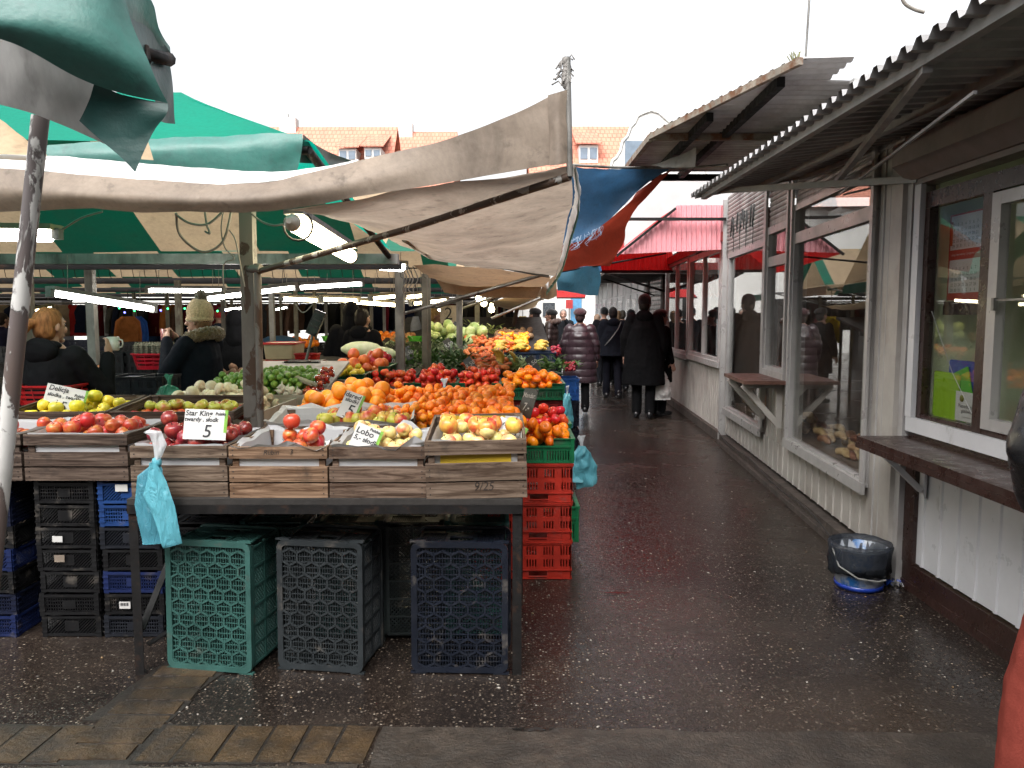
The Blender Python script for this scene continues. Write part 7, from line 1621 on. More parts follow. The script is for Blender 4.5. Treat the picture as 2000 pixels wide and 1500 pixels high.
def person(label, loc, face, h=1.7, coat=(.012,.012,.014), hem=.72, bulk=1., quilt=0, cmat=None, trousers=(.015,.016,.02), stride=.0, larm=None, rarm=None, hat=None, hair=None, hood=None,
           turn=0., nod=0., vox=.013, seed=1, shoes=(.01,.01,.01), skirt=False, fur=None, spread=0., bagstrap=None, shoulder=1., group=None):
    k = h/1.70; t = thing('person', label, 'person', loc, face, group); cmat = cmat or M_cloth
    S_ = lambda *a: V(a)*k
    la = larm or ((-.265,-.02,1.13), (-.285,.05,.885)); ra = rarm or ((.265,-.02,1.13), (.285,.05,.885))
    sh = (( -.185*shoulder,-.01,1.40), (.185*shoulder,-.01,1.40))
    hips = ((-.09,0,.90), (.09,0,.90)); kn = ((-.095-spread,.02+stride*.45,.49), (.095,.02-stride*.45,.49)); an = ((-.095-spread*1.5,-.02+stride*.8,.09), (.095,-.02-stride*1.0,.09+abs(stride)*.12))
    # body: one continuous surface
    b = MB(); hc = V((0,.015,1.575)); Rh = Matrix.Rotation(turn, 3, 'Z') @ Matrix.Rotation(nod, 3, 'X')
    hp = lambda x, y, z: S_(*(V((0,.0,1.50)) + Rh @ (V((x,y,z)) - V((0,0,1.50)))))
    b.cap(S_(0,-.01,1.38), hp(0,.0,1.52), .058*k, .052*k)
    b.ell(hp(0,.005,1.605), (.074*k,.092*k,.10*k), 16, 12, Rh); b.ell(hp(0,.035,1.555), (.056*k,.062*k,.07*k), 14, 10, Rh)
    b.cap(hp(0,.098,1.600), hp(0,.118,1.562), .011*k, .016*k, 8); b.ell(hp(0,.098,1.527), (.024*k,.012*k,.010*k), 10, 6, Rh); b.ell(hp(0,.085,1.495), (.026*k,.02*k,.018*k), 10, 8, Rh)
    b.ell(hp(0,.088,1.622), (.055*k,.014*k,.014*k), 12, 6, Rh)
    for s in (-1, 1): b.ell(hp(s*.076,-.005,1.585), (.012*k,.02*k,.033*k), 8, 8, Rh); b.ell(hp(s*.038,.078,1.568), (.022*k,.02*k,.024*k), 8, 6, Rh)
    for z, rx_, ry_ in ((1.38,.13,.08), (1.25,.13,.09), (1.1,.12,.08), (.95,.13,.09)): b.ell(S_(0,0,z), (rx_*k,ry_*k,.12*k), 12, 8)
    for (s_, (e_, w_)), sd in zip(zip(sh, (la, ra)), (-1, 1)):
        b.cap(S_(*s_), S_(*e_), .043*k, .036*k); b.cap(S_(*e_), S_(*w_), .036*k, .026*k)
    for i in range(2):
        b.cap(S_(*hips[i]), S_(*kn[i]), .068*k, .048*k); b.cap(S_(*kn[i]), S_(*an[i]), .046*k, .034*k); b.cap(S_(an[i][0], an[i][1]-.03, .06+an[i][2]-.09), S_(an[i][0], an[i][1]+.14, .035+an[i][2]-.09), .036*k, .026*k)
    for (e_, w_), sd in ((la, -1), (ra, 1)):
        d = V(w_)-V(e_); pn = V((-sd*.9,.1,0)) if abs(d.normalized().z) > .6 else V((0,0,1)) if d.y > .1 else V((-sd,.3,.2))
        hand(b, S_(*w_), d, pn, sd, k, .55 if d.z < 0 else .75)
    union('body', b, vox*.62, M_skin, t, 2)
    b = L()
    for s in (-1, 1): b.ell(hp(s*.033,.086,1.597), .0115*k, 8, 6)
    b.build('eyes', M_eye, t)
    # coat
    b = MB(); n = 22; rings = []
    prof = [(1.475,.062,.062,-.012),(1.45,.088,.078,-.012),(1.42,.15*shoulder,.10,-.01),(1.37,.192*shoulder,.118,-.01),(1.27,.196*shoulder,.128*bulk,-.01),(1.12,.188*bulk,.13*bulk,-.005),(1.0,.195*bulk,.135*bulk,0),(.9,.205*bulk,.142*bulk,0)]
    prof = [p for p in prof if p[0] > hem+.02]
    zl = prof[-1][0]
    if hem < zl: prof += [(lerp(zl, hem, f), (prof[-1][1] + .02*f), (prof[-1][2] + .015*f), 0) for f in (.35,.7,1.)]
    for z, rx_, ry_, yo in prof: rings.append([S_(rx_*math.cos(2*PI*i/n), yo + ry_*math.sin(2*PI*i/n), z) for i in range(n)])
    b.loft(rings[::-1], sm=False)
    for (s_, (e_, w_)) in zip(sh, (la, ra)):
        ww = V(w_) + (V(e_)-V(w_)).normalized()*.01; b.cap(S_(s_[0]*.93, s_[1], s_[2]-.01), S_(*e_), .076*k*bulk**.5, .064*k*bulk**.5, 12); b.cap(S_(*e_), S_(*ww), .063*k*bulk**.5, .048*k, 12)
    c_ = union('coat', b, vox, cmat, t, 3, coat_disp(quilt, seed), coat)
    # trousers and shoes
    b = MB()
    for i in range(2):
        b.cap(S_(hips[i][0], 0, .88), S_(*kn[i]), .095*k, .078*k, 12); b.cap(S_(*kn[i]), S_(an[i][0], an[i][1], an[i][2]+.0), .077*k, .070*k, 12)
    b.ell(S_(0,0,.9), (.155*k,.115*k,.12*k), 14, 8); union('trousers', b, vox, M_cloth, t, 3, coat_disp(0, seed+5, .006), trousers)
    for i in range(2):
        b = MB(); z0 = an[i][2]-.09; b.cap(S_(an[i][0], an[i][1]-.035, z0+.052), S_(an[i][0]*1.15, an[i][1]+.15, z0+.042), .047*k, .038*k, 10); b.ell(S_(an[i][0]*1.08, an[i][1]+.055, z0+.014), (.05*k,.135*k,.014*k), 14, 6); b.cap(S_(an[i][0], an[i][1]-.02, z0+.06), S_(an[i][0], an[i][1]-.02, z0+.12), .048*k, .046*k)
        union('shoe', b, vox*.8, M_leather, t, 2)
    # head gear
    if hair:
        kind, hc_ = hair; b = MB()
        b.ell(hp(0,-.014,1.625), (.084*k,.096*k,.098*k), 16, 12, Rh); b.ell(hp(0,-.04,1.575), (.079*k,.07*k,.085*k), 14, 10, Rh)
        if kind == 'ponytail': b.ell(hp(-.01,-.12,1.62), (.03*k,.03*k,.03*k), 10, 8, Rh); b.cap(hp(-.02,-.135,1.615), hp(-.06,-.18,1.56), .032*k, .048*k); b.cap(hp(-.06,-.18,1.56), hp(-.085,-.19,1.43), .045*k, .02*k)
        if kind == 'long': b.cap(hp(0,-.06,1.56), hp(0,-.085,1.42), .08*k, .07*k)
        union('hair', b, vox*.8, M_hair, t, 2, lambda p: .006*noise.noise(V((p.x*40, p.y*40, p.z*9))), hc_)
    if hat:
        kind, hc_ = hat; b = MB(); mt = M_knit
        if kind == 'beanie': b.ell(hp(0,-.012,1.645), (.092*k,.106*k,.098*k), 18, 12, Rh); b.ell(hp(0,-.005,1.605), (.094*k,.108*k,.028*k), 18, 8, Rh)
        if kind == 'pompom': b.ell(hp(0,-.015,1.66), (.098*k,.11*k,.125*k), 18, 12, Rh); b.ell(hp(0,-.008,1.60), (.104*k,.116*k,.035*k), 18, 8, Rh)
        if kind == 'beret': b.ell(hp(0,-.02,1.66), (.112*k,.122*k,.072*k), 18, 10, Rh @ Matrix.Rotation(.15, 3, 'X')); b.ell(hp(0,-.005,1.62), (.09*k,.102*k,.03*k), 16, 8, Rh)
        if kind == 'cap': b.ell(hp(0,-.01,1.65), (.09*k,.104*k,.085*k), 18, 10, Rh); b.ell(hp(0,.10,1.625), (.07*k,.06*k,.01*k), 14, 6, Rh)
        union('hat', b, vox*.8, mt, t, 2, (lambda p: .004*math.sin(math.atan2(p.y, p.x)*38)) if kind == 'pompom' else (lambda p: .003*noise.noise(p*30)), hc_)
        if kind == 'pompom':
            b = MB(); b.ell(hp(0.,-.03,1.80), .05*k, 14, 10); union('pompom', b, .008, M_fur, t, 0, lambda p: .012*noise.noise(p*90), (.16,.12,.08))
    if fur:
        b = MB(); pts = [S_(.135*math.cos(a), -.045+.105*math.sin(a), 1.455 + .035*math.sin(a)*-1) for a in [2*PI*i/18 for i in range(19)]]
        for p, q in zip(pts, pts[1:]): b.cap(p, q, .055*k, .055*k, 10)
        union('fur_collar', b, .010, M_fur, t, 1, lambda p: .013*noise.noise(p*60) + .008*noise.noise(p*110), fur)
    if hood:
        b = MB()
        if hood == 'up': b.ell(hp(0,-.02,1.62), (.105*k,.118*k,.125*k), 18, 12, Rh); b.cap(hp(0,-.03,1.55), S_(0,-.04,1.42), .10*k, .11*k)
        else: b.ell(S_(0,-.10,1.43), (.12*k,.055*k,.09*k), 16, 10); b.ell(S_(0,-.04,1.465), (.10*k,.09*k,.035*k), 16, 8)
        union('hood', b, vox, cmat, t, 3, coat_disp(0, seed+9, .006), coat)
    if bagstrap:
        b = L(); sx = bagstrap; b.tube(crom([S_(-sx*.15,-.05,1.455), S_(-sx*.05,-.150*bulk,1.30), S_(sx*.12,-.155*bulk,1.08), S_(sx*.23,-.03,.92)], 16), .010, 6); b.build('bag_strap', pm('strap', (.2,.19,.18), .6), t)
    return t
def mug(w, label, col, k=1.):
    t = thing('mug', label, 'mug', w); b = L(); b.lathe([(.0005,0),(.034,0),(.039,.01),(.040,.095),(.0365,.095),(.035,.008),(.0005,.008)], 18); b.build('cup', pm('glazed_'+str(int(col[0]*100)), col, .25, .06), t)
    b = L(); b.tube([V((.038,0,.078)), V((.062,0,.072)), V((.066,0,.048)), V((.058,0,.026)), V((.037,0,.022))], .006, 8); b.build('handle', b and pm('glazed_handle', col, .25, .06), t); return t
BK = (.010,.010,.012)
up = lambda s: ((s*.27,.10,1.16), (s*.12,.25,1.40))
def at(px, Y): return V((P(px, 620, Y).x, Y, 0))
# vendors
pv = at(96, 4.95)
person('ponytailed vendor in black drinking from a white mug behind the apple crates', pv, math.radians(-6), 1.63, BK, .62, 1.12, larm=None, rarm=((.30,.11,1.14), (.245,.24,1.38)), hair=('ponytail', (.30,.13,.05)), vox=.010, seed=2, hood='down', turn=-.2)
k_ = 1.63/1.7; M_ = Matrix.Translation(pv) @ Matrix.Rotation(math.radians(-6), 4, 'Z'); mug(M_ @ (V((.23,.33,1.415))*k_), 'white mug held up to the mouth by the ponytailed vendor', (.62,.60,.55))
pw = at(388, 6.4)
person('woman in cream pompom hat and fur trimmed dark coat sipping from a mug', pw, math.radians(72), 1.66, (.012,.014,.022), .55, 1.15, larm=((-.26,.12,1.16), (-.085,.27,1.42)), rarm=((.26,.12,1.16), (.06,.27,1.42)), hat=('pompom', (.8,.56,.34)), hair=('short', (.2,.10,.05)), vox=.010, seed=3, fur=(.20,.125,.06), turn=.15)
k_ = 1.66/1.7; M_ = Matrix.Translation(pw) @ Matrix.Rotation(math.radians(72), 4, 'Z'); mug(M_ @ (V((-.01,.345,1.42))*k_), 'dark pink mug in the hands of the woman with the pompom hat', (.35,.12,.12))
person('dark hooded figure standing behind the chipped post', at(462, 7.4), .2, 1.62, BK, .55, 1.15, hood='up', seed=4)
person('taller of two dark figures shopping close together, hooded', at(686, 9.2), .1, 1.72, BK, .55, 1.2, hood='up', seed=5, group='dark couple among the stalls')
person('shorter of two dark figures shopping close together', at(708, 9.0), -.4, 1.66, BK, .55, 1.1, hair=('short', (.02,.015,.012)), seed=6, group='dark couple among the stalls', hood='down')
person('blonde vendor in black behind the cabbages facing right', at(849, 11.5), -1.35, 1.68, BK, .6, 1.0, hair=('short', (.55,.34,.14)), seed=7)
# customers in the alley
person('person in a black coat and dark beret choosing carrots at the stall', at(1044, 14.3), .9, 1.70, BK, .55, 1.1, hat=('beret', (.02,.018,.02)), hair=('short', (.04,.03,.03)), seed=8, vox=.012)
person('person in a brown quilted jacket and beret turned to the stall', at(1076, 15.2), 1.25, 1.69, (.055,.035,.032), .72, 1.1, .11, M_shiny, hat=('beret', (.015,.014,.015)), hair=('short', (.05,.03,.02)), seed=9, rarm=((.24,.14,1.15), (.12,.30,1.12)), fur=(.16,.10,.08))
person('bearded man in dark jacket facing the viewer, hand raised to his mouth', at(1100, 18.5), PI, 1.72, (.02,.022,.026), .75, 1.1, hair=('short', (.3,.28,.26)), seed=10, larm=((-.27,.10,1.15), (-.05,.20,1.46)))
person('woman in a long plum quilted coat and knitted cap walking away', at(1133, 12.6), -.12, 1.68, (.05,.028,.036), .50, 1.32, .12, M_shiny, (.008,.008,.009), .10, hat=('beret', (.075,.03,.035)), hair=('short', (.05,.03,.03)), seed=11, vox=.011)
person('person in black jacket and dark trousers walking away in the alley centre', at(1197, 14.8), .05, 1.73, (.010,.012,.018), .80, 1.55, 0, None, (.012,.013,.02), .13, hair=('short', (.015,.012,.012)), hood='down', seed=12, bagstrap=-1)
person('person in a black knitted cap ahead of the black jacket walker', at(1180, 17.4), .1, 1.74, BK, .7, 1.15, hat=('beanie', BK), seed=13)
person('person with greying hair in the group ahead in the alley', at(1166, 18.2), .2, 1.60, BK, .7, 1.1, hair=('short', (.3,.2,.14)), seed=14)
person('person with light brown hair half hidden behind the walking group', at(1207, 17.8), -.3, 1.68, BK, .7, 1.1, hair=('long', (.35,.22,.13)), seed=15)
mpos = at(1259, 11.9)
person('big man in black coat and beanie carrying a white shopping bag', mpos, -.25, 1.88, (.008,.008,.009), .47, 1.35, 0, None, (.008,.008,.009), .04, rarm=((.27,-.02,1.06), (.235,.05,.80)), hat=('beanie', (.009,.009,.010)), hair=('short', (.03,.025,.02)), hood='down', seed=16, vox=.011, turn=-.2)
wpos = at(1291, 12.25)
person('woman in a black beret and glasses turned to the shop windows', wpos, -1.25, 1.66, (.009,.009,.010), .55, 1.15, hat=('beret', (.012,.012,.014)), hair=('short', (.05,.04,.04)), seed=17, vox=.010, bagstrap=1, larm=((-.26,.08,1.1), (-.22,.22,.98)))
person('shopper in a long black coat ahead of the big man, mostly hidden', at(1232, 16.2), .1, 1.68, BK, .5, 1.3, hat=('beanie', (.02,.02,.025)), seed=30)
person('shopper in dark clothes close to the pale shop fronts', at(1216, 19.5), -.2, 1.70, (.02,.02,.022), .6, 1.2, hair=('short', (.06,.05,.04)), seed=31)
# white carrier bag in his hand
hp_ = Matrix.Translation(mpos) @ Matrix.Rotation(-.25, 4, 'Z') @ (V((.24,.055,.71))*1.88/1.7)
t = thing('carrier_bag', 'white plastic carrier bag hanging from the big man\u2019s hand', 'bag', hp_)
b = MB(); M_ = Matrix.Translation(hp_); pillow(b, [(-.06,-.13), (-.13,-.2), (-.15,-.32), (-.14,-.50), (.15,-.50), (.16,-.32), (.12,-.2), (.06,-.13)], M_, .06, 21); b.build('bag_body', M_bagwhite, t)
for s in (-1, 1):
    b = MB(); pillow(b, [(s*.005-.012,.005), (s*.03-.014,-.05), (s*.06-.016,-.10), (s*.075-.03,-.16), (s*.075+.03,-.16), (s*.06+.016,-.10), (s*.03+.014,-.05), (s*.005+.012,.005)], M_, .008, 25+s); b.build('handle', M_bagwhite, t)
# glasses on the woman
k_ = 1.66/1.7; M_ = Matrix.Translation(wpos) @ Matrix.Rotation(-1.25, 4, 'Z'); t = thing('glasses', 'thin dark glasses worn by the woman in the black beret', 'glasses', M_ @ (V((0,.1,1.595))*k_))
b = MB()
for s in (-1, 1):
    b.tube([M_ @ (V((s*.035+.022*math.cos(a), .112, 1.597+.016*math.sin(a)))*k_) for a in [2*PI*i/12 for i in range(13)]], .0025, 5); b.tube([M_ @ (V((s*.057,.11,1.6))*k_), M_ @ (V((s*.08,.0,1.6))*k_)], .0025, 5)
b.build('frame', M_black, t)
# far shoppers on the left
person('shopper in a blue jacket and pale hat among the clothes rails', at(289, 17), .1, 1.70, (.03,.06,.16), .75, 1.1, hat=('beanie', (.5,.4,.34)), seed=18)
person('shopper in grey with a white hat further along the clothes rails', at(340, 19), .3, 1.66, (.12,.12,.12), .7, 1.1, hat=('beanie', (.55,.5,.5)), seed=19)
person('shopper in a dark spotted top at the far left edge', at(5, 13), -.3, 1.62, (.02,.018,.04), .75, 1.1, hair=('short', (.03,.02,.015)), seed=20)
person('shopper in a dark red hood near the pompom hat', at(427, 15), .1, 1.66, (.02,.03,.05), .7, 1.1, hat=('beanie', (.45,.02,.02)), seed=21)
# passer-by cut off by the right edge of the picture
person('passer-by in a black leather jacket and brick red trousers at the right edge', (1.692, 2.06, 0), .2, 1.90, (.011,.011,.013), .93, 1.1, 0, M_leather, (.27,.055,.04), .04, larm=((-.315,-.03,1.13), (-.20,.06,.97)), hair=('short', (.06,.04,.03)), spread=.10, seed=22, vox=.009, shoulder=1.1)
# ---------------------------------------------------------------- clothes rails and goods far inside the market
GARM = {}
def garment(kind):
    b = L(); n = 10
    W_, H_ = (.24, .62) if kind == 'jacket' else (.22, .9) if kind == 'coat' else (.16, .55)
    rows = []
    for i in range(n+1):
        v = i/n; z = -H_*v; w_ = W_*(.55 + .45*min(1, v*4)) * (1 + .12*v); d = .05*(math.sin(PI*min(1, v*1.3+.1))+.25)
        rows.append([V((w_*math.cos(a) + .008*noise.noise(V((i*.5, a*2, 1))), d*math.sin(a)*(1+.4*noise.noise(V((a*3, v*4, 2)))), z)) for a in [2*PI*j/14 for j in range(14)]])
    b.loft(rows)
    if kind != 'dress':
        for s in (-1, 1): b.tube([V((s*W_*.5, 0, -.03)), V((s*W_*1.0, .01, -.12)), V((s*W_*1.22, .02, -.35)), V((s*W_*1.25, .03, -.56))], [.05,.06,.05,.045], 8)
    o = b.build('garment', M_cloth); me = o.data; bpy.data.objects.remove(o); return me
for k in ('jacket', 'coat', 'dress'): GARM[k] = garment(k)
R3 = random.Random(9)
PAL = [('black', (.012,.012,.014)), ('dark navy', (.015,.02,.045)), ('grey', (.1,.1,.1)), ('dark grey', (.04,.04,.042)), ('maroon', (.12,.012,.02)), ('red', (.4,.03,.03)), ('tan', (.34,.2,.1)), ('blue', (.03,.09,.3)), ('brown', (.09,.05,.035)), ('beige', (.4,.32,.25)), ('orange brown', (.4,.14,.04))]
def rail(x0, x1, Y, z, n, pal, lab, grp):
    b = MB(); b.tube([(x0, Y, z), (x1, Y, z)], .015, 6); b.build('clothes_rail', M_steel, label=lab, cat='rail')
    for i in range(n):
        x = lerp(x0+.15, x1-.15, (i+.5)/n) + R3.uniform(-.04,.04); nm, c = R3.choice(pal); kd = R3.choice(('jacket','jacket','coat','dress'))
        o = bpy.data.objects.new('hanging_garment', GARM[kd]); COL.objects.link(o); o.location = (x, Y+R3.uniform(-.05,.05), z-.03); o.rotation_euler = (0, 0, R3.choice((0, PI/2, 1.1))+R3.uniform(-.3,.3)); o.color = (*c, 1)
        tag(o, f'{nm} {kd} hanging on the {grp}', kd, f'{nm} {kd}s on the {grp}')
dkp = PAL[:4]+[PAL[4], PAL[8]]
for x0, x1, Y, z, n, pal, lab, grp in ((-10.4, -5.6, 15.2, 1.83, 26, PAL, 'clothes rail with coloured coats behind the egg trays', 'coloured rail at left'), (-6.6, -1.2, 16.2, 1.86, 26, dkp, 'clothes rail of dark clothes behind the dark couple', 'dark middle rail'), (-4.4, .1, 18.5, 1.9, 30, dkp, 'clothes rail of dark clothes far behind the cabbages', 'far dark rail'), (-15, -8, 20.5, 1.9, 26, PAL, 'farthest clothes rail at the left', 'farthest left rail'), (-8, -1, 22, 1.95, 26, dkp, 'farthest clothes rail in the middle', 'farthest middle rail')):
    rail(x0, x1, Y, z, n, pal, lab, grp)
for px, Y, c, kd, lab in ((1021, 14.5, (.68,.5,.03), 'coat', 'bright yellow coat hanging by the leaning timber'), (812, 11.5, (.4,.42,.5), 'dress', 'pale striped dress hanging left of the blonde vendor'), (250, 13.5, (.45,.16,.05), 'jacket', 'orange brown jacket hanging above the egg trays'), (264, 13.7, (.03,.10,.4), 'jacket', 'bright blue jacket hanging beside the orange brown one'), (1008, 16, (.35,.02,.04), 'dress', 'dark red dress hanging left of the yellow coat')):
    o = bpy.data.objects.new('hanging_garment', GARM[kd]); COL.objects.link(o); p = P(px, 618, Y); o.location = p; o.color = (*c, 1); o.rotation_euler = (0, 0, 1.15); o.scale = (.8, .8, .85); tag(o, lab, kd)
    b = MB(); b.tube([p+V((0,0,-.02)), p+V((0,.01,.05)), V((p.x, Y+.02, 2.06))], .006, 5); b.build('hanger_wire', M_darkmetal, label='wire holding the ' + lab.split(' hanging')[0], cat='wire')
# dark tables and crates across the middle distance
for i, (x0, x1, Y, lab) in enumerate(((-7.5, -4.9, 10.5, 'dark goods table at the left middle distance'), (-4.6, -2.7, 11.0, 'dark goods table behind the scale'), (-2.4, -1.3, 11.3, 'dark goods table behind the dark couple'), (-9.5, -5.5, 13.5, 'long far goods table at left'), (-5.2, -1.0, 14.2, 'long far goods table in the middle'))):
    t = thing('goods_table', lab, 'table', ((x0+x1)/2, Y, 0), 0)
    b = MB(); b.box((x0, Y, .9), (x1, Y+.9, .94)); b.box((x0, Y, .35), (x1, Y+.02, .8999)); b.build('table_top', M_tablewood, t)
    for lx in (x0, x1-.05): b = MB(); b.box((lx, Y+.03, 0), (lx+.05, Y+.08, .9)); b.build('leg', M_darkmetal, t)
    for j in range(int((x1-x0)/.5)):
        o = copy_tree(RC, (x0+.28+j*.5, Y+.1, .941), (0,0,R3.uniform(-.1,.1)), 'dark crate on the ' + lab, 'crates on the ' + lab, scale=(.75, .9, R3.choice((.6,.9,1.2))))
        cc = R3.choice(((.012,.012,.014),(.014,.02,.05),(.02,.02,.02),(.03,.05,.04)))
        for ch in o.children: ch.color = (*cc, 1)
place('onion', 'onion', pile(40, .06, -2.35, -1.6, 11.35, 12.1, lambda x, y: 1.08, None, 101), .034, 'golden onion on the table behind the dark couple', 'onions behind the dark couple', 'onion', 101)
place('tangerine', 'orange', pile(50, .055, -4.4, -2.9, 11.05, 11.7, lambda x, y: 1.12, None, 102), .032, 'small orange on the table behind the scale', 'oranges behind the scale', 'orange', 102)
place('onion', 'onion', [(P(RND.uniform(768,806), RND.uniform(655,672), 10.4), .05) for i in range(30)], .034, 'onion in the bin right of the olive post', 'onions right of the olive post', 'onion', 103)
place('tangerine', 'apricot', [(P(RND.uniform(725,775), RND.uniform(652,668), 10.8), .05) for i in range(30)], .032, 'small orange fruit in the bin left of the olive post', 'orange fruit left of the olive post', 'fruit', 104)
b = MB(); p = P(765, 664, 10.3); b.box((-2.0, 10.2, .0), (-1.0, 11.2, p.z-.1)); b.build('goods_bin', M_tablewood, label='dark bin under the onions and tangerines by the olive post', cat='bin')
b = MB(); b.ell(P(545,668,11)+V((0,0,-.05)), (.3,.25,.14), 18, 12, warp=lambda p: p*(1+.15*noise.noise(p*3))); b.build('covered_heap', M_cblue, label='heap under a blue sheet behind the scale', cat='heap')
# number plate 2
b = thing('number_plate', 'pale board with the number 2 beside the blonde vendor', 'sign', P(876, 620, 11.3)); p = P(876, 614, 11.3)
m = MB(); m.box((p.x-.12, 11.3, p.z-.13), (p.x+.12, 11.31, p.z+.13)); m.build('board', M_whitewood, b); m = MB(); put_text(m, '2', .26, Matrix.Translation((p.x, 11.298, p.z)), 0); m.build('number', M_ink, b)
# green and blue fairy lights
for i in range(14):
    p = P(230 + i*16 + RND.uniform(-4,4), 606 + RND.uniform(-5,5), 12); m = MB(); m.ell(p, .016, 6, 4); m.build('fairy_light', [emis('green_glow', (.05,1,.2), 2.5), emis('blue_glow', (.15,.15,1), 3)][i % 2] if i < 2 else (bpy.data.materials['green_glow'] if i % 2 == 0 else bpy.data.materials['blue_glow']), label=('small green fairy light strung over the coloured coats' if i % 2 == 0 else 'small blue fairy light strung over the coloured coats'), cat='light', group='green fairy lights' if i % 2 == 0 else 'blue fairy lights')
# ---------------------------------------------------------------- houses beyond the market
def tilemat():
    m, nt, out = newmat('orange_roof_tiles'); co = nd(nt, 'ShaderNodeTexCoord').outputs['Object']
    br = nd(nt, 'ShaderNodeTexBrick', {'Vector': nd(nt, 'ShaderNodeMapping', {0: nd(nt, 'ShaderNodeCombineXYZ', {0: nd(nt, 'ShaderNodeSeparateXYZ', {0: co}).outputs[0], 1: nd(nt, 'ShaderNodeSeparateXYZ', {0: co}).outputs[2]}).outputs[0]}).outputs[0], 'Color1': (.52,.2,.135,1), 'Color2': (.47,.165,.11,1), 'Mortar': (.32,.11,.07,1), 'Scale': 1.0, 'Mortar Size': .03, 'Brick Width': .26, 'Row Height': .30})
    c = mixc(nt, mr(nt, nz(nt, co, 1.2), .4, .7, 0, .4), br.outputs[0], (.5,.24,.15))
    p = nd(nt, 'ShaderNodeBsdfPrincipled', {'Base Color': c, 'Roughness': .7}); b = nd(nt, 'ShaderNodeBump', {'Strength': .6, 'Distance': .05, 'Height': br.outputs[1]}); nt.links.new(b.outputs[0], p.inputs['Normal'])
    nt.links.new(p.outputs[0], out.inputs[0]); return m
M_tile = tilemat(); M_plaster = pm('pale_plaster', (.9,.88,.84), .7, .08, .6, .05); M_winblue = pm('blue_grey_pane', (.2,.26,.33), .15, .2, 2, 0)
def house(label, x0, x1, Y, zr, ze, dorm, mat_w=None, chim=()):
    t = thing('town_house', label, 'house', ((x0+x1)/2, Y, 0), 0, 'town houses beyond the market')
    b = MB(); b.box((x0, Y, 0), (x1, Y+10, ze)); b.build('wall', mat_w or M_plaster, t)
    b = MB(); e = .3; y0 = Y-.4; y1 = Y+5; b.add([(x0-e,y0,ze-.1),(x1+e,y0,ze-.1),(x1+e,y1,zr),(x0-e,y1,zr),(x0-e,Y+10.4,ze-.1),(x1+e,Y+10.4,ze-.1)], [(0,1,2,3),(3,2,5,4)]); b.build('roof', M_tile, t)
    for k in range(3):
        a = lerp(x0, x1, (k+.25)/3); b = MB(); b.box((a, Y-.03, ze*.5), (a+1.1, Y-.001, ze*.5+1.6)); w_ = b.build('window', M_plaster, t); b = MB(); b.box((a+.12, Y-.05, ze*.5+.12), (a+.98, Y-.031, ze*.5+1.5)); b.build('pane', M_winblue, w_)
    for (px0, px1, pt, pb_) in dorm:
        f = .55; yy = lerp(y0, y1, .38); p0, p1 = P(px0, pb_, yy), P(px1, pb_, yy); zt_ = P(px0, pt, yy).z
        b = MB(); b.box((p0.x, yy, p0.z), (p1.x, yy+2.6, zt_)); d = b.build('dormer', M_plaster, t)
        n_ = 2 if p1.x-p0.x > .7 else 1
        for q in range(n_):
            xa = lerp(p0.x, p1.x, (q+.12)/n_); xb = lerp(p0.x, p1.x, (q+.88)/n_); b = MB(); b.box((xa, yy-.04, p0.z+.2), (xb, yy-.001, zt_-.15)); b.build('pane', M_winblue, d)
        b = MB(); zz = zt_+.02; b.add([(p0.x-.2,yy-.2,zz),(p1.x+.2,yy-.2,zz),(p1.x+.2,yy+3.4,zz+1.5),(p0.x-.2,yy+3.4,zz+1.5),(p0.x-.2,yy-.2,zz+.08),(p1.x+.2,yy-.2,zz+.08),(p1.x+.2,yy+3.4,zz+1.58),(p0.x-.2,yy+3.4,zz+1.58)], [(0,3,2,1),(4,5,6,7),(0,1,5,4),(1,2,6,5),(2,3,7,6),(3,0,4,7)]); b.build('dormer_roof', M_tile, d)
    for cpx in chim:
        c_ = P(cpx, 244, y1); b = MB(); b.box((c_.x-.5, y1-.4, zr-1), (c_.x+.5, y1+.4, zr+.5)); b.box((c_.x-.3, y1-.2, zr+.5), (c_.x-.05, y1+.2, zr+.8)); b.build('chimney', M_plaster, t)
    return t
a, c = P(486, 248, 50), P(768, 244, 50); house('orange tiled house with two dormers above the beige awning', a.x, c.x, 45, a.z, 7.6, ((662, 696, 290, 318), (712, 744, 288, 312)), None, (565,))
a, c = P(770, 257, 53), P(885, 256, 53); house('lower orange roofed house right of the house with dormers', a.x, c.x, 48, a.z, 8.0, (), None, (792,))
a, c = P(1040, 247, 46), P(1240, 243, 46); house('red tiled house with one white dormer between awning and canopies', a.x, c.x, 41, a.z, 8.2, ((1131, 1168, 283, 318),))
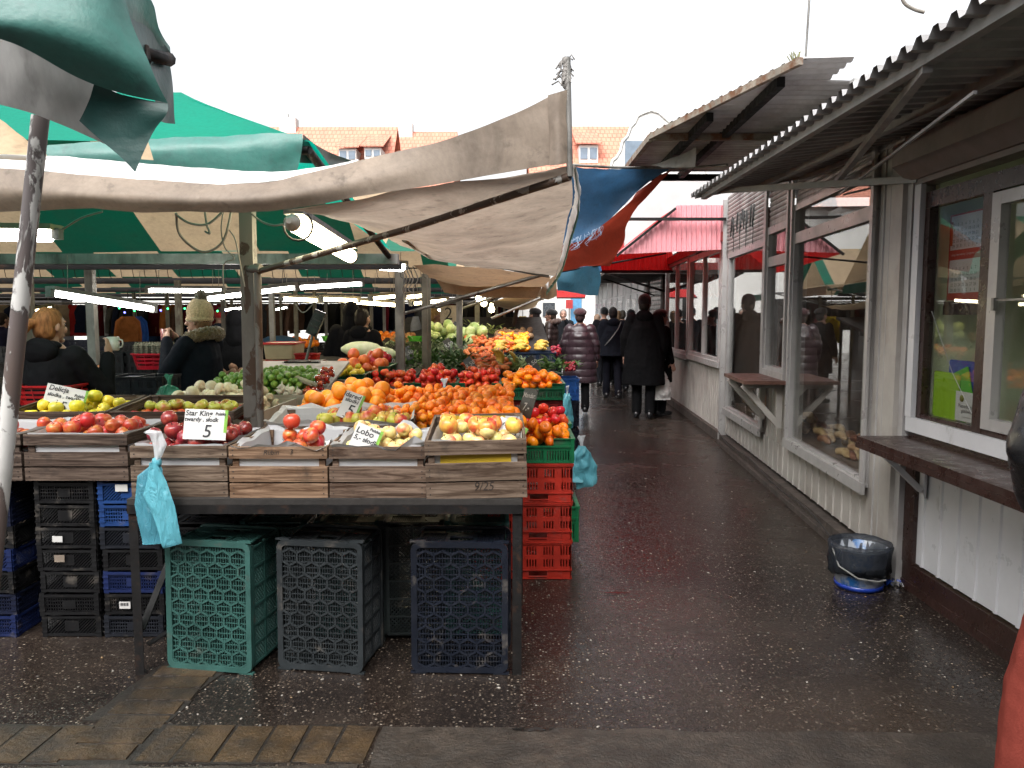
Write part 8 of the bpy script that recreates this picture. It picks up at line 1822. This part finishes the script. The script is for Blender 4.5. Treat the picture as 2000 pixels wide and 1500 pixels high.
# white ornate gable
t = thing('ornate_house', 'white house front with a scrolled baroque gable behind the metal canopies', 'house', P(1240, 300, 39))
out_ = [(1180,420),(1192,330),(1196,310),(1204,304),(1212,290),(1216,272),(1226,262),(1232,244),(1240,236),(1246,222),(1260,216),(1272,212),(1286,216),(1300,228),(1312,238),(1318,262),(1340,280),(1360,300),(1380,330),(1400,420)]
fr_ = [P(x, y, 39) for x, y in out_]; bk_ = [p+V((0,.6,0)) for p in fr_]; n = len(fr_)
b = MB(); b.add(fr_+bk_, [tuple(range(n)), tuple(range(2*n-1, n-1, -1))] + [(i, i+n, (i+1) % n+n, (i+1) % n) for i in range(n)]); b.box((P(1180,420,39).x, 39, 0), (P(1400,420,39).x, 48, P(1180,422,39).z)); b.build('gable_wall', M_plaster, t)
b = MB(); b.tube([p+V((0,-.03,-.1)) for p in fr_[1:]], .07, 6); b.build('scroll_moulding', M_plaster, t)
b = MB(); p = P(1240, 300, 39); b.box((p.x-.5, 38.9, p.z-1), (p.x+.5, 38.99, p.z+.6)); b.build('window', M_winblue, t)
# building closing the alley and pale fronts behind the clothes
t = thing('end_building', 'white building closing the far end of the alley, one dark window', 'house', (3, 36, 0))
b = MB(); b.box((.2, 36, 0), (6.2, 40, 6.5)); b.build('wall', M_plaster, t)
p = P(1072, 606, 36); b = MB(); b.box((p.x-.28, 35.95, p.z-.3), (p.x+.28, 35.99, p.z+.35)); b.build('window', M_farwin, t)
p = P(1125, 600, 36); b = MB(); b.box((p.x-.25, 35.9, 0), (p.x+.25, 35.99, p.z+.6)); b.build('blue_door', pm('light_blue_door', (.12,.35,.6), .5), t)
p = P(1112, 594, 35.5); b = MB(); b.box((p.x-.16, 35.5, p.z-.2), (p.x+.16, 35.56, p.z+.2)); b.tube([V((p.x, 35.53, 0)), V((p.x, 35.53, p.z-.2))], .03, 6, 1); b.build('hanging_sign', [pm('red_sign', (.5,.03,.03), .5), M_steel], label='small red sign on a thin pole at the end of the alley', cat='sign')
for x0, x1, Y, z, lab in ((-13, -10, 24, 1.4, 'dark stall back at left beyond the rails'), (-4.2, -2.9, 24, 1.5, 'dark stall back in the middle beyond the rails'), (-2.2, -.6, 25, 2.1, 'dark stall back near the cabbages'), (-20, -14, 24, 2.2, 'dark stall back at the far left')):
    b = MB(); b.box((x0, Y, 0), (x1, Y+.6, z)); b.build('stall_back', pm('stall_cloth', (.03,.025,.023), .8, .4, 1.5), label=lab, cat='stall')
b = MB(); b.box((-40, 44, 0), (-8, 45, 5)); b.build('far_wall', M_plaster, label='long pale wall far behind the clothes rails', cat='wall')
b = MB(); b.box((-8, 34, 0), (.1, 35, 5)); b.build('far_wall', M_plaster, label='pale wall behind the middle clothes rails', cat='wall')
# cream house across the square behind the viewer, seen mirrored in the shop glass
